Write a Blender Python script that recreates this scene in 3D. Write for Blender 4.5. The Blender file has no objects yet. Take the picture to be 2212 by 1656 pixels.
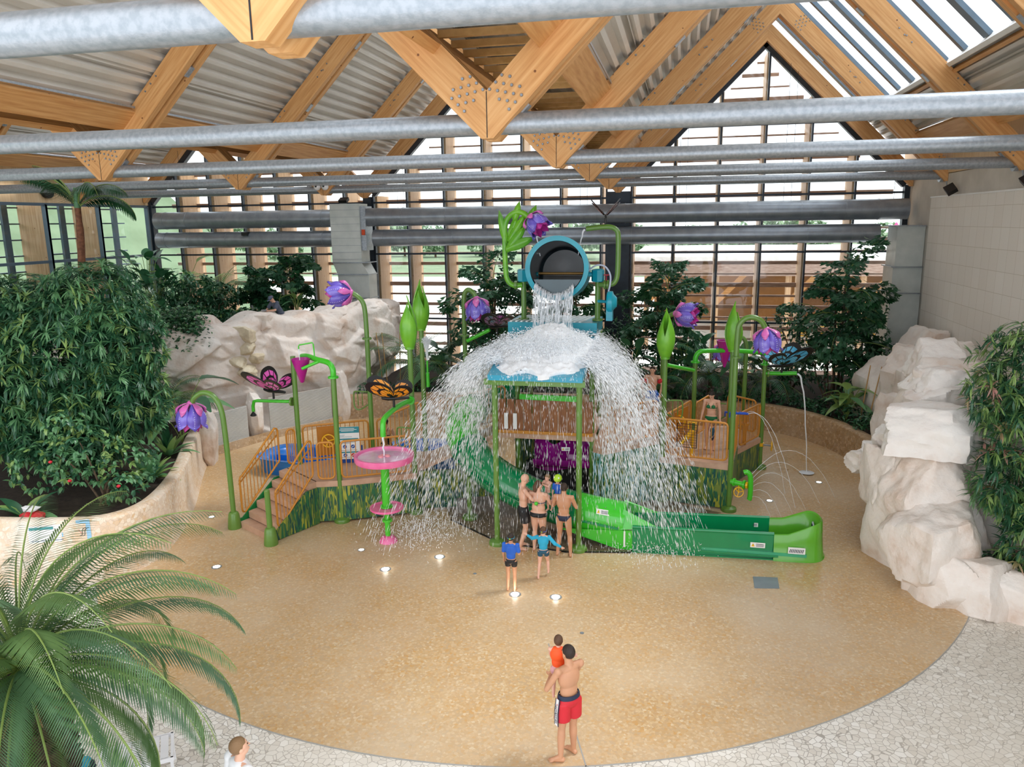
import bpy, math, random
import numpy as np
from mathutils import Vector, Matrix, noise
R = random.Random(7)
PI = math.pi
SC = bpy.context.scene
COL = SC.collection
# ---------------------------------------------------------------- camera
PITCH, YAW, ROLL, FPX = 0.20820, 0.21863, -0.01398, 1650.8
_f = Vector((-math.sin(YAW)*math.cos(PITCH), math.cos(YAW)*math.cos(PITCH), -math.sin(PITCH)))
_r = Vector((math.cos(YAW), math.sin(YAW), 0)); _u = _r.cross(_f)
_r2 = math.cos(ROLL)*_r + math.sin(ROLL)*_u; _u2 = -math.sin(ROLL)*_r + math.cos(ROLL)*_u
cd = bpy.data.cameras.new('camera'); cam = bpy.data.objects.new('camera', cd); COL.objects.link(cam)
cam.matrix_world = Matrix(((_r2.x, _u2.x, -_f.x, 0), (_r2.y, _u2.y, -_f.y, 0), (_r2.z, _u2.z, -_f.z, 7.5), (0, 0, 0, 1)))
cd.sensor_fit = 'HORIZONTAL'; cd.sensor_width = 36; cd.lens = 36*FPX/2212; cd.clip_end = 600; cd.clip_start = .05
SC.camera = cam
# ---------------------------------------------------------------- sky and exposure
W = bpy.data.worlds.new('overcast_sky'); SC.world = W; W.use_nodes = True
nt = W.node_tree; bg = nt.nodes['Background']
tc = nt.nodes.new('ShaderNodeTexCoord'); nz = nt.nodes.new('ShaderNodeTexNoise'); cr = nt.nodes.new('ShaderNodeValToRGB')
mp = nt.nodes.new('ShaderNodeMapping'); mp.inputs['Scale'].default_value = (1, 1, 2.5)
nz.inputs['Scale'].default_value = 2.2; nz.inputs['Detail'].default_value = 5
nt.links.new(tc.outputs['Generated'], mp.inputs[0]); nt.links.new(mp.outputs[0], nz.inputs['Vector'])
cr.color_ramp.elements[0].position = .35; cr.color_ramp.elements[0].color = (.80, .87, .97, 1)
cr.color_ramp.elements[1].position = .6; cr.color_ramp.elements[1].color = (.98, .99, 1, 1)
nt.links.new(nz.outputs['Fac'], cr.inputs[0]); nt.links.new(cr.outputs[0], bg.inputs['Color'])
bg.inputs['Strength'].default_value = 1.25
sd = bpy.data.lights.new('sun', 'SUN'); sd.energy = 1.2; sd.angle = math.radians(12); sd.color = (1, .97, .93)
sun = bpy.data.objects.new('sun', sd); COL.objects.link(sun); sun.rotation_euler = (math.radians(-14), math.radians(28), 0)
SC.view_settings.view_transform = 'Standard'; SC.view_settings.look = 'None'
SC.view_settings.gamma = 1; SC.view_settings.use_curve_mapping = False
SC.view_settings.exposure = 0.97
SC.cycles.max_bounces = 8; SC.cycles.diffuse_bounces = 4; SC.cycles.glossy_bounces = 3; SC.cycles.transparent_max_bounces = 12
SC.cycles.sample_clamp_indirect = 6; SC.cycles.caustics_reflective = False; SC.cycles.caustics_refractive = False

# ---------------------------------------------------------------- materials
def lin(h):
    h = h.lstrip('#'); o = []
    for i in (0, 2, 4):
        c = int(h[i:i+2], 16)/255; o.append(c/12.92 if c <= .04045 else ((c+.055)/1.055)**2.4)
    return (*o, 1)
def newmat(name):
    m = bpy.data.materials.new(name); m.use_nodes = True; n = m.node_tree
    return m, n, n.nodes['Principled BSDF']
def mat(name, col, rough=.5, metal=0, var=.06, vs=3.0, bump=0, bs=30, stretch=(1, 1, 1), col2=None, coat=0, spec=.5, trans=0, sub=0, thr=(.35, .65)):
    m, n, b = newmat(name); L = n.links
    c = lin(col) if isinstance(col, str) else col
    c2 = lin(col2) if col2 else tuple(max(0, min(1, x*(1-var*2.2))) for x in c[:3])+(1,)
    t = n.nodes.new('ShaderNodeTexCoord'); mpn = n.nodes.new('ShaderNodeMapping'); mpn.inputs['Scale'].default_value = stretch
    L.new(t.outputs['Object'], mpn.inputs[0])
    z = n.nodes.new('ShaderNodeTexNoise'); z.inputs['Scale'].default_value = vs; z.inputs['Detail'].default_value = 4
    L.new(mpn.outputs[0], z.inputs['Vector'])
    r = n.nodes.new('ShaderNodeValToRGB'); r.color_ramp.elements[0].position, r.color_ramp.elements[1].position = thr
    r.color_ramp.elements[0].color = c; r.color_ramp.elements[1].color = c2
    L.new(z.outputs['Fac'], r.inputs[0]); L.new(r.outputs[0], b.inputs['Base Color'])
    b.inputs['Roughness'].default_value = rough; b.inputs['Metallic'].default_value = metal
    b.inputs['Coat Weight'].default_value = coat; b.inputs['Coat Roughness'].default_value = .08
    b.inputs['Specular IOR Level'].default_value = spec
    if trans: b.inputs['Transmission Weight'].default_value = trans
    if sub:
        b.inputs['Subsurface Weight'].default_value = sub; b.inputs['Subsurface Radius'].default_value = (.02, .01, .005)
    if bump:
        z2 = n.nodes.new('ShaderNodeTexNoise'); z2.inputs['Scale'].default_value = bs; z2.inputs['Detail'].default_value = 5
        L.new(mpn.outputs[0], z2.inputs['Vector'])
        bp = n.nodes.new('ShaderNodeBump'); bp.inputs['Strength'].default_value = bump; bp.inputs['Distance'].default_value = .02
        L.new(z2.outputs['Fac'], bp.inputs['Height']); L.new(bp.outputs[0], b.inputs['Normal'])
    return m
def emis(name, col, s):
    m, n, b = newmat(name); b.inputs['Base Color'].default_value = lin(col)
    b.inputs['Emission Color'].default_value = lin(col); b.inputs['Emission Strength'].default_value = s; return m
def glassmat(name, tint, gl=.07):
    m = bpy.data.materials.new(name); m.use_nodes = True; n = m.node_tree; n.nodes.remove(n.nodes['Principled BSDF'])
    o = n.nodes['Material Output']; t = n.nodes.new('ShaderNodeBsdfTransparent'); g = n.nodes.new('ShaderNodeBsdfGlossy'); x = n.nodes.new('ShaderNodeMixShader')
    t.inputs[0].default_value = tint; g.inputs['Roughness'].default_value = .02; x.inputs[0].default_value = gl
    n.links.new(t.outputs[0], x.inputs[1]); n.links.new(g.outputs[0], x.inputs[2]); n.links.new(x.outputs[0], o.inputs[0]); return m
def paving(name, scale, cells, grout, edge, rough, wet=0, spot=None, bump=.3, big=None, nodesc=0.1):
    """crazy paving / pebble mosaic: voronoi cells of several stone colours with grout lines"""
    m, n, b = newmat(name); L = n.links
    t = n.nodes.new('ShaderNodeTexCoord'); v = n.nodes.new('ShaderNodeTexVoronoi'); v.inputs['Scale'].default_value = scale
    e = n.nodes.new('ShaderNodeTexVoronoi'); e.feature = 'DISTANCE_TO_EDGE'; e.inputs['Scale'].default_value = scale
    L.new(t.outputs['Object'], v.inputs['Vector']); L.new(t.outputs['Object'], e.inputs['Vector'])
    sep = n.nodes.new('ShaderNodeSeparateColor'); L.new(v.outputs['Color'], sep.inputs[0])
    r = n.nodes.new('ShaderNodeValToRGB'); r.color_ramp.interpolation = 'LINEAR'
    el = r.color_ramp.elements
    for i, c in enumerate(cells):
        p = i/(len(cells)-1)
        if i == 0: el[0].position = 0; el[0].color = lin(c)
        elif i == len(cells)-1: el[len(el)-1].position = 1; el[len(el)-1].color = lin(c)
        else: q = el.new(p); q.color = lin(c)
    L.new(sep.outputs[0], r.inputs[0])
    g = n.nodes.new('ShaderNodeMath'); g.operation = 'LESS_THAN'; g.inputs[1].default_value = edge
    L.new(e.outputs['Distance'], g.inputs[0])
    mx = n.nodes.new('ShaderNodeMix'); mx.data_type = 'RGBA'; L.new(g.outputs[0], mx.inputs['Factor'])
    L.new(r.outputs[0], mx.inputs['A']); mx.inputs['B'].default_value = lin(grout)
    out = mx.outputs['Result']
    if big:
        z = n.nodes.new('ShaderNodeTexNoise'); z.inputs['Scale'].default_value = big[1]; z.inputs['Detail'].default_value = 6; L.new(t.outputs['Object'], z.inputs['Vector'])
        rr = n.nodes.new('ShaderNodeValToRGB'); rr.color_ramp.elements[0].position = .42; rr.color_ramp.elements[1].position = .68
        rr.color_ramp.elements[0].color = (0, 0, 0, 1); rr.color_ramp.elements[1].color = (big[2],)*3+(1,)
        L.new(z.outputs['Fac'], rr.inputs[0]); m2 = n.nodes.new('ShaderNodeMix'); m2.data_type = 'RGBA'
        L.new(rr.outputs[0], m2.inputs['Factor']); L.new(out, m2.inputs['A']); m2.inputs['B'].default_value = lin(big[0]); out = m2.outputs['Result']
    L.new(out, b.inputs['Base Color'])
    if wet:
        z = n.nodes.new('ShaderNodeTexNoise'); z.inputs['Scale'].default_value = .35; z.inputs['Detail'].default_value = 4; L.new(t.outputs['Object'], z.inputs['Vector'])
        q = n.nodes.new('ShaderNodeMapRange'); q.inputs['From Min'].default_value = .4; q.inputs['From Max'].default_value = .62
        q.inputs['To Min'].default_value = rough; q.inputs['To Max'].default_value = wet; L.new(z.outputs['Fac'], q.inputs['Value'])
        L.new(q.outputs[0], b.inputs['Roughness'])
    else: b.inputs['Roughness'].default_value = rough
    bp = n.nodes.new('ShaderNodeBump'); bp.inputs['Strength'].default_value = bump; bp.inputs['Distance'].default_value = .01
    z3 = n.nodes.new('ShaderNodeTexNoise'); z3.inputs['Scale'].default_value = 9; L.new(t.outputs['Object'], z3.inputs['Vector'])
    ad = n.nodes.new('ShaderNodeMath'); ad.operation = 'ADD'; L.new(z3.outputs['Fac'], ad.inputs[0]); L.new(e.outputs['Distance'], ad.inputs[1])
    L.new(ad.outputs[0], bp.inputs['Height']); L.new(bp.outputs[0], b.inputs['Normal'])
    return m

M = {}
M['tan'] = paving('tan_pebble_mosaic', 23, ['CFAC7E', 'C39F70', 'D2B68E', 'C99C60', 'BFA37F', 'CBA87A', 'D9C3A0'], 'BB9F7A', .02, .42, wet=.2, bump=.12, big=('D6C4AA', .4, .55))
M['deck'] = paving('white_crazy_paving', 10, ['DED8CE', 'EAE6DE', 'D6CFC4', 'F2EFE9', 'E1DBD1'], 'AAA399', .04, .5, bump=.25, big=('D9D0C2', .3, .5))
M['planterwall'] = paving('rendered_mosaic_wall', 13, ['E4CDB4', 'D8BC9E', 'EBDCC8', 'D9B68C', 'E6D3BF'], 'C9AE93', .03, .5, bump=.2, big=('EADFD3', .8, .7))
M['brownwall'] = paving('brown_mosaic_wall', 12, ['B79468', 'A98A63', 'C7A987', 'A37D4E', 'B59B7E'], '8D7354', .03, .5, bump=.2, big=('B9A288', .8, .6))
M['brown_floor'] = paving('dark_brown_mosaic', 12, ['8B7660', '7E6B58', '9A856C'], '5E5043', .03, .35, bump=.2)  # darker brown mosaic for the floor area under the tower
def woodmat(name, c1, c2, c3, axis, rough=.55):
    """laminated timber: fine grain along one object axis, knots"""
    m, n, b = newmat(name); L = n.links
    t = n.nodes.new('ShaderNodeTexCoord'); mpn = n.nodes.new('ShaderNodeMapping')
    s = [14, 14, 14]; s[axis] = .7; mpn.inputs['Scale'].default_value = s; L.new(t.outputs['UV' if axis == 9 else 'Object'], mpn.inputs[0])
    z = n.nodes.new('ShaderNodeTexNoise'); z.inputs['Scale'].default_value = 1.3; z.inputs['Detail'].default_value = 6; L.new(mpn.outputs[0], z.inputs['Vector'])
    r = n.nodes.new('ShaderNodeValToRGB'); e = r.color_ramp.elements; e[0].position = .3; e[0].color = lin(c1); e[1].position = .72; e[1].color = lin(c3)
    q = e.new(.5); q.color = lin(c2); L.new(z.outputs['Fac'], r.inputs[0])
    v = n.nodes.new('ShaderNodeTexVoronoi'); v.inputs['Scale'].default_value = 2.6; L.new(t.outputs['Object'], v.inputs['Vector'])
    g = n.nodes.new('ShaderNodeMath'); g.operation = 'LESS_THAN'; g.inputs[1].default_value = .055; L.new(v.outputs['Distance'], g.inputs[0])
    mx = n.nodes.new('ShaderNodeMix'); mx.data_type = 'RGBA'; L.new(g.outputs[0], mx.inputs['Factor']); L.new(r.outputs[0], mx.inputs['A']); mx.inputs['B'].default_value = lin('7A4A25')
    L.new(mx.outputs['Result'], b.inputs['Base Color']); b.inputs['Roughness'].default_value = rough
    return m
M['timberU'] = None
M['wood_x'] = woodmat('larch_along_width', 'DDAB72', 'D09A5F', 'BE844B', 0)
M['wood_y'] = woodmat('larch_along_length', 'DDAB72', 'D09A5F', 'BE844B', 1)
M['wood_z'] = woodmat('pale_timber_fin', 'D9B994', 'CBA680', 'B98F69', 2)
M['ply'] = woodmat('pale_plywood', 'E8CDA6', 'E2C49A', 'D6B488', 2)
M['joist'] = mat('yellow_joist_timber', 'DDB070', .6, col2='CB9C5C', vs=6)
M['slatwood'] = mat('weathered_louvre_timber', 'B39C8F', .7, col2='957A6C', vs=5, stretch=(.5, 4, 4))
M['steel_roof'] = mat('corrugated_roof_steel', 'DEDAD2', .4, .05, col2='D2CDC4', vs=.6)
M['galv'] = mat('galvanised_steel', 'A6ACB3', .36, .55, col2='959DA4', vs=14, bump=.1, bs=60, thr=(.4, .6))
M['duct'] = mat('spiral_duct_steel', 'A2A9B1', .33, .5, col2='8F97A0', vs=2.5)
M['ductsq'] = mat('sheet_duct_steel', 'D9DEDA', .4, .12, col2='CAD1CD', vs=2)
M['frame'] = mat('anthracite_frame', '26323F', .4, .2, col2='1C2733', vs=3)
M['framelight'] = mat('blue_grey_frame', '5C6F7F', .4, .2, vs=3)
M['concrete'] = mat('fair_faced_concrete', 'DAD5CC', .8, col2='CAC5BC', vs=1.2, bump=.15, bs=12)
M['darksteel'] = mat('black_steel', '14171B', .4, .3)
M['bolt'] = mat('zinc_bolt', '98A0A8', .35, .8)
M['glass'] = glassmat('window_glass', (.93, .97, .96, 1), .05)
M['skyglass'] = glassmat('skylight_glass', (.95, .98, 1, 1), .04)
M['white'] = mat('white_paint', 'F1F1EE', .45, var=.02)
M['black'] = mat('black_plastic', '0E0F11', .4)

def tilewall():
    m, n, b = newmat('beige_acoustic_tiles'); L = n.links
    t = n.nodes.new('ShaderNodeTexCoord'); sp = n.nodes.new('ShaderNodeSeparateXYZ'); L.new(t.outputs['Object'], sp.inputs[0])
    cb = n.nodes.new('ShaderNodeCombineXYZ'); L.new(sp.outputs['Y'], cb.inputs['X']); L.new(sp.outputs['Z'], cb.inputs['Y'])
    k = n.nodes.new('ShaderNodeTexBrick'); k.inputs['Scale'].default_value = 1; k.inputs['Brick Width'].default_value = .62; k.inputs['Row Height'].default_value = .62
    k.offset = 0; k.inputs['Mortar Size'].default_value = .006; k.inputs['Color1'].default_value = lin('F0ECE5'); k.inputs['Color2'].default_value = lin('ECE7DF'); k.inputs['Mortar'].default_value = lin('CDC5B8')
    L.new(cb.outputs[0], k.inputs['Vector']); L.new(k.outputs['Color'], b.inputs['Base Color']); b.inputs['Roughness'].default_value = .7
    return m
M['tiles'] = tilewall()
def rockmat(name, a, bcol, c, s=1):
    m, n, b = newmat(name); L = n.links
    t = n.nodes.new('ShaderNodeTexCoord'); z = n.nodes.new('ShaderNodeTexNoise'); z.inputs['Scale'].default_value = .9*s; z.inputs['Detail'].default_value = 7; z.inputs['Roughness'].default_value = .62
    L.new(t.outputs['Object'], z.inputs['Vector']); r = n.nodes.new('ShaderNodeValToRGB'); e = r.color_ramp.elements
    e[0].position = .38; e[0].color = lin(a); e[1].position = .68; e[1].color = lin(c); q = e.new(.54); q.color = lin(bcol)
    L.new(z.outputs['Fac'], r.inputs[0]); L.new(r.outputs[0], b.inputs['Base Color']); b.inputs['Roughness'].default_value = .75
    z2 = n.nodes.new('ShaderNodeTexNoise'); z2.inputs['Scale'].default_value = 7; z2.inputs['Detail'].default_value = 8; L.new(t.outputs['Object'], z2.inputs['Vector'])
    bp = n.nodes.new('ShaderNodeBump'); bp.inputs['Strength'].default_value = .6; bp.inputs['Distance'].default_value = .05; L.new(z2.outputs['Fac'], bp.inputs['Height']); L.new(bp.outputs[0], b.inputs['Normal'])
    return m
M['rock'] = rockmat('cream_artificial_rock', 'F0EAE4', 'EADFD6', 'D6BFAE')
M['rockwhite'] = rockmat('white_artificial_rock', 'F3F0EC', 'EFE9E4', 'DDCDC2')
M['rockyellow'] = rockmat('yellow_fieldstone', 'E6DCC6', 'D6C9AE', 'BBAA90', 2)

# ---------------------------------------------------------------- mesh helpers
class MB:
    def __init__(s): s.v = []; s.f = []; s.m = []; s.n = 0; s.mi = 0
    def add(s, v, f, mi=None):
        v = np.asarray(v, float).reshape(-1, 3); s.v.append(v); k = s.n
        s.f.extend([tuple(i+k for i in q) for q in f]); s.m.extend([s.mi if mi is None else mi]*len(f)); s.n += len(v); return s
    def box(s, a, b, rz=0, c=None):
        x0, y0, z0 = a; x1, y1, z1 = b
        v = np.array([(x0, y0, z0), (x1, y0, z0), (x1, y1, z0), (x0, y1, z0), (x0, y0, z1), (x1, y0, z1), (x1, y1, z1), (x0, y1, z1)], float)
        if rz:
            c = np.array(c if c is not None else ((x0+x1)/2, (y0+y1)/2)); d = v[:, :2]-c; cs, sn = math.cos(rz), math.sin(rz)
            v[:, :2] = np.stack([d[:, 0]*cs-d[:, 1]*sn, d[:, 0]*sn+d[:, 1]*cs], 1)+c
        return s.add(v, BOXF)
    def beam(s, p0, p1, w, h, up=(0, 0, 1)):
        p0, p1 = Vector(p0), Vector(p1); d = (p1-p0).normalized(); u = Vector(up); r = d.cross(u)
        if r.length < 1e-4: r = d.cross(Vector((1, 0, 0)))
        r.normalize(); u = r.cross(d)
        v = [p+r*a*w/2+u*b*h/2 for p in (p0, p1) for a, b in ((-1, -1), (1, -1), (1, 1), (-1, 1))]
        return s.add(v, [(0, 1, 2, 3), (7, 6, 5, 4), (0, 4, 5, 1), (1, 5, 6, 2), (2, 6, 7, 3), (3, 7, 4, 0)])
    def tube(s, pts, r, seg=10, cap=True, closed=False):
        P = [Vector(p) for p in pts]; n = len(P); rr = r if hasattr(r, '__len__') else [r]*n
        T = []
        for i in range(n):
            a = P[(i-1) % n] if (i > 0 or closed) else P[i]; b = P[(i+1) % n] if (i < n-1 or closed) else P[i]
            d = (b-a); T.append(d.normalized() if d.length > 1e-9 else Vector((0, 0, 1)))
        N = T[0].orthogonal().normalized(); V = []
        for i in range(n):
            N = (N-T[i]*N.dot(T[i]));
            N = N.normalized() if N.length > 1e-6 else T[i].orthogonal().normalized()
            B = T[i].cross(N)
            for k in range(seg):
                a = 2*PI*k/seg; V.append(P[i]+(N*math.cos(a)+B*math.sin(a))*rr[i])
        F = []
        for i in range(n if closed else n-1):
            j = (i+1) % n
            for k in range(seg): l = (k+1) % seg; F.append((i*seg+k, i*seg+l, j*seg+l, j*seg+k))
        if cap and not closed: F.append(tuple(range(seg-1, -1, -1))); F.append(tuple((n-1)*seg+k for k in range(seg)))
        return s.add(V, F)
    def cyl(s, p0, p1, r0, r1=None, seg=16): return s.tube([p0, p1], [r0, r0 if r1 is None else r1], seg)
    def lathe(s, prof, c=(0, 0, 0), seg=24, mtx=None, cap=True):
        V = []; n = len(prof)
        for r, z in prof:
            for k in range(seg): a = 2*PI*k/seg; V.append(Vector((r*math.cos(a), r*math.sin(a), z)))
        if mtx is not None: V = [mtx @ v for v in V]
        c = Vector(c); V = [v+c for v in V]; F = []
        for i in range(n-1):
            for k in range(seg): l = (k+1) % seg; F.append((i*seg+k, i*seg+l, (i+1)*seg+l, (i+1)*seg+k))
        if cap and prof[0][0] > 1e-6: F.append(tuple(range(seg-1, -1, -1)))
        if cap and prof[-1][0] > 1e-6: F.append(tuple((n-1)*seg+k for k in range(seg)))
        return s.add(V, F)
    def ell(s, c, r, seg=16, rings=10, mtx=None):
        V = []; r = (r, r, r) if not hasattr(r, '__len__') else r
        for i in range(rings+1):
            t = PI*i/rings
            for k in range(seg): a = 2*PI*k/seg; V.append(Vector((r[0]*math.sin(t)*math.cos(a), r[1]*math.sin(t)*math.sin(a), r[2]*math.cos(t))))
        if mtx is not None: V = [mtx @ v for v in V]
        c = Vector(c); V = [v+c for v in V]; F = []
        for i in range(rings):
            for k in range(seg): l = (k+1) % seg; F.append((i*seg+k, (i+1)*seg+k, (i+1)*seg+l, i*seg+l))
        return s.add(V, F)
    def cap(s, a, b, ra, rb, seg=12):          # round cone
        a, b = Vector(a), Vector(b); d = (b-a); L = d.length; d = d/L if L > 1e-6 else Vector((0, 0, 1))
        P = []; Q = []
        for i in range(4): t = -PI/2+PI/2*i/4; P.append(a+d*ra*math.sin(t)); Q.append(max(1e-4, ra*math.cos(t)))
        P.append(a); Q.append(ra); P.append(b); Q.append(rb)
        for i in range(1, 5): t = PI/2*i/4; P.append(b+d*rb*math.sin(t)); Q.append(max(1e-4, rb*math.cos(t)))
        return s.tube(P, Q, seg)
    def prism(s, pts, z0, z1):
        n = len(pts); V = [(p[0], p[1], z0) for p in pts]+[(p[0], p[1], z1) for p in pts]
        F = [tuple(range(n-1, -1, -1)), tuple(range(n, 2*n))]+[(i, (i+1) % n, n+(i+1) % n, n+i) for i in range(n)]
        return s.add(V, F)
    def vpanel(s, a, b, z0, z1, t=.03, z0b=None, z1b=None):   # vertical panel between ground points a and b
        a, b = Vector((a[0], a[1], 0)), Vector((b[0], b[1], 0)); d = (b-a).normalized(); nrm = Vector((-d.y, d.x, 0))*t/2
        z0b = z0 if z0b is None else z0b; z1b = z1 if z1b is None else z1b; V = []
        for z, p in ((z0, a), (z0b, b), (z1b, b), (z1, a)):
            for q in (-1, 1): V.append((p.x+nrm.x*q, p.y+nrm.y*q, z))
        return s.add(V, [(0, 2, 4, 6), (7, 5, 3, 1), (0, 1, 3, 2), (2, 3, 5, 4), (4, 5, 7, 6), (6, 7, 1, 0)])
    def grid(s, P, close=False):               # P array [i][j] of points
        a, b = len(P), len(P[0]); V = [q for r in P for q in r]; F = []
        for i in range(a-1):
            for j in range(b if close else b-1): k = (j+1) % b; F.append((i*b+j, i*b+k, (i+1)*b+k, (i+1)*b+j))
        return s.add(V, F)
    def xf(s, mtx):
        A = np.array(mtx); s.v = [v @ A[:3, :3].T+A[:3, 3] for v in s.v]; return s
BOXF = [(3, 2, 1, 0), (4, 5, 6, 7), (0, 1, 5, 4), (1, 2, 6, 5), (2, 3, 7, 6), (3, 0, 4, 7)]
def wloc(o):
    w = Vector((0, 0, 0))
    while o is not None: w += Vector(o.get('_b', (0, 0, 0))); o = o.parent
    return w
def mesh(name, mb, mats, smooth=True, ang=.7):
    me = bpy.data.meshes.new(name); V = np.concatenate(mb.v) if mb.v else np.zeros((0, 3))
    me.from_pydata(V.tolist(), [], mb.f)
    for m in (mats if isinstance(mats, (list, tuple)) else [mats]): me.materials.append(m)
    if isinstance(mats, (list, tuple)) and len(mats) > 1: me.polygons.foreach_set('material_index', mb.m)
    if smooth and len(mb.f) < 300000:
        me.shade_smooth(); me.set_sharp_from_angle(angle=ang)
    me.update(); return me
def obj(name, mb, mats, parent=None, local=False, smooth=True, ang=.7, base=None):
    """one mesh object. world coordinates unless local; a top-level object gets its origin at base"""
    if parent is not None:
        if not local:
            w = wloc(parent); mb.v = [v-np.array(w) for v in mb.v]
        o = bpy.data.objects.new(name, mesh(name, mb, mats, smooth, ang)); COL.objects.link(o); o.parent = parent; return o
    if base is None:
        V = np.concatenate(mb.v); base = ((V[:, 0].min()+V[:, 0].max())/2, (V[:, 1].min()+V[:, 1].max())/2, V[:, 2].min())
    mb.v = [v-np.array(base) for v in mb.v]
    o = bpy.data.objects.new(name, mesh(name, mb, mats, smooth, ang)); COL.objects.link(o); o.location = base; o['_b'] = list(map(float, base)); return o
def thing(name, label, cat, loc=(0, 0, 0), group=None, rz=0):
    o = bpy.data.objects.new(name, None); COL.objects.link(o); o.location = loc; o.rotation_euler = (0, 0, rz); o['_b'] = [float(q) for q in loc]
    o.empty_display_size = .1
    o['label'] = label; o['category'] = cat
    if group: o['group'] = group
    return o
def tag(o, label, cat, group=None, kind=None):
    o['label'] = label; o['category'] = cat
    if group: o['group'] = group
    if kind: o['kind'] = kind
    return o
def struct(name, mb, m, **k):
    o = obj(name, mb, m, **k)
    if o.parent is None: o['kind'] = 'structure'
    return o
def sten(name, loc=(0, 0, 0)):
    o = bpy.data.objects.new(name, None); COL.objects.link(o); o.location = loc; o['_b'] = [float(q) for q in loc]; o['kind'] = 'structure'; return o
def arc(c, r, a0, a1, n, ax=(1, 0, 0), ay=(0, 0, 1)):
    c, ax, ay = Vector(c), Vector(ax), Vector(ay)
    return [c+ax*r*math.cos(a0+(a1-a0)*i/n)+ay*r*math.sin(a0+(a1-a0)*i/n) for i in range(n+1)]
def smooth_path(P, n=6):
    P = [Vector(p) for p in P]; Q = [P[0]]+P+[P[-1]]; out = []
    for i in range(1, len(Q)-2):
        a, b, c, d = Q[i-1], Q[i], Q[i+1], Q[i+2]
        for k in range(n):
            t = k/n; out.append(.5*((2*b)+(-a+c)*t+(2*a-5*b+4*c-d)*t*t+(-a+3*b-3*c+d)*t**3))
    out.append(P[-1]); return out
# ================================================================ SETTING
def rotwood(name, c1, c2, c3, ang):
    m = woodmat(name, c1, c2, c3, 0); n = m.node_tree
    mpn = [q for q in n.nodes if q.type == 'MAPPING'][0]; t = [q for q in n.nodes if q.type == 'TEX_COORD'][0]
    r = n.nodes.new('ShaderNodeMapping'); r.inputs['Rotation'].default_value = (0, ang, 0)
    n.links.new(t.outputs['Object'], r.inputs[0]); n.links.new(r.outputs[0], mpn.inputs[0]); return m
M['limbR'] = rotwood('glulam_rising_right', 'DFAE76', 'D39D62', 'C0864C', PI/4)
M['limbL'] = rotwood('glulam_rising_left', 'DFAE76', 'D39D62', 'C0864C', -PI/4)
BW = 11.8172; XV = [9-BW*k for k in range(4)]; ST = [4.92+6.33*i for i in range(5)]+[34.45]; YB = 35.05; XL, XR = -26.5, 9.0
def dval(x): return min(abs(x-v) for v in XV)
ztop = lambda x: 8.62+dval(x)
# floor
b = MB().box((-27, -1, -.12), (9.2, 35.3, 0)); struct('floor', b, M['deck'], base=(0, 0, 0))
pts = [(-3.9+10.55*math.cos(a), 19.55+10.55*math.sin(a)) for a in np.linspace(math.radians(200), math.radians(337), 60)]
pad = pts+[(6.6, 16), (6.6, 25), (4.6, 28.2), (0, 28.9), (-8, 28.9), (-13, 28.4), (-17, 25.5)]
b = MB().prism(pad, .0, .008); struct('floor_splash_pad', b, M['tan'], base=(0, 0, 0))
b = MB()
for i in range(len(pts)-1): b.beam((*pts[i], .006), (*pts[i+1], .006), .018, .01)
b.beam((-2.15, 12.42, .006), (-1.0, 9.1, .006), .02, .01)
struct('trim_1', b, mat('joint_seal', 'A9A7A2', .6), base=(0, 0, 0))
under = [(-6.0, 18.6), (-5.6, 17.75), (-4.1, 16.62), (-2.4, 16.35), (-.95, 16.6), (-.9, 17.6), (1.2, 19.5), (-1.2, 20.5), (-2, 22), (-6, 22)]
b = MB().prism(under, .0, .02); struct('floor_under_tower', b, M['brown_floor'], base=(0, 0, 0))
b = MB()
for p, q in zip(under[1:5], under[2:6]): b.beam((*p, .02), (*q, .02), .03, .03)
struct('trim_2', b, M['black'], base=(0, 0, 0))

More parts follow.
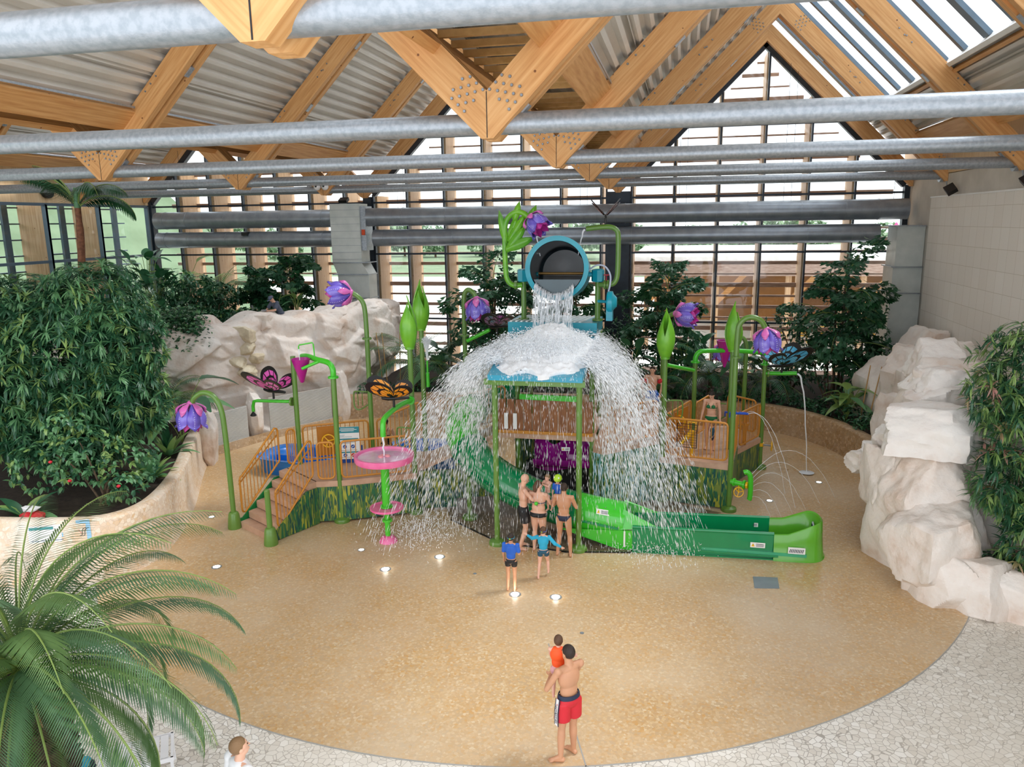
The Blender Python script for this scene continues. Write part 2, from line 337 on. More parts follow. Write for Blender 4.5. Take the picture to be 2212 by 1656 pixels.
# back glass wall: one window per opening between timber fins
ML = [[-26.4, -24.92, -23.11, -21.27, -19.48, -17.7, -15.9, -14.85], [-14.4, -12.72, -10.9, -9.05, -7.2, -5.42, -3.6, -3.35], [-2.25, -.41, 1.46, 3.29, 5.12, 6.94, 8.85]]
TZ = [.25, 3.0, 6.08, 8.48, 11.35]
wn = 0
for bay in ML:
    for x0, x1 in zip(bay, bay[1:]):
        wn += 1; xm = (x0+x1)/2; cuts = [x0]+[a for a in (XV[0]-BW/2, XV[1]-BW/2, XV[2]-BW/2) if x0 < a < x1]+[x1]
        b = MB(); b.box((x0-.035, YB-.1, 0), (x0+.035, YB+.1, ztop(x0)))
        if x1 in (bay[-1],): b.box((x1-.035, YB-.1, 0), (x1+.035, YB+.1, ztop(x1)))
        for z in TZ:
            xs = np.linspace(x0, x1, 9); ok = [q for q in xs if ztop(q) >= z]
            if ok: b.box((min(ok), YB-.05, z-.04), (max(ok), YB+.05, z+.04))
        for a, c in zip(cuts, cuts[1:]): b.beam((a, YB-.02, ztop(a)+.02), (c, YB-.02, ztop(c)+.02), .26, .34, up=(0, 0, 1))
        w = struct('window_%d' % wn, b, M['frame'], base=(xm, YB, 0))
        top = [(q, ztop(q)) for q in cuts]; V = [(x0, YB, .02), (x1, YB, .02)]+[(q, YB, z) for q, z in reversed(top)]
        g = MB().add(V, [tuple(range(len(V)))]); obj('pane', g, M['glass'], w, smooth=False)
        # outside: timber fin and louvre slats
        f = MB().add([(x0-.08, YB+.25, 0), (x0+.08, YB+.25, 0), (x0+.08, YB+1.75, 0), (x0-.08, YB+1.75, 0), (x0-.08, YB+.25, ztop(x0)-.05), (x0+.08, YB+.25, ztop(x0)-.05), (x0+.08, YB+1.75, ztop(x0)-.05), (x0-.08, YB+1.75, ztop(x0)-.05)], BOXF)
        if abs(x0+26.4) > .2: struct('window_%d_fin' % wn, f, M['wood_z'], smooth=False)
        s = MB(); z = .55; k = 0
        while z < 15:
            xs = [q for q in np.linspace(x0+.08, x1-.08, 12) if ztop(q)-.15 > z]
            if len(xs) > 1:
                h = (.2, .07, .15, .09)[k % 4]
                s.beam((min(xs), YB+1.5, z), (max(xs), YB+1.5, z), .05, h, up=(0, -.25, 1))
            z += .5; k += 1
        struct('window_%d_louvre' % wn, s, M['slatwood'], smooth=False)
b = MB()
for x, w_ in ((-14.65, .42), (-2.83, 1.05), (8.98, .36), (-26.47, .3)): b.box((x-w_/2, YB-.2, 0), (x+w_/2, YB+.15, 8.75))
struct('wall_back_columns', b, M['frame'], smooth=False)
# outside trellis truss beyond the gable (seen as brown bars) is left to the louvres
# left glass wall
YS = [10.2, 13.4, 16.6, 19.8, 22.4, 25.3, 28.25, 31.35, 34.7]
for i, (y0, y1) in enumerate(zip(YS, YS[1:])):
    wn += 1; b = MB(); b.box((XL-.1, y0-.06, 0), (XL+.1, y0+.06, 8.5))
    for z in (.2, 3.1, 6.1, 8.5): b.box((XL-.07, y0, z-.06), (XL+.07, y1, z+.06))
    b.box((XL-.1, y1-.05, 0), (XL+.1, y1+.05, 8.5))
    w = struct('window_%d' % wn, b, M['framelight'], base=(XL, (y0+y1)/2, 0), smooth=False)
    obj('pane', MB().add([(XL, y0, .1), (XL, y1, .1), (XL, y1, 8.5), (XL, y0, 8.5)], [(0, 1, 2, 3)]), M['glass'], w)
    b = MB().box((XL-1.5, y0+.1, 0), (XL-.25, y0+.25, 8.5)); struct('window_%d_fin' % wn, b, M['wood_z'], smooth=False)
    b = MB(); z = .9
    while z < 9.0: b.beam((XL-1.5, y0+.2, z), (XL-1.5, y1, z), .3, .06); b.beam((XL-1.2, y1-.9, z-.3), (XL-1.2, y1-.9, z+.38), .12, .3, up=(0, 1, 0)); z += .68
    struct('window_%d_louvre' % wn, b, M['framelight'], smooth=False)
b = MB().box((XL-.25, 3, 8.56), (XL+.02, YB, 10.3)); struct('wall_left', b, M['ply'], smooth=False)
# right wall
b = MB().box((9.0, 3, 0), (9.4, 36, 8.95)); struct('wall_right', b, M['concrete'], smooth=False)
b = MB().box((8.86, 3, 2.2), (9.0, 31.45, 8.15)); struct('wall_right_tile_cladding', b, M['tiles'], smooth=False, base=(8.86, 3, 2.2))
b = MB().box((8.84, 3, 8.15), (9.0, 31.5, 8.2)); struct('trim_3', b, M['white'], smooth=False)
b = MB().box((8.97, 3, 8.97), (9.3, 36, 10.4)); struct('wall_right_timber_band', b, M['ply'], smooth=False)
b = MB().box((8.99, 31.52, 2), (9.02, 31.6, 8.1)); struct('trim_4', b, M['darksteel'])

# ---------------- roof
def corr(x0, z0, x1, z1, y0, y1):
    """trapezoidal sheet; ribs run along the length of the hall"""
    L = math.hypot(x1-x0, z1-z0); ux, uz = (x1-x0)/L, (z1-z0)/L; nx, nz_ = -uz, ux
    if nz_ < 0: nx, nz_ = -nx, -nz_
    P = []; s = 0
    while s < L:
        for ds, h in ((0, 0), (.10, 0), (.14, .15), (.31, .15), (.35, 0)):
            q = min(L, s+ds); P.append((x0+ux*q+nx*h, z0+uz*q+nz_*h))
        s += .35
    b = MB(); V = [(x, y0, z) for x, z in P]+[(x, y1, z) for x, z in P]; n = len(P)
    b.add(V, [(i, i+1, n+i+1, n+i) for i in range(n-1)]); return b
cn = 0
YR0, YR1 = 2.5, 35.2
for k in range(3):
    xr, xl = XV[k], XV[k+1]; xa = xr-BW/2; zz = lambda d: 9.42+d
    cn += 1; struct('ceiling_west_slope_%d' % cn, corr(xl+1.05, zz(1.05), xa, zz(BW/2), YR0, YR1), M['steel_roof'], smooth=False)
    struct('ceiling_east_slope_%d' % cn, corr(xr-1.05, zz(1.05), xr-2.08, zz(2.08), YR0, YR1), M['steel_roof'], smooth=False)
    # skylight strip on the east slope
    g = MB().add([(xa, YR0, zz(BW/2)+.25), (xa, YR1, zz(BW/2)+.25), (xr-2.0, YR1, zz(2.0)+.25), (xr-2.0, YR0, zz(2.0)+.25)], [(0, 1, 2, 3)])
    fr = MB(); y = YR0; q = 0
    while y < YR1:
        w_ = .2 if q % 2 else .34
        fr.beam((xa, y, zz(BW/2)+.22), (xr-2.05, y, zz(2.05)+.22), w_, .12, up=(1, 0, 1)); y += 1.58; q += 1
    sk = struct('window_%d' % (wn+1+k), fr, M['framelight'], smooth=False); obj('pane', g, M['skyglass'], sk)
    b = MB().beam((xr-2.06, YR0, zz(2.06)+.1), (xr-2.06, YR1, zz(2.06)+.1), .12, .34, up=(1, 0, 1)); struct('trim_%d' % (5+k), b, M['white'], smooth=False)
    b = MB().beam((xr-1.96, YR0, zz(1.96)-.02), (xr-1.96, YR1, zz(1.96)-.02), .1, .2, up=(1, 0, 1)); struct('trim_%d' % (8+k), b, M['wood_y'], smooth=False)
for k in range(4):
    v = XV[k]; struct('ceiling_valley_%d' % (k+1), corr(v-1.7, 11.15, v+1.7, 11.15, YR0, YR1), M['steel_roof'], smooth=False)

# ---------------- trusses: one zigzag timber truss per station
def limb(v, s, y0, y1, lo=8.6, hi=9.35, L=BW/2, cut=.09):
    P = [(v+s*cut*0, lo+0), (v+s*L, lo+L), (v+s*L, hi+L), (v, hi)]
    P = [(v, lo+cut), (v+s*cut, lo+cut)]+P[1:]
    n = len(P); V = [(x, y0, z) for x, z in P]+[(x, y1, z) for x, z in P]
    F = [tuple(range(n)), tuple(range(2*n-1, n-1, -1))]+[(i, n+i, n+(i+1) % n, (i+1) % n) for i in range(n)]
    return MB().add(V, F)
BOLT = mesh('bolt', MB().cyl((0, 0, 0), (0, -.022, 0), .026, .02, 6), M['bolt'])
class BL:
    def __init__(s): s.p = []
    def cyl(s, a, *k): s.p.append(a)
def bolts(b, cx, cz, s, y, pat):
    for a, c in pat: b.p.append((cx+s*(a-c)*.7071, y, cz+(a+c)*.7071))
PATV = [(.56+.13*i+(.065 if j % 2 else 0), .09+.1*j) for j in range(5) for i in range(3)]
ORD = ['nearest to the viewer, cut off by the top of the picture', 'second from the viewer, its big V hanging in the middle', 'third from the viewer', 'fourth from the viewer', 'fifth from the viewer', 'farthest, set against the glass gable']
for i, y in enumerate(ST):
    t = thing('roof_truss', 'zigzag timber roof truss '+ORD[i], 'roof truss', (0, y, 8.6), 'zigzag glulam roof trusses')
    dep = [(0, .2), (.36, .56)] if i < 5 else [(0, .25)]
    for k in range(4):
        for s in (1, -1):
            if (k == 0 and s == 1) or (k == 3 and s == -1): continue
            for a, c in dep: obj('beam', limb(XV[k], s, y+a, y+c), M['limbR' if s == 1 else 'limbL'], t, smooth=False)
        obj('mitre_seam', MB().box((XV[k]-.006, y-.004, 8.7), (XV[k]+.006, y+.01, 9.34)), M['darksteel'], t, smooth=False)
        if i < 5:
            b = BL()
            for s in (1, -1):
                if (k == 0 and s == 1) or (k == 3 and s == -1): continue
                bolts(b, XV[k]+s*0, 8.62, s, y, PATV)
                for d in (1.55, 1.72, 1.89): x = XV[k]+s*d; b.cyl((x, y, 9.35+d-.12), (x, y-.02, 9.35+d-.12), .026, .02, 6)
                for d in (3.2, 3.4):
                    for e in (.3, .48): x = XV[k]+s*d; b.cyl((x+s*(e-.4)*.8, y, 8.6+d+e), (x+s*(e-.4)*.8, y-.02, 8.6+d+e), .024, .02, 6)
                bolts(b, XV[k]+s*BW/2-s*1.05, 8.6+BW/2-1.05+.02, s, y, PATV)
            rest = MB()
            for q in b.p:
                if k in (1, 2) and q[2] < 11.6:
                    o = bpy.data.objects.new('bolt', BOLT); COL.objects.link(o); o.parent = t; o.location = Vector(q)-Vector((0, y, 8.6))
                else: rest.cyl(q, (q[0], q[1]-.022, q[2]), .026, .02, 6)
            if rest.n: obj('spare_bolts', rest, M['bolt'], t)['kind'] = 'stuff'
            for s in (1, -1):
                if (k == 0 and s == 1) or (k == 3 and s == -1): continue
                for d in (.45, 2.6, 4.4):
                    b = MB(); x = XV[k]+s*d; b.beam((x-s*.1, y+.28, 8.6+d-.1+.05), (x+s*.1, y+.28, 8.6+d+.1+.05), .16, .12, up=(-s, 0, 1))
                    obj('steel_bracket', b, M['galv'], t, smooth=False)
# ---------------- valley gutter frames between trusses
VN = {0: 'along the right wall', 1: 'in the middle valley', 2: 'in the left valley', 3: 'along the left wall'}
SN = ['closest to the viewer', 'in the second span', 'in the third span', 'in the fourth span', 'in the fifth span']
for k in range(4):
    v = XV[k]
    for i in range(5):
        y0, y1 = ST[i]+.56, ST[i+1]
        t = thing('valley_frame', 'timber valley frame with yellow joists %s, %s' % (VN[k], SN[i]), 'roof framing', (v, y0, 9.9), 'joisted valley frames between the trusses')
        for s in (1, -1):
            if (k == 0 and s == 1) or (k == 3 and s == -1): continue
            b = MB().beam((v+s*.93, y0, 10.13+.02), (v+s*.93, y1, 10.15), .17, .6, up=(s, 0, 1)); obj('edge_beam', b, M['wood_y'], t, smooth=False)
            b = MB().beam((v+s*1.2, y0, 10.42), (v+s*1.2, y1, 10.42), .02, .05); obj('steel_edge', b, M['galv'], t, smooth=False)
        n = 8
        for j in range(n):
            yy = y0+(j+.5)*(y1-y0)/n; a = v-(.98 if k < 3 else 0); c = v+(.98 if k > 0 else 0)
            obj('joist', MB().box((a, yy-.045, 10.3), (c, yy+.045, 10.41)), M['joist'], t, smooth=False)
# ---------------- steel tie pipes
TN = ['thick galvanised tie pipe nearest the viewer, across the top left corner', 'galvanised tie pipe crossing just below the big middle V', 'galvanised tie pipe third from the viewer', 'galvanised tie pipe fourth from the viewer, ending at the right wall', 'thinnest looking galvanised tie pipe, farthest of the row']
for i in range(5):
    t = thing('tie_pipe', TN[i], 'pipe', (0, ST[i]+.28, 8.92), 'galvanised tie pipes across the hall')
    y = ST[i]+.28; obj('pipe', MB().cyl((-26.3, y, 8.92), (8.82, y, 8.92), .158, seg=24), M['galv'], t)
    for x in (8.82, -26.3): obj('flange', MB().cyl((x-.03, y, 8.92), (x+.1 if x > 0 else x, y, 8.92), .25, seg=20), M['galv'], t)
# ---------------- air ducts
DN = [('upper round air duct right of the square shaft, along the glass', -14.3, 8.75, 7.80, .41), ('lower round air duct right of the square shaft', -14.0, 7.75, 6.86, .38),
      ('upper round air duct left of the square shaft', -25.4, -16.0, 7.78, .41), ('lower round air duct left of the square shaft, small black gap on top', -25.4, -16.0, 6.84, .38)]
for lab, x0, x1, z, r in DN:
    t = thing('air_duct', lab, 'duct', ((x0+x1)/2, 34.0, z), 'round spiral air ducts along the glass wall')
    obj('tube', MB().cyl((x0, 34, z), (x1, 34, z), r, seg=32), M['duct'], t)
    b = MB(); x = x0+.5; n = 0
    while x < x1:
        obj('seam_ring', MB().cyl((x-.012, 34, z), (x+.012, 34, z), r+.012, seg=32), M['galv'], t); x += (1.25, 2.1, 1.7)[n % 3]; n += 1
    for x in np.arange(x0+1.5, x1, 4.2): obj('hanger_rod', MB().cyl((x, 34, z+r), (x, 34, ztop(x)-.1), .008, seg=5), M['darksteel'], t)
    if 'gap' in lab: obj('access_hatch', MB().box((-20.6, 33.55, z+.2), (-20.3, 33.8, z+.36)), M['black'], t)
t = thing('duct_shaft', 'square sheet steel duct shaft rising from the rocks at the glass wall', 'duct', (-15.05, 33.9, 2))
b = MB().box((-15.95, 33.5, 5.75), (-14.5, 34.5, 8.42)); obj('upper_box', b, M['ductsq'], t, smooth=False)
b = MB()
for z in np.arange(5.9, 8.3, .32): b.box((-15.96, 33.48, z), (-14.49, 33.5, z+.012))
obj('seams', b, M['galv'], t, smooth=False)
b = MB().add([(-15.95, 33.5, 5.75), (-14.5, 33.5, 5.75), (-14.5, 34.5, 5.75), (-15.95, 34.5, 5.75), (-15.75, 33.55, 5.2), (-14.2, 33.55, 5.2), (-14.2, 34.5, 5.2), (-15.75, 34.5, 5.2)], BOXF); obj('transition', b, M['ductsq'], t, smooth=False)
obj('lower_box', MB().box((-15.75, 33.55, 2.2), (-14.2, 34.5, 5.2)), M['ductsq'], t, smooth=False)
b = MB()
for z in (5.75, 5.2, 4.1, 3.0): b.box((-15.98, 33.46, z-.02), (-14.18, 34.55, z+.02))
obj('flange', b, M['galv'], t, smooth=False)
b = MB().box((-14.5, 33.6, 6.3), (-14.25, 34.4, 8.3)); obj('duct_collar', b, M['galv'], t, smooth=False)
obj('control_box', MB().box((-14.45, 33.55, 7.0), (-14.3, 33.6, 7.25)), mat('orange_actuator', 'E8501E'), t)
t = thing('duct_shaft', 'pale square duct shaft in the right corner beside the tiled wall', 'duct', (8.45, 32.9, 2))
for a, z0, z1 in ((0, 5.6, 7.15), (.06, 4.6, 5.6), (.1, 2.0, 4.6)): obj('box_section', MB().box((8.0-a, 32.2-a, z0), (8.98, 33.6, z1-.01)), M['ductsq'], t, smooth=False)
b = MB()
for z in (7.15, 5.6, 4.6): b.box((7.86, 32.06, z-.02), (8.98, 33.65, z+.02))
obj('flange', b, M['galv'], t, smooth=False)
# flood lights, strip lamp
M['lampwhite'] = emis('lamp_diffuser', 'FFFFFF', 2.0)
def flood(p, aim, lab):
    t = thing('flood_light', lab, 'lamp', p, 'black flood lights')
    q = Vector((0, 0, 0)); d = Vector(aim).normalized(); rot = Vector((0, -1, 0)).rotation_difference(d).to_matrix().to_4x4(); 
    obj('housing', MB().box((-.2, -.12, -.07), (.2, .2, .07)).xf(rot), M['black'], t, local=True)
    obj('lens', MB().box((-.17, -.1, -.09), (.17, .17, -.072)).xf(rot), mat('frosted_lens', 'D8DCDC', .2), t, local=True)
    obj('bracket', MB().tube([(.0, .2, .0), (.0, .3, .15), (0, .38, .3)], .02).xf(Matrix()), M['galv'], t, local=True)
flood((8.7, 29.0, 8.35), (-1, .2, -.6), 'black flood light under the fifth tie pipe on the right wall')
flood((8.7, 22.9, 8.35), (-1, .2, -.6), 'black flood light at the right edge, under the fourth tie pipe')
flood((-15.1, 33.2, 8.55), (0, -1, -.5), 'black flood light on top of the square duct shaft')
b = MB().box((-26.44, 24.2, 9.02), (-26.36, 26.8, 9.12)); tag(obj('strip_lamp', b, M['lampwhite']), 'white strip lamp on the pale timber band above the left windows', 'lamp')
b = MB().cyl((-26.46, 28.4, 9.05), (-26.3, 28.4, 9.05), .3, seg=20); tag(obj('exhaust_grille', b, M['black']), 'round black grille on the pale timber band beside the palm', 'vent')
# owl-eye ornament
t = thing('googly_eyes', 'pair of round white eyes fixed to the tip of a left valley beam', 'ornament', (XV[2], ST[4]-.06, 8.95))
for s in (-1, 1):
    e = obj('eye', MB().ell((s*.17, -.1, .08), .15), mat('eye_white', 'F5F5F5', .2), t, local=True)
    obj('pupil', MB().ell((s*.17, -.215, .09), (.06, .04, .06)), M['black'], e, local=True)

# ---------------- outside
b = MB().box((-120, 37, -.3), (120, 105, -.02)); struct('ground_terrace', b, mat('pale_terrace', 'E9E6E0', .8, var=.03), smooth=False)
b = MB().add([(-300, 20, -.4), (-30, 20, -.4), (-30, 104, -.4), (300, 104, -.4), (300, 300, 1.5), (-300, 300, 3)], [(0, 1, 2, 3, 4, 5)]); struct('ground_grass', b, mat('meadow_grass', '6B7D5E', .9, col2='7F9070', vs=.3, bump=.3), smooth=False)
b = MB().box((-120, -30, -.5), (-30, 37, -.3)); struct('ground_lawn', b, mat('lawn', '647858', .9, col2='788A68', vs=.4), smooth=False)
b = MB().add([(-70, 10, -.3), (-45, 10, 11.5), (-45, 60, 11.5), (-70, 60, -.3), (-31.5, 10, -.3), (-31.5, 60, -.3)], [(0, 3, 2, 1), (1, 2, 5, 4)]); struct('ground_grass_bank', b, mat('green_bank', '5F7355', .9, col2='74886A', vs=.35, bump=.3), smooth=False)
# ================================================================ PLAY STRUCTURE
M['post'] = mat('olive_green_powder_coat', '618A38', .32, var=.04, coat=.3)
M['lime'] = mat('bright_green_powder_coat', '46C52B', .28, var=.03, coat=.3)
M['budg'] = mat('bud_green', '7ABF2C', .35, col2='56A022', vs=2.2, coat=.3)
M['purple'] = mat('petal_purple', '7464CC', .22, col2='6654C0', vs=3, coat=.5)
M['violet'] = mat('petal_violet', '8A7BE0', .22, col2='7867D4', vs=3, coat=.5)
M['pink'] = mat('sepal_pink', 'E06FBF', .25, var=.04, coat=.4)
M['magenta'] = mat('inner_petal_magenta', 'C93AA0', .3, coat=.3)
M['dot'] = mat('white_dots', 'EFEFFF', .4)
M['orange'] = mat('ochre_railing', 'C9862C', .35, var=.04, coat=.2)
M['ochrepanel'] = mat('ochre_panel', 'B8741F', .4, var=.05)
M['decktan'] = mat('tan_deck_coating', 'C9A48A', .5, col2='BC957B', vs=4)
M['yellow'] = mat('yellow_plastic', 'F2B90F', .3, coat=.3)
M['teal'] = mat('teal_bucket', '149FB4', .3, col2='1291A6', vs=2, coat=.3)
M['roofteal'] = mat('canopy_blue', '2F9FBF', .35, coat=.2)
M['slidedark'] = mat('dark_green_fibreglass', '0A8A52', .18, var=.04, coat=.5)
M['slidelime'] = mat('lime_fibreglass', '3FC72F', .18, var=.04, coat=.5)
M['slideolive'] = mat('grass_green_fibreglass', '5BAA28', .25, var=.04, coat=.4)
M['slidepurple'] = mat('purple_fibreglass', '8E1480', .2, var=.05, coat=.4)
M['blue'] = mat('blue_fibreglass', '1A86E0', .25, col2='1272CF', vs=2, coat=.4)
M['pinktable'] = mat('pink_fibreglass', 'EA5E9C', .3, col2='F07CB0', vs=4, coat=.3)
M['cone'] = mat('magenta_cone', 'B0108A', .3, coat=.3)
M['greendark'] = mat('green_side_panel', '0B7A3C', .4)
M['water'] = mat('falling_water', 'E9EEF4', .15, var=.01, spec=.8)
M['foam'] = mat('white_foam', 'F4F7FA', .5, var=.01)
M['stickerw'] = mat('sticker_white', 'F0F0EE', .4, var=.01)
M['stickery'] = mat('sticker_yellow', 'F4C21A', .4, var=.01)
M['ink'] = mat('dark_ink', '23233A', .5, var=.01)
def mural(name, sky=False):
    m, n, b = newmat(name); L = n.links; t = n.nodes.new('ShaderNodeTexCoord')
    def layer(sc, thr, colour, prev, seed, dist=1.5):
        mpn = n.nodes.new('ShaderNodeMapping'); mpn.inputs['Scale'].default_value = (sc, sc, 1.6); mpn.inputs['Location'].default_value = (seed, seed*.7, seed*.3); L.new(t.outputs['Object'], mpn.inputs[0])
        z = n.nodes.new('ShaderNodeTexNoise'); z.inputs['Scale'].default_value = 1; z.inputs['Detail'].default_value = 1.5; z.inputs['Distortion'].default_value = dist; L.new(mpn.outputs[0], z.inputs['Vector'])
        g = n.nodes.new('ShaderNodeValToRGB'); g.color_ramp.elements[0].position = thr; g.color_ramp.elements[1].position = thr+.03; L.new(z.outputs['Fac'], g.inputs[0])
        x = n.nodes.new('ShaderNodeMix'); x.data_type = 'RGBA'; L.new(g.outputs[0], x.inputs['Factor'])
        if isinstance(prev, str): x.inputs['A'].default_value = lin(prev)
        else: L.new(prev, x.inputs['A'])
        x.inputs['B'].default_value = lin(colour); return x.outputs['Result']
    o = layer(9, .5, '256843', 'A9D3E2' if sky else '124C44', 1)
    o = layer(11, .53, '4C6E33', o, 4)
    o = layer(8, .57, '12805A' if sky else '75863A', o, 7)
    o = layer(13, .6, 'A3A63A', o, 11)
    L.new(o, b.inputs['Base Color']); b.inputs['Roughness'].default_value = .4; return m
M['mural'] = mural('painted_grass_mural'); M['muralsky'] = mural('painted_reeds_mural', True)

def each(name, mbs, m, parent, **k):
    for q in mbs: obj(name, q, m, parent, **k)
def flange(b, p, r=.13, t=.04, d=(0, 0, 1)):
    d = Vector(d).normalized(); p = Vector(p); b.cyl(p-d*t/2, p+d*t/2, r, seg=18)
    u = d.orthogonal().normalized(); v = d.cross(u)
    for k in range(8):
        a = 2*PI*k/8; q = p+(u*math.cos(a)+v*math.sin(a))*r*.8; b.cyl(q-d*(t/2+.012), q+d*(t/2+.012), .012, seg=6)
    return b
def base_disc(x, y): return MB().lathe([(.0, .13), (.08, .13), (.11, .12), (.19, .09), (.205, .05), (.2, 0)][::-1]+[(0, .13)][:0], (x, y, .008), 24)
def base_cone(x, y): return MB().lathe([(.165, 0), (.17, .03), (.135, .36), (.11, .42), (.075, .44)], (x, y, .008), 24)
def post(t, x, y, z1, r=.066, z0=0, disc='disc', name='post'):
    obj(name, MB().cyl((x, y, z0), (x, y, z1), r, seg=18), M['post'], t)
    if disc == 'disc': obj('base_plate', base_disc(x, y), M['post'], t)
    if disc == 'cone': obj('base_cone', base_cone(x, y), M['post'], t)
def rotto(d, roll=0):
    """matrix sending local -Z to direction d"""
    return (Vector((0, 0, -1)).rotation_difference(Vector(d).normalized()).to_matrix() @ Matrix.Rotation(roll, 3, 'Z')).to_4x4()
def petal(w0, L, R0, R1, lip, th=.02, nu=10, nv=14, bulge=.05, pw=.7):
    """one rounded bell petal round the -Z axis, centred on +X"""
    P = []
    for j in range(nv+1):
        v = j/nv; r = R0+(R1-R0)*math.sin(min(1, v*1.5)*PI/2)**.8+lip*max(0, (v-.78)/.22)**2
        half = w0*((.42+.58*math.sin(PI/2*min(1, v/.5))) if v < .62 else math.sqrt(max(.0004, 1-((v-.62)/.382)**2))) if pw > .6 else w0*math.sin(PI*min(.995, .1+.9*v**pw))**.5
        ro, ri = [], []
        for i in range(nu+1):
            u = -1+2*i/nu; a = half*u; rr = r+bulge*(1-u*u)*math.sin(PI*min(1, .1+v*.9))
            z = -L*(v-.10*u*u*v)
            ro.append((rr*math.cos(a), rr*math.sin(a), z)); ri.append(((rr-th)*math.cos(a), (rr-th)*math.sin(a), z))
        P.append(ro+ri[::-1])
    b = MB().grid(P, close=True); k = len(P[0]); b.f.append(tuple(range(k))[::-1]); b.f.append(tuple(nv*k+i for i in range(k))); b.m += [0, 0]; return b
def flower(t, p, d, s=1.0, roll=0, n=6):
    """bell flower with its neck at p, opening along d"""
    s = s*1.12; X = Matrix.Translation(Vector(p)) @ rotto(d, roll) @ Matrix.Scale(s, 4)
    t = obj('bell_flower', MB().ell((0, 0, .02), (.085, .085, .06)).xf(X), M['pink'], t)
    for k in range(n):
        A = X @ Matrix.Rotation(2*PI*k/n, 4, 'Z'); b = petal(3.45/n, .56, .07, .28, .075, bulge=.06)
        b.mi = 1
        for v in np.linspace(.25, .85, 8):
            r = .07+.21*math.sin(min(1, v*1.5)*PI/2)**.8+.06*math.sin(PI*min(1, .1+v*.9))+.075*max(0, (v-.78)/.22)**2; b.ell((r, 0, -.56*v), .0095, 6, 4)
        obj('petal', b.xf(A), [M['purple'] if k % 2 else M['violet'], M['dot']], t, ang=1.2)
    for k in range(5):
        A = X @ Matrix.Rotation(2*PI*(k+.5)/5, 4, 'Z') @ Matrix.Translation((0, 0, .035)); obj('sepal', petal(.34, .27, .05, .31, .03, th=.035, nv=10, bulge=.03, pw=.55).xf(A), M['pink'], t, ang=1.2)
    for k in range(5):
        A = X @ Matrix.Rotation(2*PI*(k+.5)/5, 4, 'Z') @ Matrix.Translation((0, 0, -.1)); obj('inner_petal', petal(.7, .5, .04, .2, .03, nv=8).xf(A), M['magenta'], t, ang=1.2)
def bud(t, x, y, z, L=1.2, roll=0):
    t = obj('closed_bud', MB().lathe([(.12, 0), (.12, .03), (.1, .04), (.105, .3), (.09, .5)], (x, y, z-.02), 24), M['budg'], t)
    for k in range(3):
        P = []
        for j in range(15):
            v = j/14; r = .105+.1*math.sin(PI*min(1, v*1.15))**1.1 if v < .87 else .03
            r = (.11+.14*math.sin(PI*min(1, .05+v*.9)))*(1-.72*v**2.6); zz = L*(.78+.22*(k == 0)+.08*(k == 2))*v
            half = 1.25*(math.cos(PI/2*v**1.6)**.7 if v < 1 else 0)+.02; row = []
            for i in range(9): u = -1+2*i/8; row.append((r*math.cos(half*u), r*math.sin(half*u), zz))
            for i in range(8, -1, -1): u = -1+2*i/8; row.append(((r-.03)*math.cos(half*u), (r-.03)*math.sin(half*u), zz))
            P.append(row)
        b = MB().grid(P, close=True); sh = Matrix.Identity(4); sh[0][2] = .04*(1 if k else -1)
        obj('bud_leaf', b.xf(Matrix.Translation((x, y, z)) @ Matrix.Rotation(roll+2*PI*k/3, 4, 'Z') @ sh), M['budg'], t, ang=1.2)
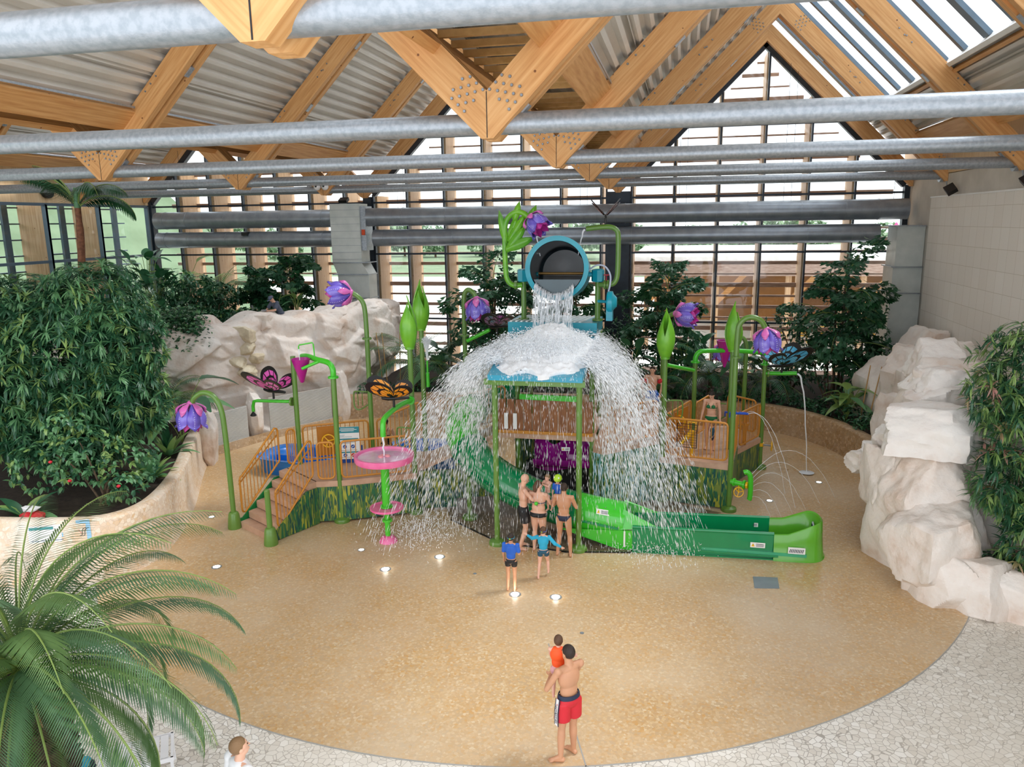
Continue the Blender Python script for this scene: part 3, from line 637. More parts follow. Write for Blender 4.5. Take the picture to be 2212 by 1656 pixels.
def butterfly(p, s, rz, col, col2, lab, tilt=(.9, .35)):
    s *= 1.3; t = thing('butterfly_figure', lab, 'butterfly', p)
    wf = mat(col+'_wing', col, .3, col2=col2, vs=3, coat=.3)
    up = [(0, 0), (.05, .28), (.2, .52), (.42, .62), (.55, .5), (.52, .3), (.36, .1), (.16, 0)]
    lo = [(0, 0), (.15, -.03), (.34, -.04), (.45, -.2), (.4, -.38), (.22, -.45), (.07, -.3), (.01, -.1)]
    def wing(outline, sgn, ang):
        c = np.mean(outline, 0); b = MB()
        V = [(0, x, y) for x, y in smooth_path([(a, q, 0) for a, q in outline]+[(outline[0][0], outline[0][1], 0)], 3)[:-1] and [(q.x, q.y) for q in smooth_path([(a, q_, 0) for a, q_ in outline]+[(*outline[0], 0)], 3)[:-1]]]
        n = len(V); b.add([(-.012, y, z) for _, y, z in V]+[(.012, y, z) for _, y, z in V], [tuple(range(n)), tuple(range(2*n-1, n-1, -1))]+[(i, n+i, n+(i+1) % n, (i+1) % n) for i in range(n)])
        # coloured cells between black veins
        b.mi = 1; O = np.array(outline); m = len(O)
        for i in range(1, m-1):
            a, q = O[i], O[i+1]; r0 = O[0]
            for lo_, hi_ in ((.22, .52), (.57, .86)):
                c4 = [r0+(a-r0)*lo_, r0+(a-r0)*hi_, r0+(q-r0)*hi_, r0+(q-r0)*lo_]; cc = np.mean(c4, 0); c4 = [cc+(z-cc)*.78 for z in c4]
                for sd in (-1, 1): b.add([(sd*.0145, z[0], z[1]) for z in c4]+[(sd*.008, z[0], z[1]) for z in c4], [(0, 1, 2, 3), (3, 2, 1, 0)][:1]+[(0, 4, 5, 1), (1, 5, 6, 2), (2, 6, 7, 3), (3, 7, 4, 0)])
        b.mi = 0
        b.xf(Matrix.Scale(s, 4) @ Matrix.Rotation(rz, 4, 'Z') @ (Matrix.Rotation(sgn*ang, 4, 'Y')) @ Matrix.Translation((0, 0, .05)) @ Matrix(((1, 0, 0, 0), (0, 0, 1, 0), (0, 1, 0, 0), (0, 0, 0, 1))))
        obj('wing', b, [M['black'], wf], t, local=True, smooth=False)
    for sgn in (-1, 1): wing(up, sgn, tilt[0]); wing(lo, sgn, tilt[0]+.1)
    b = MB().cap((0, -.34, 0), (0, .12, .0), .03, .05).cap((0, .12, 0), (0, .24, .02), .05, .045).xf(Matrix.Scale(s, 4) @ Matrix.Rotation(rz, 4, 'Z')); obj('body', b, M['black'], t, local=True)
    each('antenna', [MB().tube([(0, .25, .03), (q*.06, .33, .12), (q*.12, .38, .17)], .007, 6).xf(Matrix.Scale(s, 4) @ Matrix.Rotation(rz, 4, 'Z')) for q in (-1, 1)], M['black'], t, local=True)
    obj('mount', MB().cyl((0, 0, -.2*1.1), (0, 0, 0), .03, seg=10), M['black'], t, local=True); return t
def clampj(t, p, d): obj('clamp', flange(MB(), p, .06, .05, d), M['post'], t)
def railing(lab, a, b_, za, zb, h=.95, n=None, gap=.09, mid=False, col='orange', group='ochre barred railings', name='railing', loop=True):
    a, b_ = Vector((*a, 0)), Vector((*b_, 0)); L = (b_-a).length; d = (b_-a)/L; n = n or max(3, int(L/.125))
    t = thing(name, lab, 'railing', ((a.x+b_.x)/2, (a.y+b_.y)/2, min(za, zb)), group)
    A, B = a+d*gap, b_-d*gap; A.z, B.z = za, zb; up = Vector((0, 0, 1)); m = M[col]
    if loop:
        r_ = .09; pts = [A+up*.0+d*r_, B-d*r_]+[B+up*r_, B+up*(h-r_)]+[B-d*r_+up*h, A+d*r_+up*h]+[A+up*(h-r_), A+up*r_]
        obj('top_rail', MB().tube([A+up*(h-r_), A+d*r_*.35+up*(h-r_*.3), A+d*r_+up*h, B-d*r_+up*h, B-d*r_*.35+up*(h-r_*.3), B+up*(h-r_)], .028, 10), m, t)
        obj('bottom_rail', MB().tube([A+up*r_, A+d*r_*.35+up*r_*.3, A+d*r_, B-d*r_, B-d*r_*.35+up*r_*.3, B+up*r_], .026, 10), m, t)
        each('end_post', [MB().cyl(q+up*r_, q+up*(h-r_), .027, seg=10) for q in (A, B)], m, t)
    else:
        obj('top_rail', MB().cyl(A+up*h, B+up*h, .028, seg=10), m, t); obj('bottom_rail', MB().cyl(A, B, .026, seg=10), m, t)
    for k in range(1, n):
        q = A+(B-A)*k/n; obj('baluster', MB().cyl(q+up*.01, q+up*(h-.01), .0115, seg=7), m, t)
    if mid: obj('handrail', MB().cyl(A+up*(h-.22)+Vector((d.y, -d.x, 0))*-.05, B+up*(h-.22)+Vector((d.y, -d.x, 0))*-.05, .018, seg=8), m, t)
    return t
# ---- posts of the left platform
t = thing('flower_post', 'green arching flower post at the foot of the stairs, left end, purple bell hanging left', 'flower post', (-10.87, 16.27, 0), 'arching bell flower posts')
post(t, -10.87, 16.27, .42, disc='cone')
P = smooth_path([(-10.87, 16.27, .42), (-10.88, 16.27, 1.6), (-10.9, 16.27, 2.6), (-10.95, 16.27, 3.1), (-11.12, 16.27, 3.42), (-11.4, 16.27, 3.5), (-11.65, 16.27, 3.36), (-11.74, 16.27, 3.2)], 5)
obj('arched_stem', MB().tube(P, .066, 16), M['post'], t); flower(t, (-11.77, 16.27, 3.2), (-.06, -.03, -1), 1.0, .3)
t = thing('newel_post', 'short green post on a tapered foot, right of the bottom stair', 'post', (-9.42, 15.5, 0)); post(t, -9.42, 15.5, 1.36, disc='cone'); obj('rounded_cap', MB().ell((-9.42, 15.5, 1.36), (.066, .066, .05)), M['post'], t)
t = thing('pipe_post', 'tall green post with bright elbow pipe leading to the magenta cone', 'post', (-8.35, 17.17, 0)); post(t, -8.35, 17.17, 3.8)
obj('flange', flange(MB(), (-8.35, 17.17, 3.8)), M['lime'], t)
P = smooth_path([(-8.35, 17.17, 3.8), (-8.35, 17.17, 4.0), (-8.5, 17.26, 4.14), (-8.9, 17.45, 4.18), (-9.3, 17.75, 4.2), (-9.6, 18.0, 4.15)], 5); obj('elbow_pipe', MB().tube(P, .07, 14), M['lime'], t)
obj('branch_pipe', MB().cyl((-8.78, 17.4, 4.16), (-9.2, 17.2, 3.98), .04, seg=12), M['lime'], t)
obj('spout_pipe', MB().tube([(-8.98, 17.5, 4.2), (-9.0, 17.5, 4.56), (-9.02, 17.5, 4.6), (-9.36, 17.45, 4.54), (-9.38, 17.45, 4.5), (-9.38, 17.45, 4.44)], .018, 8), M['lime'], t)
t = thing('tipping_cone', 'magenta cone bucket hanging under a thin spout, left side', 'cone', (-9.32, 17.4, 3.5), 'magenta tipping cones')
obj('cone_shell', MB().lathe([(.02, 0), (.05, .02), (.24, .62), (.225, .62), (.035, .04), (.0, .03)], (-9.32, 17.4, 3.58), 24, cap=False), M['cone'], t)
obj('water_thread', MB().cyl((-9.37, 17.45, 4.05), (-9.38, 17.45, 4.46), .012, seg=6), M['water'], t)
t = thing('pipe_post', 'green post holding the pink butterfly arm, left rear corner of the stairs', 'post', (-10.0, 18.25, 0)); post(t, -10.0, 18.25, 4.1)
obj('flange', flange(MB(), (-10.12, 18.25, 2.86), .12, .05, (1, 0, 0)), M['post'], t)
obj('spray_arm', MB().tube([(-10.1, 18.25, 2.86), (-11.1, 18.2, 2.86), (-11.22, 18.2, 2.84), (-11.26, 18.2, 2.7), (-11.26, 18.2, 2.55)], .045, 12), M['lime'], t)
obj('shower_head', MB().lathe([(.07, -.06), (.09, -.04), (.02, .06)], (-11.24, 18.15, 2.5), 12), M['black'], t)
butterfly((-10.62, 18.2, 3.15), .92, 1.3, 'D8489F', 'E66BC6', 'pink butterfly figure on a green arm against the left rock wall', tilt=(.7, .3))
t = thing('flower_post', 'tall green flower post behind the left deck, its purple bell facing left high up', 'flower post', (-8.32, 19.3, 0), 'arching bell flower posts'); post(t, -8.32, 19.3, 4.43)
obj('flange', flange(MB(), (-8.32, 19.3, 4.45)), M['post'], t)
P = smooth_path([(-8.32, 19.3, 4.45), (-8.33, 19.3, 5.1), (-8.38, 19.3, 5.42), (-8.52, 19.28, 5.6), (-8.68, 19.26, 5.7)], 5); obj('arched_stem', MB().tube(P, .064, 14), M['post'], t); flower(t, (-8.7, 19.25, 5.7), (-1, -.15, -.12), .95, .2)
t = thing('bud_post', 'green bud post with the orange butterfly arm, front right of the left deck', 'bud post', (-6.66, 18.1, 0), 'closed green bud posts'); post(t, -6.66, 18.1, 4.42)
obj('bud_flange', flange(MB(), (-6.66, 18.1, 4.42), .12, .05), M['budg'], t); bud(t, -6.66, 18.1, 4.45, 1.3, .6)
obj('flange', flange(MB(), (-6.66, 18.0, 3.08), .11, .05, (0, 1, 0)), M['lime'], t)
P = smooth_path([(-6.66, 18.0, 3.08), (-6.72, 17.4, 3.1), (-6.74, 16.75, 3.06), (-6.73, 16.35, 3.0), (-6.72, 16.24, 2.85), (-6.72, 16.22, 2.62)], 5); obj('spray_arm', MB().tube(P, .065, 14), M['lime'], t)
butterfly((-6.72, 17.0, 3.36), .8, 1.9, 'F2A21E', 'E88A14', 'orange and black butterfly figure on the green arm above the pink mushroom table', tilt=(.65, .3))
t = thing('bud_post', 'green bud post standing behind the other one left of the splash', 'bud post', (-7.0, 20.0, 0), 'closed green bud posts'); post(t, -7.0, 20.0, 4.62)
obj('bud_flange', flange(MB(), (-7.0, 20.0, 4.62), .12, .05), M['budg'], t); bud(t, -7.0, 20.0, 4.65, 1.35, 2.4)
obj('fountain_nozzle', MB().cyl((-6.86, 20, 3.0), (-6.86, 20, 3.4), .05, seg=10).cyl((-6.86, 20, 3.4), (-6.86, 20, 3.75), .028, seg=10), M['lime'], t)
t = thing('flower_post', 'green flower post behind the splash on the left, bell hanging right', 'flower post', (-6.1, 21.2, 0), 'arching bell flower posts'); post(t, -6.1, 21.2, 4.4)
obj('flange', flange(MB(), (-6.1, 21.2, 4.3)), M['post'], t)
P = smooth_path([(-6.1, 21.2, 4.3), (-6.1, 21.2, 5.2), (-6.07, 21.2, 5.5), (-5.95, 21.2, 5.62), (-5.8, 21.2, 5.52), (-5.74, 21.2, 5.38)], 5); obj('arched_stem', MB().tube(P, .066, 14), M['post'], t); flower(t, (-5.72, 21.2, 5.36), (.12, -.1, -1), .98, .5)
obj('spray_arm', MB().cyl((-6.0, 21.1, 4.15), (-5.3, 21.0, 4.5), .055, seg=12), M['lime'], t)
butterfly((-5.15, 21.3, 4.55), .75, 2.2, '2F8E98', 'A83A84', 'teal and magenta butterfly figure half hidden behind the splash', tilt=(.7, .3))
# ---- left deck, stairs
t = thing('play_deck', 'low tan deck left of the splash with a painted grass skirt', 'play deck', (-8.2, 18.4, 0))
DL = [(-8.9, 16.95), (-8.28, 17.15), (-6.6, 18.05), (-6.8, 20.05), (-8.35, 19.4), (-10.05, 18.3), (-10.2, 17.85)]
obj('deck_plate', MB().prism(DL, .97, 1.12), M['decktan'], t, smooth=False)
each('skirt_panel', [MB().vpanel(DL[i], DL[i+1], .06, .97, .04) for i in (0, 1, 2, 3, 4, 5)], M['mural'], t, smooth=False)
st = thing('staircase', 'tan six-step stairs leading up to the low left deck', 'stairs', (-9.9, 16.7, 0))
P1, P2 = Vector((-10.72, 16.32, 0)), Vector((-9.48, 15.62, 0)); Q1, Q2 = Vector((-10.2, 17.85, 0)), Vector((-8.9, 16.95, 0))
for k in range(6):
    f0, f1 = k/6, (k+1.12)/6; z = .19*(k+1)-.02
    pts4 = [P1.lerp(Q1, f0), P2.lerp(Q2, f0), P2.lerp(Q2, f1), P1.lerp(Q1, f1)]
    obj('step', MB().prism([(q.x, q.y) for q in pts4], z-.17 if k else .008, z), M['decktan'], st, smooth=False)
def stringer(A, B, m, nm):
    a, b_ = A, B; V = []; d = (b_-a).normalized(); nr = Vector((-d.y, d.x, 0))*.02
    prof = [(0, .02), (1, .02), (1, .97), (.75, .97), (.06, .24), (0, .24)]
    for s in (-1, 1): V += [tuple(a.lerp(b_, u)+nr*s+Vector((0, 0, z))) for u, z in prof]
    n = len(prof); obj(nm, MB().add(V, [tuple(range(n)), tuple(range(2*n-1, n-1, -1))]+[(i, n+i, n+(i+1) % n, (i+1) % n) for i in range(n)]), m, st, smooth=False)
off = (P2-P1).normalized()*.04
stringer(P2+off, Q2+off, M['mural'], 'painted_side_panel'); stringer(P1-off, Q1-off, M['greendark'], 'green_side_panel')
railing('sloping ochre railing on the left side of the stairs', (-10.8, 16.42), (-10.28, 17.8), .32, 1.3, h=.98, n=12, mid=True)
railing('sloping ochre railing on the near right side of the stairs', (-9.42, 15.72), (-8.86, 16.9), .32, 1.28, h=.98, n=11, mid=True)
railing('short ochre railing between stair top and the elbow pipe post', (-8.9, 16.92), (-8.35, 17.12), 1.2, 1.2, n=5)
railing('ochre railing along the front of the left deck above the grass mural', (-8.35, 17.12), (-6.66, 18.05), 1.2, 1.2, n=14)
railing('short ochre railing left of the pink butterfly post', (-10.24, 17.86), (-10.0, 18.2), 1.2, 1.2, n=4)
rl = railing('ochre railing behind the rules board at the rear of the left deck', (-10.0, 18.3), (-8.35, 19.35), 1.2, 1.2, n=14)
railing('ochre railing right of the rear flower post on the left deck', (-8.3, 19.4), (-7.0, 20.0), 1.2, 1.6, n=10)
t = thing('steering_panel', 'ochre play panel with a yellow steering wheel on the rear railing', 'play panel', (-9.35, 18.7, 1.2), 'ochre play panels with yellow wheels')
obj('panel', MB().vpanel((-9.6, 18.52), (-9.1, 18.84), 1.28, 2.1, .03), M['ochrepanel'], t, smooth=False)
def wheel(t, c, r, nrm, m='yellow', nm='wheel'):
    nrm = Vector(nrm).normalized(); u = nrm.orthogonal().normalized(); v = nrm.cross(u); c = Vector(c)
    b = MB().tube([c+(u*math.cos(2*PI*k/24)+v*math.sin(2*PI*k/24))*r for k in range(24)], r*.11, 8, closed=True)
    for k in range(3): a = 2*PI*k/3+.5; b.cyl(c, c+(u*math.cos(a)+v*math.sin(a))*r, r*.1, seg=6)
    b.ell(c, r*.18, 10, 6); obj(nm, b, M[m], t)
wheel(t, (-9.28, 18.55, 1.72), .17, (.4, -1, .1))
# rules board
def rules(t):
    a, c = (-8.98, 18.42), (-8.4, 18.62); V = Vector((c[0]-a[0], c[1]-a[1], 0)).normalized(); nr = Vector((V.y, -V.x, 0))
    obj('board', MB().vpanel(a, c, 1.25, 2.15, .02), M['stickerw'], t, smooth=False)
    W_ = .613
    def r(u0, u1, z0, z1, m, nm, k=.0125):
        p = [Vector((a[0], a[1], 0))+V*(W_*u)+nr*k for u in (u0, u1)]; obj(nm, MB().add([(p[0].x, p[0].y, z0), (p[1].x, p[1].y, z0), (p[1].x, p[1].y, z1), (p[0].x, p[0].y, z1)], [(0, 1, 2, 3)]), m, t, smooth=False)
    tl = mat('board_teal', '2C8C99', .4); bl = mat('pictogram_blue', '2C58A8', .4)
    r(0, 1, 1.98, 2.15, tl, 'header_band'); r(.05, .95, 1.79, 1.83, tl, 'band'); r(.05, .95, 1.42, 1.46, tl, 'band')
    for z, u in ((2.11, .6), (2.075, .8), (2.04, .55)): r(.5-u/2, .5+u/2, z-.01, z+.003, M['stickerw'], 'text_line', .016)
    for z, u in ((1.93, .3), (1.90, .25), (1.875, .6), (1.745, .8), (1.72, .75), (1.695, .5), (1.5, .8), (1.3, .9)): r(.08, .08+u, z-.006, z+.002, M['ink'] if z < 1.87 else tl, 'text_line', .015)
    for u, z, m in ((.35, 1.6, bl), (.7, 1.6, bl), (.35, 1.36, bl), (.7, 1.36, mat('pictogram_red', 'D03A3A', .4))):
        p = Vector((a[0], a[1], 0))+V*(W_*u)+nr*.014; p.z = z; b = MB().cyl(p, p+nr*.004, .052, seg=20); obj('pictogram', b, m, t)
        q = p+nr*.006; obj('pictogram_figure', MB().beam(q-V*.028-Vector((0, 0, .02)), q+V*.028+Vector((0, 0, .02)), .006, .014), M['stickerw'], t)
t = thing('rules_board', 'white and teal bathing rules board standing on the left deck', 'sign', (-8.7, 18.5, 1.12)); rules(t)
obj('backing', MB().vpanel((-9.05, 18.42), (-8.36, 18.66), 1.12, 1.6, .015).xf(Matrix.Translation((0, .05, 0))), mat('navy_panel', '1C4C9E', .4), t, smooth=False)
# grab handles
def grab(lab, c, dx, dy, s=.42):
    t = thing('grab_handle', lab, 'handle', c, 'green looped grab handles'); c = Vector(c); d = Vector((dx, dy, 0)).normalized()
    P = [c, c+d*(s-.08), c+d*s-Vector((0, 0, .08)), c+d*s-Vector((0, 0, s)), c+d*(s-.1)-Vector((0, 0, s+.1)), c+d*.18-Vector((0, 0, s+.06)), c-Vector((0, 0, s-.06))]
    obj('loop', MB().tube(smooth_path(P, 4), .02, 8), M['post'], t)
    each('bar', [MB().cyl(c+d*q, c+d*q-Vector((0, 0, s-.02)), .012, seg=6) for q in (.16, .3)], M['post'], t)
grab('green looped grab handle left of the tall rear flower post', (-8.4, 19.3, 2.95), -1, .1)
grab('green looped grab handle beside the front bud post', (-6.72, 18.15, 2.3), -1, .1)
# ---- blue basins behind the left deck
def basin(lab, cx, cy, L, Wd, rz, h=.5):
    t = thing('slide_basin', lab, 'slide basin', (cx, cy, 0), 'blue fibreglass slide basins', rz=rz); P = []
    for r, z in ((1.0, .0), (1.05, h*.8), (1.12, h), (.98, h), (.9, h*.85), (.82, .16), (.0, .14)):
        row = []
        for k in range(40):
            a = 2*PI*k/40; ca, sa = math.cos(a), math.sin(a); e = .5
            row.append((L/2*r*abs(ca)**e*(1 if ca > 0 else -1), Wd/2*r*abs(sa)**e*(1 if sa > 0 else -1), z))
        P.append(row)
    obj('tray', MB().grid(P, close=True), M['blue'], t, local=True, ang=.9)
    obj('centre_rib', MB().box((-L*.42, -.05, .14), (L*.42, .05, h*.8)), M['blue'], t, local=True)
    obj('water_film', MB().box((-L*.38, -Wd*.36, .15), (L*.38, Wd*.36, .2)), mat('basin_water', '5FB4F0', .05, coat=1), t, local=True)
basin('large blue fibreglass slide basin behind the stairs', -11.1, 21.0, 3.0, 1.7, -.1)
basin('smaller blue fibreglass slide basin right of the woman in black', -7.6, 22.3, 2.4, 1.3, .15, .6)
# ---- pink mushroom water table
t = thing('water_table', 'pink round water table with a second small disc on a bright green stem', 'water table', (-6.71, 16.2, 0))
obj('foot', MB().lathe([(.22, 0), (.2, .06), (.14, .13), (.09, .15)], (-6.71, 16.2, .008), 24), M['pinktable'], t)
obj('lower_stem', MB().cyl((-6.71, 16.2, .12), (-6.71, 16.2, .85), .065, seg=18), M['lime'], t)
obj('stem', MB().cyl((-6.71, 16.2, .86), (-6.71, 16.2, 2.05), .1, seg=22), M['lime'], t)
each('flange', [flange(MB(), (-6.71, 16.2, .9), .15, .04), flange(MB(), (-6.71, 16.2, .55), .12, .05)], M['lime'], t)
obj('small_disc', MB().lathe([(.06, 0), (.38, 0), (.4, .02), (.4, .06), (.36, .06), (.35, .04), (.06, .04)], (-6.71, 16.2, .83), 36), M['pinktable'], t)
obj('table_disc', MB().lathe([(.08, -.05), (.5, -.02), (.68, .02), (.70, .06), (.70, .17), (.64, .17), (.62, .09), (.3, .05), (0, .05)], (-6.71, 16.2, 2.02), 48), M['pinktable'], t)
obj('shallow_water', MB().lathe([(0, 2.14), (.62, 2.14)], (-6.71, 16.2, 0), 40, cap=False), mat('pink_water', 'F2A4CC', .06, col2='F6D8E8', vs=3, coat=1), t)
b = MB()
for k in range(7): a = R.random()*6.28; b.ell((-6.71+.09*math.cos(a), 16.2+.09*math.sin(a), 2.14), (.06, .06, .035), 8, 6)
obj('bubbling_crown', b, mat('bubbling_water', 'F7A0A8', .2), t)
# ---- tower
t = thing('play_tower', 'central tower with timber planked wall and tan decks behind the splash', 'play tower', (-3.1, 20, 0))
for x in (-4.12, -2.16):
    for y in (19.2, 21.0): post(t, x, y, 4.55)
TD = [(-4.6, 18.95), (-2.1, 18.95), (-2.1, 21.3), (-4.6, 21.3)]
obj('tower_deck', MB().prism(TD, 1.93, 2.1), M['decktan'], t, smooth=False)
TM = [(-2.1, 19.05), (-1.8, 18.85), (-.45, 20.1), (-.6, 22.5), (-2.1, 22.4)]
obj('middle_deck', MB().prism(TM, 1.62, 1.78), M['decktan'], t, smooth=False)
obj('reed_skirt_panel', MB().vpanel((-1.8, 18.9), (-.45, 20.15), .06, 1.62, .04), M['muralsky'], t, smooth=False)
obj('reed_side_panel', MB().vpanel((-2.1, 19.05), (-1.82, 18.9), .06, 1.62, .04), M['muralsky'], t, smooth=False)
obj('grass_back_panel', MB().vpanel((-4.5, 20.6), (-2.9, 20.6), .06, 1.9, .04), M['mural'], t, smooth=False)
plank = mat('wet_brown_planks', '9A6236', .4, col2='7C4A26', vs=7, stretch=(3, 3, .5))
for k in range(11):
    x = -4.58+k*.228; obj('wall_plank', MB().box((x, 18.93+.015*(k % 2), 2.12), (x+.195, 18.97+.015*(k % 2), 2.98)), plank, t, smooth=False)
obj('wall_sill', MB().box((-4.6, 18.88, 2.08), (-2.1, 18.98, 2.16)), M['orange'], t, smooth=False)
for k in range(9):
    x = -4.4+k*.27; obj('upper_plank', MB().box((x, 20.9, 3.15), (x+.2, 20.94, 3.95)), plank, t, smooth=False)
obj('lime_beam', MB().beam((-4.0, 18.9, 3.08), (-2.5, 18.9, 3.06), .1, .14), M['slidelime'], t, smooth=False)
each('white_tag', [MB().box((x, 18.88, 2.2), (x+.1, 18.91, 2.62)) for x in (-4.42, -4.18)], M['stickerw'], t, smooth=False)
obj('purple_slide_panel', MB().grid([[(-3.75+.1*i, 19.6-.25*math.sin(i*.35), z+(.12*math.sin(i*.8) if j == 3 else 0)) for i in range(16)] for j, z in enumerate((.95, 1.25, 1.55, 1.8))]), M['slidepurple'], t)
obj('purple_slide_chute', MB().grid([[(-3.7+.1*i, 19.35+.28*math.cos(a), 1.35+.28*math.sin(a)-.02*i*0) for i in range(16)] for a in np.linspace(PI, 2*PI, 9)]), M['slidepurple'], t)
for p, q in (((-3.4, 19.32, 1.15), (-3.35, 19.32, 1.55)), ((-2.7, 19.32, 1.1), (-2.6, 19.34, 1.6))): obj('white_seam', MB().cyl(p, q, .012, seg=6), M['white'], t)
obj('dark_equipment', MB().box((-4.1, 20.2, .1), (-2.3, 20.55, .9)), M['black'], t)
railing('ochre railing of the middle deck right of the tower, seen through the water', (-1.8, 18.9), (-.45, 20.12), 1.88, 1.88, n=13)
railing('ochre railing at the rear of the middle deck', (-2.1, 22.3), (-.6, 22.4), 1.88, 1.88, n=12)
railing('ochre railing on the bridge left of the tower behind the water', (-6.6, 19.9), (-4.6, 20.2), 1.7, 2.1, n=16)
t = thing('bridge_deck', 'tan walkway joining the low left deck to the tower behind the water', 'play deck', (-5.8, 19.6, 0))
obj('walkway', MB().add([(-6.75, 18.3, 1.0), (-4.6, 19.0, 1.95), (-4.6, 20.4, 1.95), (-6.85, 20.0, 1.0), (-6.75, 18.3, 1.12), (-4.6, 19.0, 2.08), (-4.6, 20.4, 2.08), (-6.85, 20.0, 1.12)], BOXF), M['decktan'], t, smooth=False)
each('skirt_panel', [MB().vpanel((-6.6, 18.3), (-5.7, 18.6), .06, 1.1, .04), MB().vpanel((-5.7, 18.6), (-4.75, 18.95), .3, 1.5, .04)], M['mural'], t, smooth=False)
# canopy
t = thing('splash_canopy', 'blue sloping splash roof on green posts under the tipping bucket', 'canopy', (-3.1, 17.8, 0))
for x in (-4.08, -2.14): post(t, x, 16.53, 3.95)
obj('roof_slab', MB().add([(-4.2, 16.35, 4.02), (-2.05, 16.35, 4.02), (-2.0, 19.45, 4.45), (-4.35, 19.45, 4.45), (-4.2, 16.35, 4.14), (-2.05, 16.35, 4.14), (-2.0, 19.45, 4.6), (-4.35, 19.45, 4.6)], BOXF), M['roofteal'], t, smooth=False)
obj('front_beam', MB().beam((-4.3, 16.45, 3.97), (-2.0, 16.45, 3.97), .1, .13), M['post'], t, smooth=False)
each('side_beam', [MB().beam((x, 16.5, 3.97), (x, 19.4, 4.36), .09, .12) for x in (-4.12, -2.12)], M['post'], t, smooth=False)
t = thing('splash_box', 'turquoise box with a slatted top between canopy and bucket', 'box', (-3.2, 20.1, 4.55))
obj('box_shell', MB().box((-4.42, 19.5, 4.62), (-2.08, 20.95, 4.93)), M['teal'], t, smooth=False)
each('top_slat', [MB().beam((x, 19.55, 4.945), (x+.25, 20.9, 4.945), .06, .03) for x in np.arange(-4.35, -2.4, .14)], M['white'], t, smooth=False)
t = thing('tipping_bucket', 'big turquoise tipping bucket pouring water at the top of the tower', 'bucket', (-3.15, 20, 5))
CB = Vector((-3.05, 19.05, 6.36)); CE = Vector((-3.1, 20.75, 6.15)); ax = (CE-CB).normalized(); RM = Vector((0, 0, 1)).rotation_difference(ax).to_matrix(); Lb = (CE-CB).length
obj('bucket_shell', MB().lathe([(.68, .02), (.80, 0), (.80, .06), (.74, .08), (.72, Lb-.1), (.66, Lb), (0, Lb), (0, Lb-.05), (.6, Lb-.06), (.66, Lb-.12), (.68, .02)], CB, 56, mtx=RM, cap=False), M['teal'], t)
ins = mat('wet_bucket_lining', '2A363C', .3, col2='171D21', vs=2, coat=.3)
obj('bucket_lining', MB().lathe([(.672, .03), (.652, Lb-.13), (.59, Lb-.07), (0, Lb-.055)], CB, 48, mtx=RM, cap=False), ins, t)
obj('cross_bar', MB().cyl(CB+Vector((-.58, .7, -.18)), CB+Vector((.58, .7, -.18)), .035, seg=10), mat('brass_bar', '8A6A34', .35, .4), t)
th_ = [(.66*math.cos(a), .66*math.sin(a)) for a in np.linspace(PI+.45, 2*PI-.45, 14)]
obj('water_pool', MB().add([(CB.x+x, CB.y+(0.02 if k == 0 else 1.45), CB.z+z) for k in (0, 1) for x, z in th_], [tuple(range(14)), tuple(range(27, 13, -1))]+[(i, 14+i, 14+(i+1) % 14, (i+1) % 14) for i in range(14)]), mat('pool_water', '34494E', .12, coat=.4), t, smooth=False)
t = thing('bucket_stand', 'two green uprights with turquoise pivot boxes carrying the tipping bucket', 'stand', (-3.1, 20, 4.9))
for x in (-4.09, -2.12):
    obj('upright', MB().cyl((x, 20, 4.93), (x, 20, 6.0), .07, seg=16), M['post'], t); obj('flange', flange(MB(), (x, 20, 4.96), .14), M['post'], t)
    obj('pivot_box', MB().lathe([(.0, 0), (.15, 0), (.17, .02), (.17, .3), (.13, .33), (0, .33)], (x, 20, 5.95), 8), M['teal'], t)
    obj('axle', MB().cyl((x, 20, 6.14), (x+(.4 if x < -3 else -.4), 20, 6.14), .06, seg=12), M['teal'], t)
t = thing('flower_post', 'green pipe with a leaf cluster and the highest purple bell pouring into the bucket', 'flower post', (-4.5, 19.9, 5.9), 'arching bell flower posts')
P = smooth_path([(-4.12, 19.95, 5.86), (-4.35, 19.9, 5.86), (-4.5, 19.9, 6.0), (-4.55, 19.9, 6.3), (-4.56, 19.9, 7.2), (-4.5, 19.9, 7.55), (-4.28, 19.88, 7.74), (-4.05, 19.85, 7.72), (-3.88, 19.82, 7.58)], 6); obj('arched_stem', MB().tube(P, .07, 14), M['budg'], t)
obj('flange', flange(MB(), (-4.28, 19.92, 5.86), .11, .07, (1, 0, 0)), M['post'], t)
flower(t, (-3.86, 19.8, 7.62), (.75, -.35, -.75), .85, .4, n=5)
def leaf3(p, tip, w, th=.03, side=Vector((1, 0, 0))):
    p, tip = Vector(p), Vector(tip); d = tip-p; sd = d.cross(Vector((0, 1, 0))).normalized(); P = []
    for j in range(9):
        v = j/8; c = p+d*v; h = w*math.sin(PI*min(.999, .12+v*.88))**.8; row = []
        for i in range(7): u = -1+2*i/6; row.append(c+sd*h*u+Vector((0, -th-.05*(1-abs(u)), 0)))
        for i in range(6, -1, -1): u = -1+2*i/6; row.append(c+sd*h*u+Vector((0, th*.5, 0)))
        P.append(row)
    return MB().grid(P, close=True)
for p, q, w in (((-4.45, 19.88, 7.0), (-3.95, 19.88, 7.75), .1), ((-4.5, 19.85, 6.75), (-3.98, 19.85, 7.4), .12), ((-4.5, 19.83, 6.8), (-3.75, 19.83, 7.1), .13), ((-4.52, 19.9, 6.95), (-4.7, 19.9, 7.8), .1), ((-4.3, 19.9, 7.5), (-4.15, 19.9, 8.02), .09), ((-3.98, 19.95, 7.4), (-3.72, 19.95, 7.92), .1), ((-4.4, 19.92, 6.9), (-4.25, 19.92, 7.65), .14)):
    obj('leaf', leaf3(p, q, w), M['budg'], t, ang=1.2)
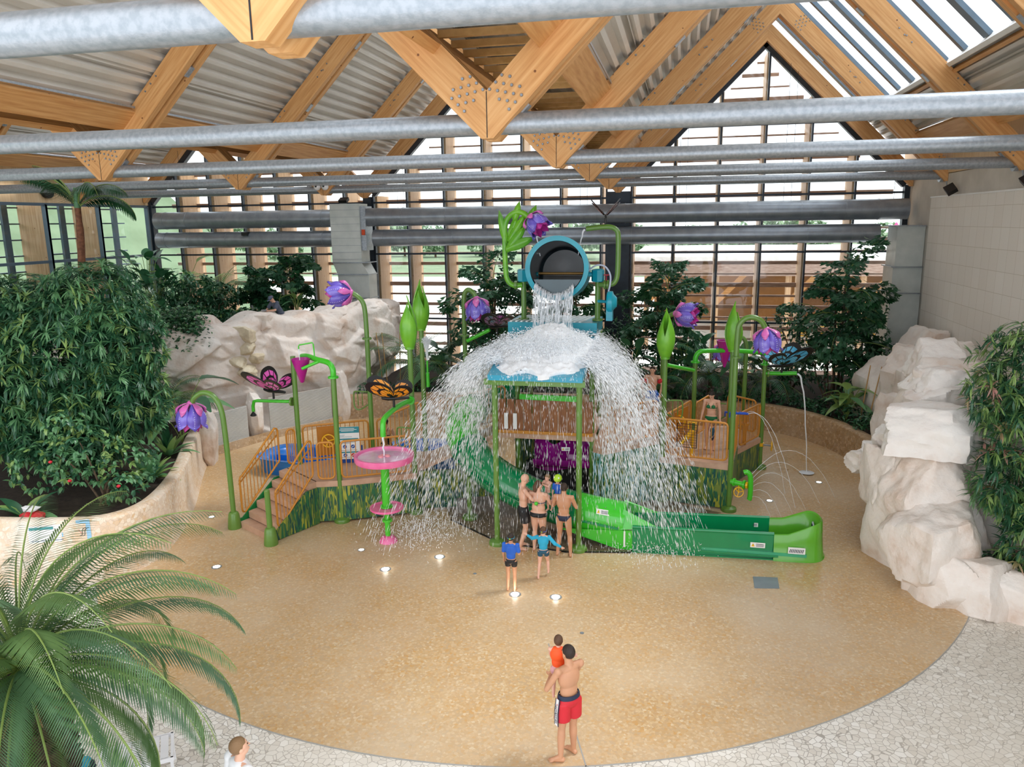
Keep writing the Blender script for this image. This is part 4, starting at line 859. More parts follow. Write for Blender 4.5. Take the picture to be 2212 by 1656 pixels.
t = thing('spout_pipe', 'green square-bent pipe on the right pouring a thin stream into the bucket', 'pipe', (-1.7, 19.9, 5.9))
P = smooth_path([(-2.08, 19.95, 5.88), (-1.85, 19.9, 5.88), (-1.7, 19.9, 5.92), (-1.62, 19.9, 6.08), (-1.6, 19.9, 6.4), (-1.6, 19.9, 7.05), (-1.64, 19.9, 7.25), (-1.8, 19.9, 7.34), (-2.05, 19.9, 7.34), (-2.42, 19.9, 7.3)], 6); obj('pipe', MB().tube(P, .065, 14), M['post'], t)
obj('valve', flange(flange(MB(), (-1.93, 19.93, 5.88), .12, .04, (1, 0, 0)), (-1.85, 19.92, 5.88), .12, .04, (1, 0, 0)), M['post'], t)
obj('valve_handle', MB().cyl((-1.89, 19.92, 5.98), (-1.89, 19.92, 6.12), .012, seg=6).lathe([(.08, 0), (.08, .02), (.0, .02)], (-1.89, 19.92, 6.12), 12), mat('red_handle', 'C2263C', .4), t)
butterfly((-1.93, 19.9, 7.6), .75, 0.12, 'E0662E', 'A84A26', 'orange winged insect figure on top of the right spout pipe', tilt=(.7, .3))
t = thing('pelton_drum', 'small turquoise drum with a pale hose beside the right upright', 'drum', (-1.78, 19.8, 5.0))
obj('drum', MB().lathe([(.0, -.09), (.25, -.09), (.28, -.05), (.28, .05), (.2, .08), (.12, .16), (.0, .16)], (-1.76, 19.75, 5.45), 24, mtx=Matrix.Rotation(PI/2, 3, 'Y') @ Matrix.Identity(3)), M['teal'], t)
obj('drum_outlet', MB().box((-1.86, 19.6, 4.98), (-1.7, 19.9, 5.3)), M['teal'], t); obj('arm', MB().cyl((-2.1, 19.95, 5.45), (-1.8, 19.8, 5.45), .04, seg=10), M['teal'], t)
obj('hose', MB().tube(smooth_path([(-2.4, 19.8, 6.2), (-2.15, 19.75, 6.38), (-1.92, 19.75, 6.36), (-1.78, 19.75, 6.15), (-1.78, 19.75, 5.9), (-1.82, 19.75, 5.72)], 5), .022, 8), mat('pale_hose', 'C9CFE4', .3), t)
# ---- slide
t = thing('tube_slide', 'green tube slide curving from behind the tower to the long open run-out', 'slide', (-3, 17.5, 0))
SP = smooth_path([(-4.7, 21.2, 2.75), (-5.45, 20.5, 2.5), (-5.75, 19.5, 2.12), (-5.3, 18.6, 1.66), (-4.45, 17.95, 1.22), (-3.4, 17.5, .9), (-2.5, 17.3, .72), (-1.65, 17.22, .6), (-.93, 17.2, .5)], 8)
cuts = [(0, 11, 'slidedark'), (11, 24, 'slidelime'), (24, 50, 'slidedark'), (50, 61, 'slidelime')]
for i, (a, c, m) in enumerate(cuts): obj('tube_section', MB().tube(SP[a:c+1], .46, 28, cap=False), M[m], t, ang=1.2)
for a in (11, 24, 50):
    d = (SP[a+1]-SP[a]).normalized(); obj('joint_ring', MB().cyl(SP[a]-d*.03, SP[a]+d*.03, .5, seg=28), M['slidedark'], t)
def offs(i, s, dz=0):
    d = (SP[min(i+1, len(SP)-1)]-SP[max(i-1, 0)]); n_ = Vector((d.y, -d.x, 0)).normalized(); return SP[i]+n_*s+Vector((0, 0, dz))
for s in (-1, 1):
    b = MB().grid([[offs(i, s*.44), offs(i, s*.53), offs(i, s*.53, -.03), offs(i, s*.44, -.03)] for i in range(24, 61)], close=True); obj('side_flange', b, M['slidelime'] if s > 9 else M['slidedark'], t)
for i in range(25, 61, 1):
    obj('flange_bolt', MB().ell(offs(i, .49, .012), .014, 6, 4), M['bolt'], t)
    if i % 2: obj('seam_bolt', MB().ell(offs(i, .3, .37), .013, 6, 4), M['bolt'], t)
V = [(-2.6, 16.8, .4), (-.92, 16.72, .5), (-.92, 16.72, .02), (-1.3, 16.74, .03), (-2.0, 16.78, .22)]
obj('side_skirt', MB().add([(x, y, z) for x, y, z in V]+[(x, y+.04, z) for x, y, z in V], [(0, 1, 2, 3, 4)[::-1], (5, 6, 7, 8, 9)]+[(i, (i+1) % 5, 5+(i+1) % 5, 5+i) for i in range(5)]), M['slidelime'], t, smooth=False)
# open flared hood where the tube opens
P = []
for i in range(12):
    u = i/11; x = -1.15+.75*u; row = []
    for k in range(15):
        a = PI*k/14; zc = .55+(.46-.42*u**1.2)*math.sin(a); row.append((x, 17.2-.47*math.cos(a), zc if u < 1 else .6))
    P.append(row)
each('opening_wing', [MB().add([(-1.2, 17.2+s*.46, .5), (-.3, 17.2+s*.48, .6), (-1.15, 17.2+s*.3, .95), (-1.2, 17.2+s*.42, .5), (-.3, 17.2+s*.46, .6), (-1.15, 17.2+s*.26, .93)], [(0, 1, 2), (5, 4, 3), (0, 2, 5, 3), (1, 4, 5, 2), (0, 3, 4, 1)]) for s in (-1, 1)], M['slidelime'], t)
def wallp(x0, x1, y, t_, h, s): return MB().box((x0, min(y, y+s*t_), .01), (x1, max(y, y+s*t_), h))
t2 = thing('slide_runout', 'long green open run-out trough with a raised lime end, right of the tube', 'slide', (1.2, 17.3, 0))
ya0, ya1, yb0, yb1 = 16.70, 16.86, 17.66, 17.88
for s, (y0, y1), nm in ((1, (ya0, ya1), 'near_wall'), (-1, (yb0, yb1), 'far_wall')):
    b = MB().add([(-.92, y0, .01), (2.2, y1, .01), (2.2, y1, .6), (-.92, y0, .6), (-.92, y0+s*.06, .01), (2.2, y1+s*.06, .01), (2.2, y1+s*.06, .6), (-.92, y0+s*.06, .6)], [(0, 1, 2, 3), (7, 6, 5, 4), (3, 2, 6, 7), (0, 4, 5, 1), (0, 3, 7, 4), (1, 5, 6, 2)])
    obj(nm, b, M['slidedark'], t2, smooth=False)
    obj('rim', MB().cyl((-.92, y0+s*.02, .6), (2.2, y1+s*.02, .6), .04, seg=10), M['slidedark'], t2)
obj('bottom', MB().box((-.92, 16.75, .1), (2.3, 17.8, .14)), M['slidedark'], t2); obj('foot_flange', MB().beam((-.92, 16.67, .02), (2.2, 16.83, .02), .08, .03), M['slidedark'], t2)
# lime end: rounded raised shell
P = []; ys0, ys1 = 16.84, 17.9; cxm = 2.75; nn = 30
path = [(2.2, ys0), (2.5, ys0), (2.85, ys0+.02)]+[(2.9+.38*math.sin(a)**.8*1.0, (ys0+ys1)/2-.5*math.cos(a)) for a in np.linspace(.25, PI-.25, 16)]+[(2.85, ys1-.02), (2.5, ys1), (2.2, ys1)]
def hh(x): u = max(0, min(1, (x-2.35)/.85)); return .6+.27*(3*u*u-2*u**3)
rows = []
cen = Vector((2.6, (ys0+ys1)/2, 0))
for x, y in path:
    o_ = (Vector((x, y, 0))-cen); k_ = o_.normalized(); n2 = Vector((0, -1, 0)) if x < 2.9 and y < 17.3 else (Vector((0, 1, 0)) if x < 2.9 else Vector((k_.x, k_.y, 0)))
    h = hh(x); p = Vector((x, y, 0)); rows.append([p+n2*.09+Vector((0, 0, .01)), p+n2*.06+Vector((0, 0, .03)), p+n2*.02+Vector((0, 0, h*.6)), p+Vector((0, 0, h-.03)), p-n2*.03+Vector((0, 0, h)), p-n2*.07+Vector((0, 0, h-.03)), p-n2*.1+Vector((0, 0, .35)), p-n2*.14+Vector((0, 0, .12))])
obj('raised_end', MB().grid(rows), M['slideolive'], t2, ang=1.0)
obj('end_floor', MB().prism([(x-.1 if x > 2.3 else x, y) for x, y in path], .08, .13), M['slideolive'], t2, smooth=False)
obj('drain_grille', MB().box((2.5, ys0-.1, .22), (2.86, ys0-.06, .36)), M['stickerw'], t2, smooth=False)
each('grille_slot', [MB().beam((2.53+.034*k, ys0-.105, .25), (2.55+.034*k, ys0-.105, .33), .012, .012) for k in range(9)], M['ink'], t2, smooth=False)
obj('end_grille', MB().beam((3.12, 17.28, .5), (3.12, 17.62, .58), .03, .2), mat('grille_grey', 'B9BEC4', .4), t2, smooth=False)
each('end_grille_bar', [MB().beam((3.1, 17.3+.04*k, .42), (3.1, 17.3+.04*k, .64), .01, .01) for k in range(8)], M['ink'], t2, smooth=False)
obj('shallow_water', MB().box((-.9, 16.78, .13), (2.9, 17.78, .2)), mat('slide_water', '2FA97A', .04, coat=1), t2, smooth=False)
obj('white_line', MB().box((-1.12, 16.69, .1), (-1.08, 16.72, .48)), M['white'], t2, smooth=False)
def sticker(lab, p, ux, uz, w, h):
    t = thing('warning_sticker', lab, 'sticker', p, 'white warning stickers on the slides'); p = Vector(p); ux, uz = Vector(ux).normalized(), Vector(uz).normalized(); nr = ux.cross(uz)
    def q(u0, u1, v0, v1, k, m, nm): obj(nm, MB().add([p+ux*(w*u)+uz*(h*v)+nr*k for u, v in ((u0, v0), (u1, v0), (u1, v1), (u0, v1))], [(0, 1, 2, 3)]), m, t, smooth=False)
    obj('label', MB().add([p+ux*(w*u)+uz*(h*v)+nr*k for k in (0, .004) for u, v in ((-.5, -.5), (.5, -.5), (.5, .5), (-.5, .5))], BOXF), M['stickerw'], t, smooth=False)
    obj('warning_triangle', MB().add([p+ux*(w*u)+uz*(h*v)+nr*.006 for u, v in ((-.44, -.3), (-.2, -.3), (-.32, .36))], [(0, 1, 2)]), M['stickery'], t, smooth=False)
    q(-.33, -.31, -.1, .18, .008, M['ink'], 'exclamation_mark')
    for v in (.2, -.02, -.24): q(-.12, .42-.06*abs(v), v-.04, v+.06, .006, M['ink'], 'text_line')
sticker('white warning sticker on the lime tube section', (-1.62, 16.84, .86), (1, .04, -.12), (0, .62, .8), .3, .13)
sticker('white warning sticker outside the near trough wall', (1.86, 16.825, .33), (1, .05, -.02), (0, 0, 1), .32, .12)
sticker('white warning sticker inside the far trough wall', (1.8, 17.8, .42), (1, .0, -.0), (0, 0, 1), .3, .1)
sticker('white warning sticker on the purple slide under the tower', (-2.85, 19.28, 1.6), (1, .1, 0), (0, 0, 1), .22, .1)
# ---- slide support
t = thing('slide_support', 'green support post under the tube slide behind the left splash', 'post', (-5.15, 17.95, 0)); post(t, -5.15, 17.95, 1.15)
obj('black_shadow_mat', MB().box((-5.0, 17.2, .02), (-4.3, 17.7, .035)), M['black'], t) if 0 else None
# ---- right play deck
t = thing('play_deck', 'tan deck right of the splash with a tall painted grass skirt', 'play deck', (.6, 21, 0))
DR = [(-.42, 20.12), (1.42, 19.72), (1.72, 22.0), (.9, 22.6), (-.4, 22.6)]
obj('deck_plate', MB().prism(DR, 1.1, 1.25), M['decktan'], t, smooth=False)
DR2 = [(1.72, 22.0), (2.5, 23.4), (1.7, 24.7), (.5, 24.5), (-.1, 22.6), (.9, 22.6)]
obj('rear_deck_plate', MB().prism(DR2, .85, 1.0), M['decktan'], t, smooth=False)
each('skirt_panel', [MB().vpanel(DR[0], DR[1], .06, 1.1, .04), MB().vpanel(DR[1], DR[2], .06, 1.1, .04), MB().vpanel((1.72, 22.0), (2.45, 23.35), .06, .85, .04), MB().vpanel((-.42, 20.12), (-.4, 22.6), .06, 1.1, .04)], M['mural'], t, smooth=False)
railing('ochre railing along the front of the right deck, woman behind it', (-.32, 20.1), (1.38, 19.72), 1.36, 1.36, h=1.0, n=15)
railing('ochre railing on the far right side of the right deck', (1.74, 22.0), (2.47, 23.38), 1.1, 1.1, h=.98, n=12)
railing('ochre railing along the left side of the right deck', (-.35, 20.3), (.42, 22.4), 1.36, 1.36, h=.98, n=14)
railing('ochre railing at the rear corner behind the woman', (.5, 22.55), (1.1, 24.2), 1.2, 1.2, h=.98, n=11)
railing('short ochre railing just right of the front arch post', (1.45, 19.95), (1.68, 21.8), 1.36, 1.2, h=1.0, n=12)
railing('short ochre railing at the back by the small rear flower', (1.5, 24.5), (2.4, 23.6), 1.1, 1.1, h=.98, n=8)
t = thing('bud_post', 'green bud post right beside the splash at the corner of the right deck', 'bud post', (-.35, 20.19, 0), 'closed green bud posts'); post(t, -.35, 20.19, 3.95)
obj('bud_flange', flange(MB(), (-.35, 20.19, 3.95), .12, .05), M['budg'], t); bud(t, -.35, 20.19, 3.98, 1.3, 1.5)
obj('spray_arm', MB().cyl((-.3, 20.25, 3.75), (.42, 22.2, 3.25), .055, seg=12), M['lime'], t)
t = thing('flower_post', 'flower post hidden behind the right bud, purple bell facing right', 'flower post', (-.45, 22.2, 0), 'arching bell flower posts'); post(t, -.45, 22.2, 4.2)
P = smooth_path([(-.45, 22.2, 4.2), (-.46, 22.2, 4.5), (-.38, 22.15, 4.75), (-.22, 22.1, 4.87), (-.1, 22.05, 4.9)], 4); obj('arched_stem', MB().tube(P, .066, 12), M['post'], t); flower(t, (-.12, 22.05, 4.9), (1, -.2, -.08), .95, .2)
t = thing('pipe_arch', 'bright green pipe frame spanning two posts on the right deck', 'pipe', (1.4, 23, 0))
post(t, .47, 22.5, 3.45, disc=''); post(t, 2.52, 23.5, 3.25)
P = smooth_path([(.47, 22.5, 3.45), (.48, 22.5, 3.6), (.56, 22.53, 3.72), (.75, 22.6, 3.76), (1.5, 23.0, 3.72), (2.25, 23.4, 3.62), (2.46, 23.48, 3.56), (2.52, 23.5, 3.42), (2.52, 23.5, 3.25)], 5); obj('cross_pipe', MB().tube(P, .07, 14), M['lime'], t)
each('flange', [flange(MB(), (.47, 22.5, 3.45)), flange(MB(), (2.52, 23.5, 3.25))], M['lime'], t)
obj('spray_arm', MB().tube([(2.55, 23.5, 2.98), (2.9, 23.4, 3.0), (3.4, 23.3, 3.04)], .06, 12), M['lime'], t); obj('arm_flange', flange(MB(), (2.62, 23.5, 2.98), .12, .05, (1, 0, 0)), M['post'], t)
obj('yellow_clamp', MB().cyl((2.52, 23.5, .72), (2.52, 23.5, .82), .1, seg=16), M['yellow'], t); obj('valve_stem', MB().cyl((2.55, 23.45, .77), (2.8, 23.35, .78), .025, seg=8), M['galv'], t); wheel(t, (2.82, 23.34, .78), .15, (1, -.2, 0), nm='hand_wheel')
butterfly((2.98, 23.35, 3.25), .95, -1.2, '3AA8D8', '6CC4E8', 'blue butterfly figure on the bright green arm at the right deck', tilt=(.65, .3))
t = thing('tipping_cone', 'magenta cone bucket behind the right pipe frame', 'cone', (1.3, 23.0, 3.4), 'magenta tipping cones'); obj('cone_shell', MB().lathe([(.03, 0), (.26, .8), (.24, .8), (.0, .04)], (1.32, 23.0, 3.22), 24, cap=False), M['cone'], t)
t = thing('flower_post', 'small purple bell low behind the right pipe frame', 'flower post', (2.05, 24.6, 0), 'arching bell flower posts'); post(t, 2.05, 24.6, 3.3)
P = smooth_path([(2.05, 24.6, 3.3), (2.05, 24.6, 3.6), (1.95, 24.6, 3.85), (1.7, 24.6, 3.92), (1.45, 24.6, 3.8), (1.38, 24.6, 3.66)], 4); obj('arched_stem', MB().tube(P, .066, 12), M['post'], t); flower(t, (1.37, 24.6, 3.66), (-.05, -.1, -1), .85, .2)
t = thing('flower_post', 'front green arch post on the right deck, purple bell hanging right', 'flower post', (1.4, 19.71, 0), 'arching bell flower posts'); post(t, 1.4, 19.71, 4.1)
obj('flange', flange(MB(), (1.41, 19.71, 4.1)), M['post'], t)
P = smooth_path([(1.41, 19.71, 4.1), (1.42, 19.71, 4.7), (1.46, 19.71, 4.93), (1.6, 19.71, 5.08), (1.8, 19.72, 5.1), (1.98, 19.74, 5.0), (2.08, 19.76, 4.82)], 5); obj('arched_stem', MB().tube(P, .068, 14), M['post'], t); flower(t, (2.1, 19.76, 4.8), (.12, -.05, -1), .92, .1)
t = thing('bud_post', 'tall twin green bud post behind the front arch post', 'bud post', (1.42, 21.2, 0), 'closed green bud posts'); post(t, 1.42, 21.2, 4.0)
obj('bud_flange', flange(MB(), (1.42, 21.2, 4.02), .12, .05), M['budg'], t); bud(t, 1.42, 21.2, 4.05, 1.3, 4.0)
t = thing('water_wheel_jet', 'bright green bent jet pipe with a yellow hand wheel on the front right post', 'water jet', (1.7, 19.6, .7))
obj('branch', MB().cyl((1.42, 19.68, .82), (1.75, 19.55, .8), .07, seg=14), M['lime'], t); each('flange', [flange(MB(), (1.5, 19.65, .82), .11, .04, (1, -.4, 0)), flange(MB(), (1.75, 19.55, .8), .12, .05, (1, -.4, 0))], M['lime'], t)
obj('jet_pipe', MB().tube(smooth_path([(1.72, 19.5, 1.14), (1.8, 19.5, 1.16), (1.88, 19.5, 1.05), (1.9, 19.5, .8), (1.9, 19.5, .5), (1.88, 19.5, .42)], 5), .065, 14), M['lime'], t)
wheel(t, (1.6, 19.35, .66), .12, (.1, -1, .2), nm='hand_wheel')
obj('wheel_stem', MB().cyl((1.6, 19.36, .66), (1.62, 19.6, .78), .02, seg=8), M['yellow'], t)
obj('yellow_ring', MB().cyl((1.79, 19.53, .8), (1.84, 19.51, .8), .09, seg=16), M['yellow'], t)
t = thing('net_basket', 'black square safety net with a yellow water cannon inside, on the right deck railing', 'water cannon', (.3, 19.95, 1.4))
b = MB(); x0, x1 = .02, .52
obj('frame', MB().tube([(x0, 19.98, 2.25), (x1, 19.86, 2.25), (x1, 19.86, 1.62), (x0, 19.98, 1.62)], .014, 6, closed=True), M['black'], t)
each('net_cord', [MB().cyl((x0+(x1-x0)*k/8, 19.98-.12*k/8, 1.62), (x0+(x1-x0)*k/8, 19.98-.12*k/8, 2.25), .005, seg=4) for k in range(1, 8)]+[MB().cyl((x0, 19.98, 1.62+.63*k/9), (x1, 19.86, 1.62+.63*k/9), .005, seg=4) for k in range(1, 9)], M['black'], t)
obj('cannon_body', MB().cyl((.22, 20.05, 1.78), (.42, 20.2, 2.0), .07, seg=14).cyl((.12, 19.95, 1.7), (.24, 20.06, 1.8), .045, seg=12), M['yellow'], t); obj('cannon_post', MB().cyl((.4, 20.25, 1.26), (.42, 20.22, 2.0), .05, seg=12), M['yellow'], t); obj('cannon_grip', MB().tube([(.3, 20.2, 2.05), (.3, 20.25, 2.22), (.5, 20.3, 2.2), (.5, 20.25, 2.0)], .03, 8), M['yellow'], t)
t = thing('steering_panel', 'ochre panel with a yellow wheel on the left railing of the right deck', 'play panel', (.1, 21.6, 1.3), 'ochre play panels with yellow wheels')
obj('panel', MB().vpanel((-.05, 21.1), (.3, 22.0), 1.4, 2.25, .03), M['ochrepanel'], t, smooth=False); wheel(t, (.06, 21.3, 1.95), .17, (-.3, -1, 0))
t = thing('hand_pump', 'ochre pump column with a yellow handle behind the front arch post', 'pump', (1.95, 22.6, 1.0)); obj('column', MB().cyl((1.95, 22.6, 1.0), (1.95, 22.6, 1.95), .06, seg=14), M['orange'], t); obj('collar', MB().cyl((1.95, 22.6, 1.6), (1.95, 22.6, 1.66), .13, seg=16), M['orange'], t); obj('ring_handle', MB().tube([Vector((1.75, 22.5, 1.75))+Vector((0, math.cos(a)*.1, math.sin(a)*.14)) for a in np.linspace(0, 2*PI, 13)[:-1]], .02, 6, closed=True), M['yellow'], t)
each2 = [((1.35, 22.2, 2.05), (1.9, 21.9, 2.12)), ((1.4, 20.9, 2.35), (1.85, 20.6, 2.42))]
for i, (p, q) in enumerate(each2):
    tag(obj('blue_water_gun', MB().cyl(p, q, .03, seg=10).cyl(p, Vector(p)+Vector((0, 0, -.12)), .02, seg=8), mat('blue_gun', '2A5BD0', .3)), ('upper' if i else 'lower')+' blue spray tube on the right deck railing', 'water gun', 'blue spray tubes')
grab('green looped grab handle beside the right bud post', (-.28, 20.4, 2.75), 1, .2)
grab('green looped grab handle behind the front arch post', (1.4, 22.6, 2.2), -1, .2)
# ================================================================ PLANTERS AND ROCKS
NR = np.random.default_rng(5)
def sweep_wall(name, path, h, th, m, top=.06, n=5):
    P = smooth_path([(*p, 0) for p in path], n); rows = []
    for i, p in enumerate(P):
        d = (P[min(i+1, len(P)-1)]-P[max(i-1, 0)]).normalized(); nr = Vector((-d.y, d.x, 0)); hz = h(i/(len(P)-1)) if callable(h) else h
        rows.append([p+nr*a+Vector((0, 0, z)) for a, z in ((-th/2-.1, 0), (-th/2, .25), (-th/2, hz-top), (-th/2+top, hz), (th/2-top, hz), (th/2, hz-top), (th/2, 0))])
    return struct(name, MB().grid(rows), m, base=(P[0].x, P[0].y, 0), ang=.9), P
LP = [(-17.5, 12.0), (-15, 12.5), (-13.2, 12.85), (-12.15, 13.3), (-11.85, 14.2), (-12.25, 15.6), (-13.1, 17.4), (-14.35, 19.6), (-15.2, 21.2), (-16, 22.6)]
_, LW = sweep_wall('wall_planter_left', LP, lambda u: 1.5-.35*u, .36, M['planterwall'])
soil = mat('dark_soil', '2E241C', 1, col2='3C3026', vs=8, bump=.5)
b = MB().prism([(p.x-.1, p.y+.05) for p in LW]+[(-22, 22), (-22, 12.2)], 0, 1.05); struct('floor_soil_left', b, soil, smooth=False)
RP = [(-12.9, 27.2), (-11, 27.9), (-8, 28.5), (-4, 28.75), (0.3, 28.4), (2.6, 28.45), (4.0, 27.7), (5.1, 26.3), (5.7, 24.6), (6.2, 22.6), (6.6, 21)]
_, RW = sweep_wall('wall_planter_back', RP, .92, .4, M['brownwall'])
b = MB().prism([(p.x, p.y+.1) for p in RW]+[(9, 21), (9, 34.9), (-12.9, 34.9)], 0, .78); struct('floor_soil_back', b, soil, smooth=False)
def facets(s, z, cell, amp, tilt, seed, asp=1.8, crack=.07):
    """blocky displacement over the (s,z) sheet"""
    g = np.random.default_rng(seed); S, Z = s.max()-s.min(), z.max()-z.min(); n = int(S*Z/(cell*cell*asp))+6
    px, pz = g.uniform(s.min()-.3, s.max()+.3, n), g.uniform(z.min()-.2, z.max()+.2, n); off = g.uniform(-1, 1, n)*amp; tx, tz = g.uniform(-tilt, tilt, n), g.uniform(-tilt, tilt*.6, n)
    sh = .35*s
    D = ((s[..., None]-px)/asp)**2+((z[..., None]-pz+.12*(s[..., None]-px))*1.15)**2; o = np.argsort(D, -1)[..., :2]; d = np.sqrt(np.take_along_axis(D, o, -1)); k = o[..., 0]
    e = off[k]+tx[k]*(s-px[k])+tz[k]*(z-pz[k]); return e-crack*np.clip(1-(d[..., 1]-d[..., 0])/.07, 0, 1)
def rockwall(path, h0, h1, name, m, par, seed=3, step=.05, amp=.24, recess=None, topback=1.6, cell=1.45):
    P = smooth_path([(*p, 0) for p in path], 10); L = np.cumsum([0]+[(b_-a).length for a, b_ in zip(P, P[1:])]); T = L[-1]; ns = int(T/step); nz = int(max(h0, h1)/step)
    ss = np.linspace(0, T, ns); X = np.interp(ss, L, [p.x for p in P]); Y = np.interp(ss, L, [p.y for p in P]); dx, dy = np.gradient(X), np.gradient(Y); l = np.hypot(dx, dy); nx, ny = dy/l, -dx/l
    k_ = np.ones(25)/25; nx = np.convolve(np.pad(nx, 12, 'edge'), k_, 'valid'); ny = np.convolve(np.pad(ny, 12, 'edge'), k_, 'valid')
    S, V = np.meshgrid(ss, np.linspace(0, 1, nz), indexing='ij'); H = np.interp(S, [0, T], [h0, h1]); Z = V*H
    e = facets(S, Z, cell, amp, .2, seed, crack=.05)+facets(S, Z, cell*.45, amp*.16, .1, seed+1, crack=.012)
    prof = .35*np.sin(np.clip((Z-1.1)/1.2, 0, 1)*PI/2)-.25*np.clip((V-.93)/.07, 0, 1)**2
    if recess: prof = prof-.3*(Z < 1.25)*np.clip(np.sin(S*recess), 0, 1)**.2*0
    e = e+prof; e[:, -1] = e[:, -2]-.12
    for _ in range(1): q_ = np.pad(e, 1, 'edge'); e = (q_[:-2, 1:-1]+q_[2:, 1:-1]+q_[1:-1, :-2]+q_[1:-1, 2:]+2*q_[1:-1, 1:-1])/6
    htop = .12*np.sin(S*1.3)+.1*np.sin(S*3.1+1)
    pts = np.stack([X[:, None]+nx[:, None]*e, Y[:, None]+ny[:, None]*e, Z+htop*V**4], -1)
    back = [np.stack([X-nx*q, Y-ny*q, (np.interp(ss, [0, T], [h0, h1])+htop[:, -1]+.08*np.sin(ss*2+q*3)-.05*q)], -1)[:, None] for q in (.25, .6, 1.0, topback)]
    drop = back[-1].copy(); drop[..., 2] = 0.2
    G = np.concatenate([pts]+back+[drop], 1); b = MB(); a, c = G.shape[:2]
    F = [(i*c+j, i*c+j+1, (i+1)*c+j+1, (i+1)*c+j) for i in range(a-1) for j in range(c-1)]; b.add(G.reshape(-1, 3), [f[::-1] for f in F]); return obj(name, b, m, par, ang=1.1)
def block(c, r, seed, rz=0, n=22, planes=13, lo=.72, rough=.09):
    """chiselled boulder: random half-space cuts of a box-like solid"""
    g = np.random.default_rng(seed); N = g.normal(size=(planes, 3)); N /= np.linalg.norm(N, axis=1)[:, None]; N = np.concatenate([N, np.eye(3), -np.eye(3)]); h = np.concatenate([g.uniform(lo, .98, planes), np.ones(6)*.93])
    V = []; F = []; u = np.linspace(-1, 1, n+1)
    for ax in range(3):
        for sg in (-1, 1):
            A, B = np.meshgrid(u, u, indexing='ij'); D = np.zeros((n+1, n+1, 3)); D[..., ax] = sg; D[..., (ax+1) % 3] = A; D[..., (ax+2) % 3] = B*sg
            k = len(V)*(n+1)**2; V.append(D.reshape(-1, 3)); F += [(k+i*(n+1)+j, k+(i+1)*(n+1)+j, k+(i+1)*(n+1)+j+1, k+i*(n+1)+j+1) for i in range(n) for j in range(n)]
    D = np.concatenate(V); D /= np.linalg.norm(D, axis=1)[:, None]; R_ = D @ N.T; R_ = np.where(R_ > 1e-3, h/np.maximum(R_, 1e-3), 9).min(1)
    off = g.uniform(0, 50); w = np.array([noise.fractal(Vector(d*2.2+off), .9, 2.1, 4) for d in D]); P = D*(R_*(1+rough*w))[:, None]*np.array(r)
    b = MB().add(P, F); b.xf(Matrix.Translation(Vector(c)) @ Matrix.Rotation(rz, 4, 'Z')); return b
def weld(o):
    import bmesh
    bm = bmesh.new(); bm.from_mesh(o.data); bmesh.ops.remove_doubles(bm, verts=bm.verts, dist=.0008); bm.to_mesh(o.data); bm.free(); o.data.shade_smooth(); o.data.set_sharp_from_angle(angle=.55)
t = thing('rock_wall', 'high cream artificial rock wall along the left side with white grilles at its foot', 'rock wall', (-14.5, 24.5, 0))
RWP = [(-23, 19.5), (-19.5, 20.6), (-17.2, 21.6), (-15.9, 23.0), (-14.9, 24.6), (-13.9, 26.2), (-13.1, 27.6), (-12.75, 29.2), (-12.7, 31.2), (-12.9, 33.2)]
rockwall(RWP, 4.3, 4.15, 'rock_face', M['rock'], t)
for i, (c, r, sd) in enumerate([((-14.75, 21.0, .85), (.42, .36, 1.2), 3), ((-14.75, 23.85, .8), (.33, .3, .95), 8), ((-12.9, 26.95, .9), (.42, .42, 1.1), 12), ((-12.9, 30.3, 3.95), (.75, 1.5, .42), 21), ((-13.5, 28.0, 4.0), (.7, 1.1, .4), 22), ((-15.2, 25.6, 3.95), (.8, 1.0, .42), 23), ((-16.6, 23.8, 3.9), (.8, .8, .5), 24)]):
    o = obj('rock_block', block(c, r, sd), M['rock'], t); weld(o)
for i, (c, r, sd) in enumerate([((-15.05, 24.15, 3.75), (.38, .3, .3), 31), ((-15.0, 24.15, 3.25), (.36, .28, .26), 32), ((-14.75, 24.35, 2.85), (.3, .25, .2), 33), ((-15.25, 23.85, 2.8), (.33, .3, .22), 34), ((-15.05, 24.0, 2.45), (.42, .3, .22), 35)]):
    o = obj('fieldstone', block(c, r, sd, n=12), M['rockyellow'], t); weld(o)
def grille(lab, a, c, z0, z1):
    g = thing('wall_grille', lab, 'grille', ((a[0]+c[0])/2, (a[1]+c[1])/2, z0), 'white grilles at the foot of the rock wall')
    obj('backing', MB().vpanel(a, c, z0, z1, .03), mat('grille_back', 'B9B9B6', .6), g, smooth=False)
    L = math.hypot(c[0]-a[0], c[1]-a[1]); d = Vector((c[0]-a[0], c[1]-a[1], 0))/L; nr = Vector((d.y, -d.x, 0))*.025; z = z0+.03; bb = MB()
    while z < z1: bb.beam(Vector((*a, z))+nr, Vector((*c, z))+nr, .02, .018); z += .042
    obj('slat_field', bb, M['white'], g, smooth=False)
grille('white slatted grille left, between two rock pillars', (-15.45, 21.6), (-14.75, 23.4), .15, 1.35)
grille('wide white slatted grille behind the pink butterfly', (-14.35, 24.2), (-12.95, 26.3), .2, 1.45)
sweep_wall('wall_plinth_left', [(-15.35, 21.4), (-14.6, 23.5), (-14.2, 24.3), (-12.75, 26.6)], .22, .25, M['brownwall'])
b = MB().prism([(-26.4, 20.5), (-21, 21.4), (-18, 22.8), (-16.6, 24.3), (-14.8, 27.2), (-14.0, 29.5), (-14.0, 34.9), (-26.4, 34.9)], 0, 3.3); struct('floor_terrace_left', b, soil, smooth=False)
sweep_wall('wall_terrace_kerb', [(-24, 20.4), (-20.5, 21.4), (-18.3, 22.6)], 4.25, .3, M['white'])
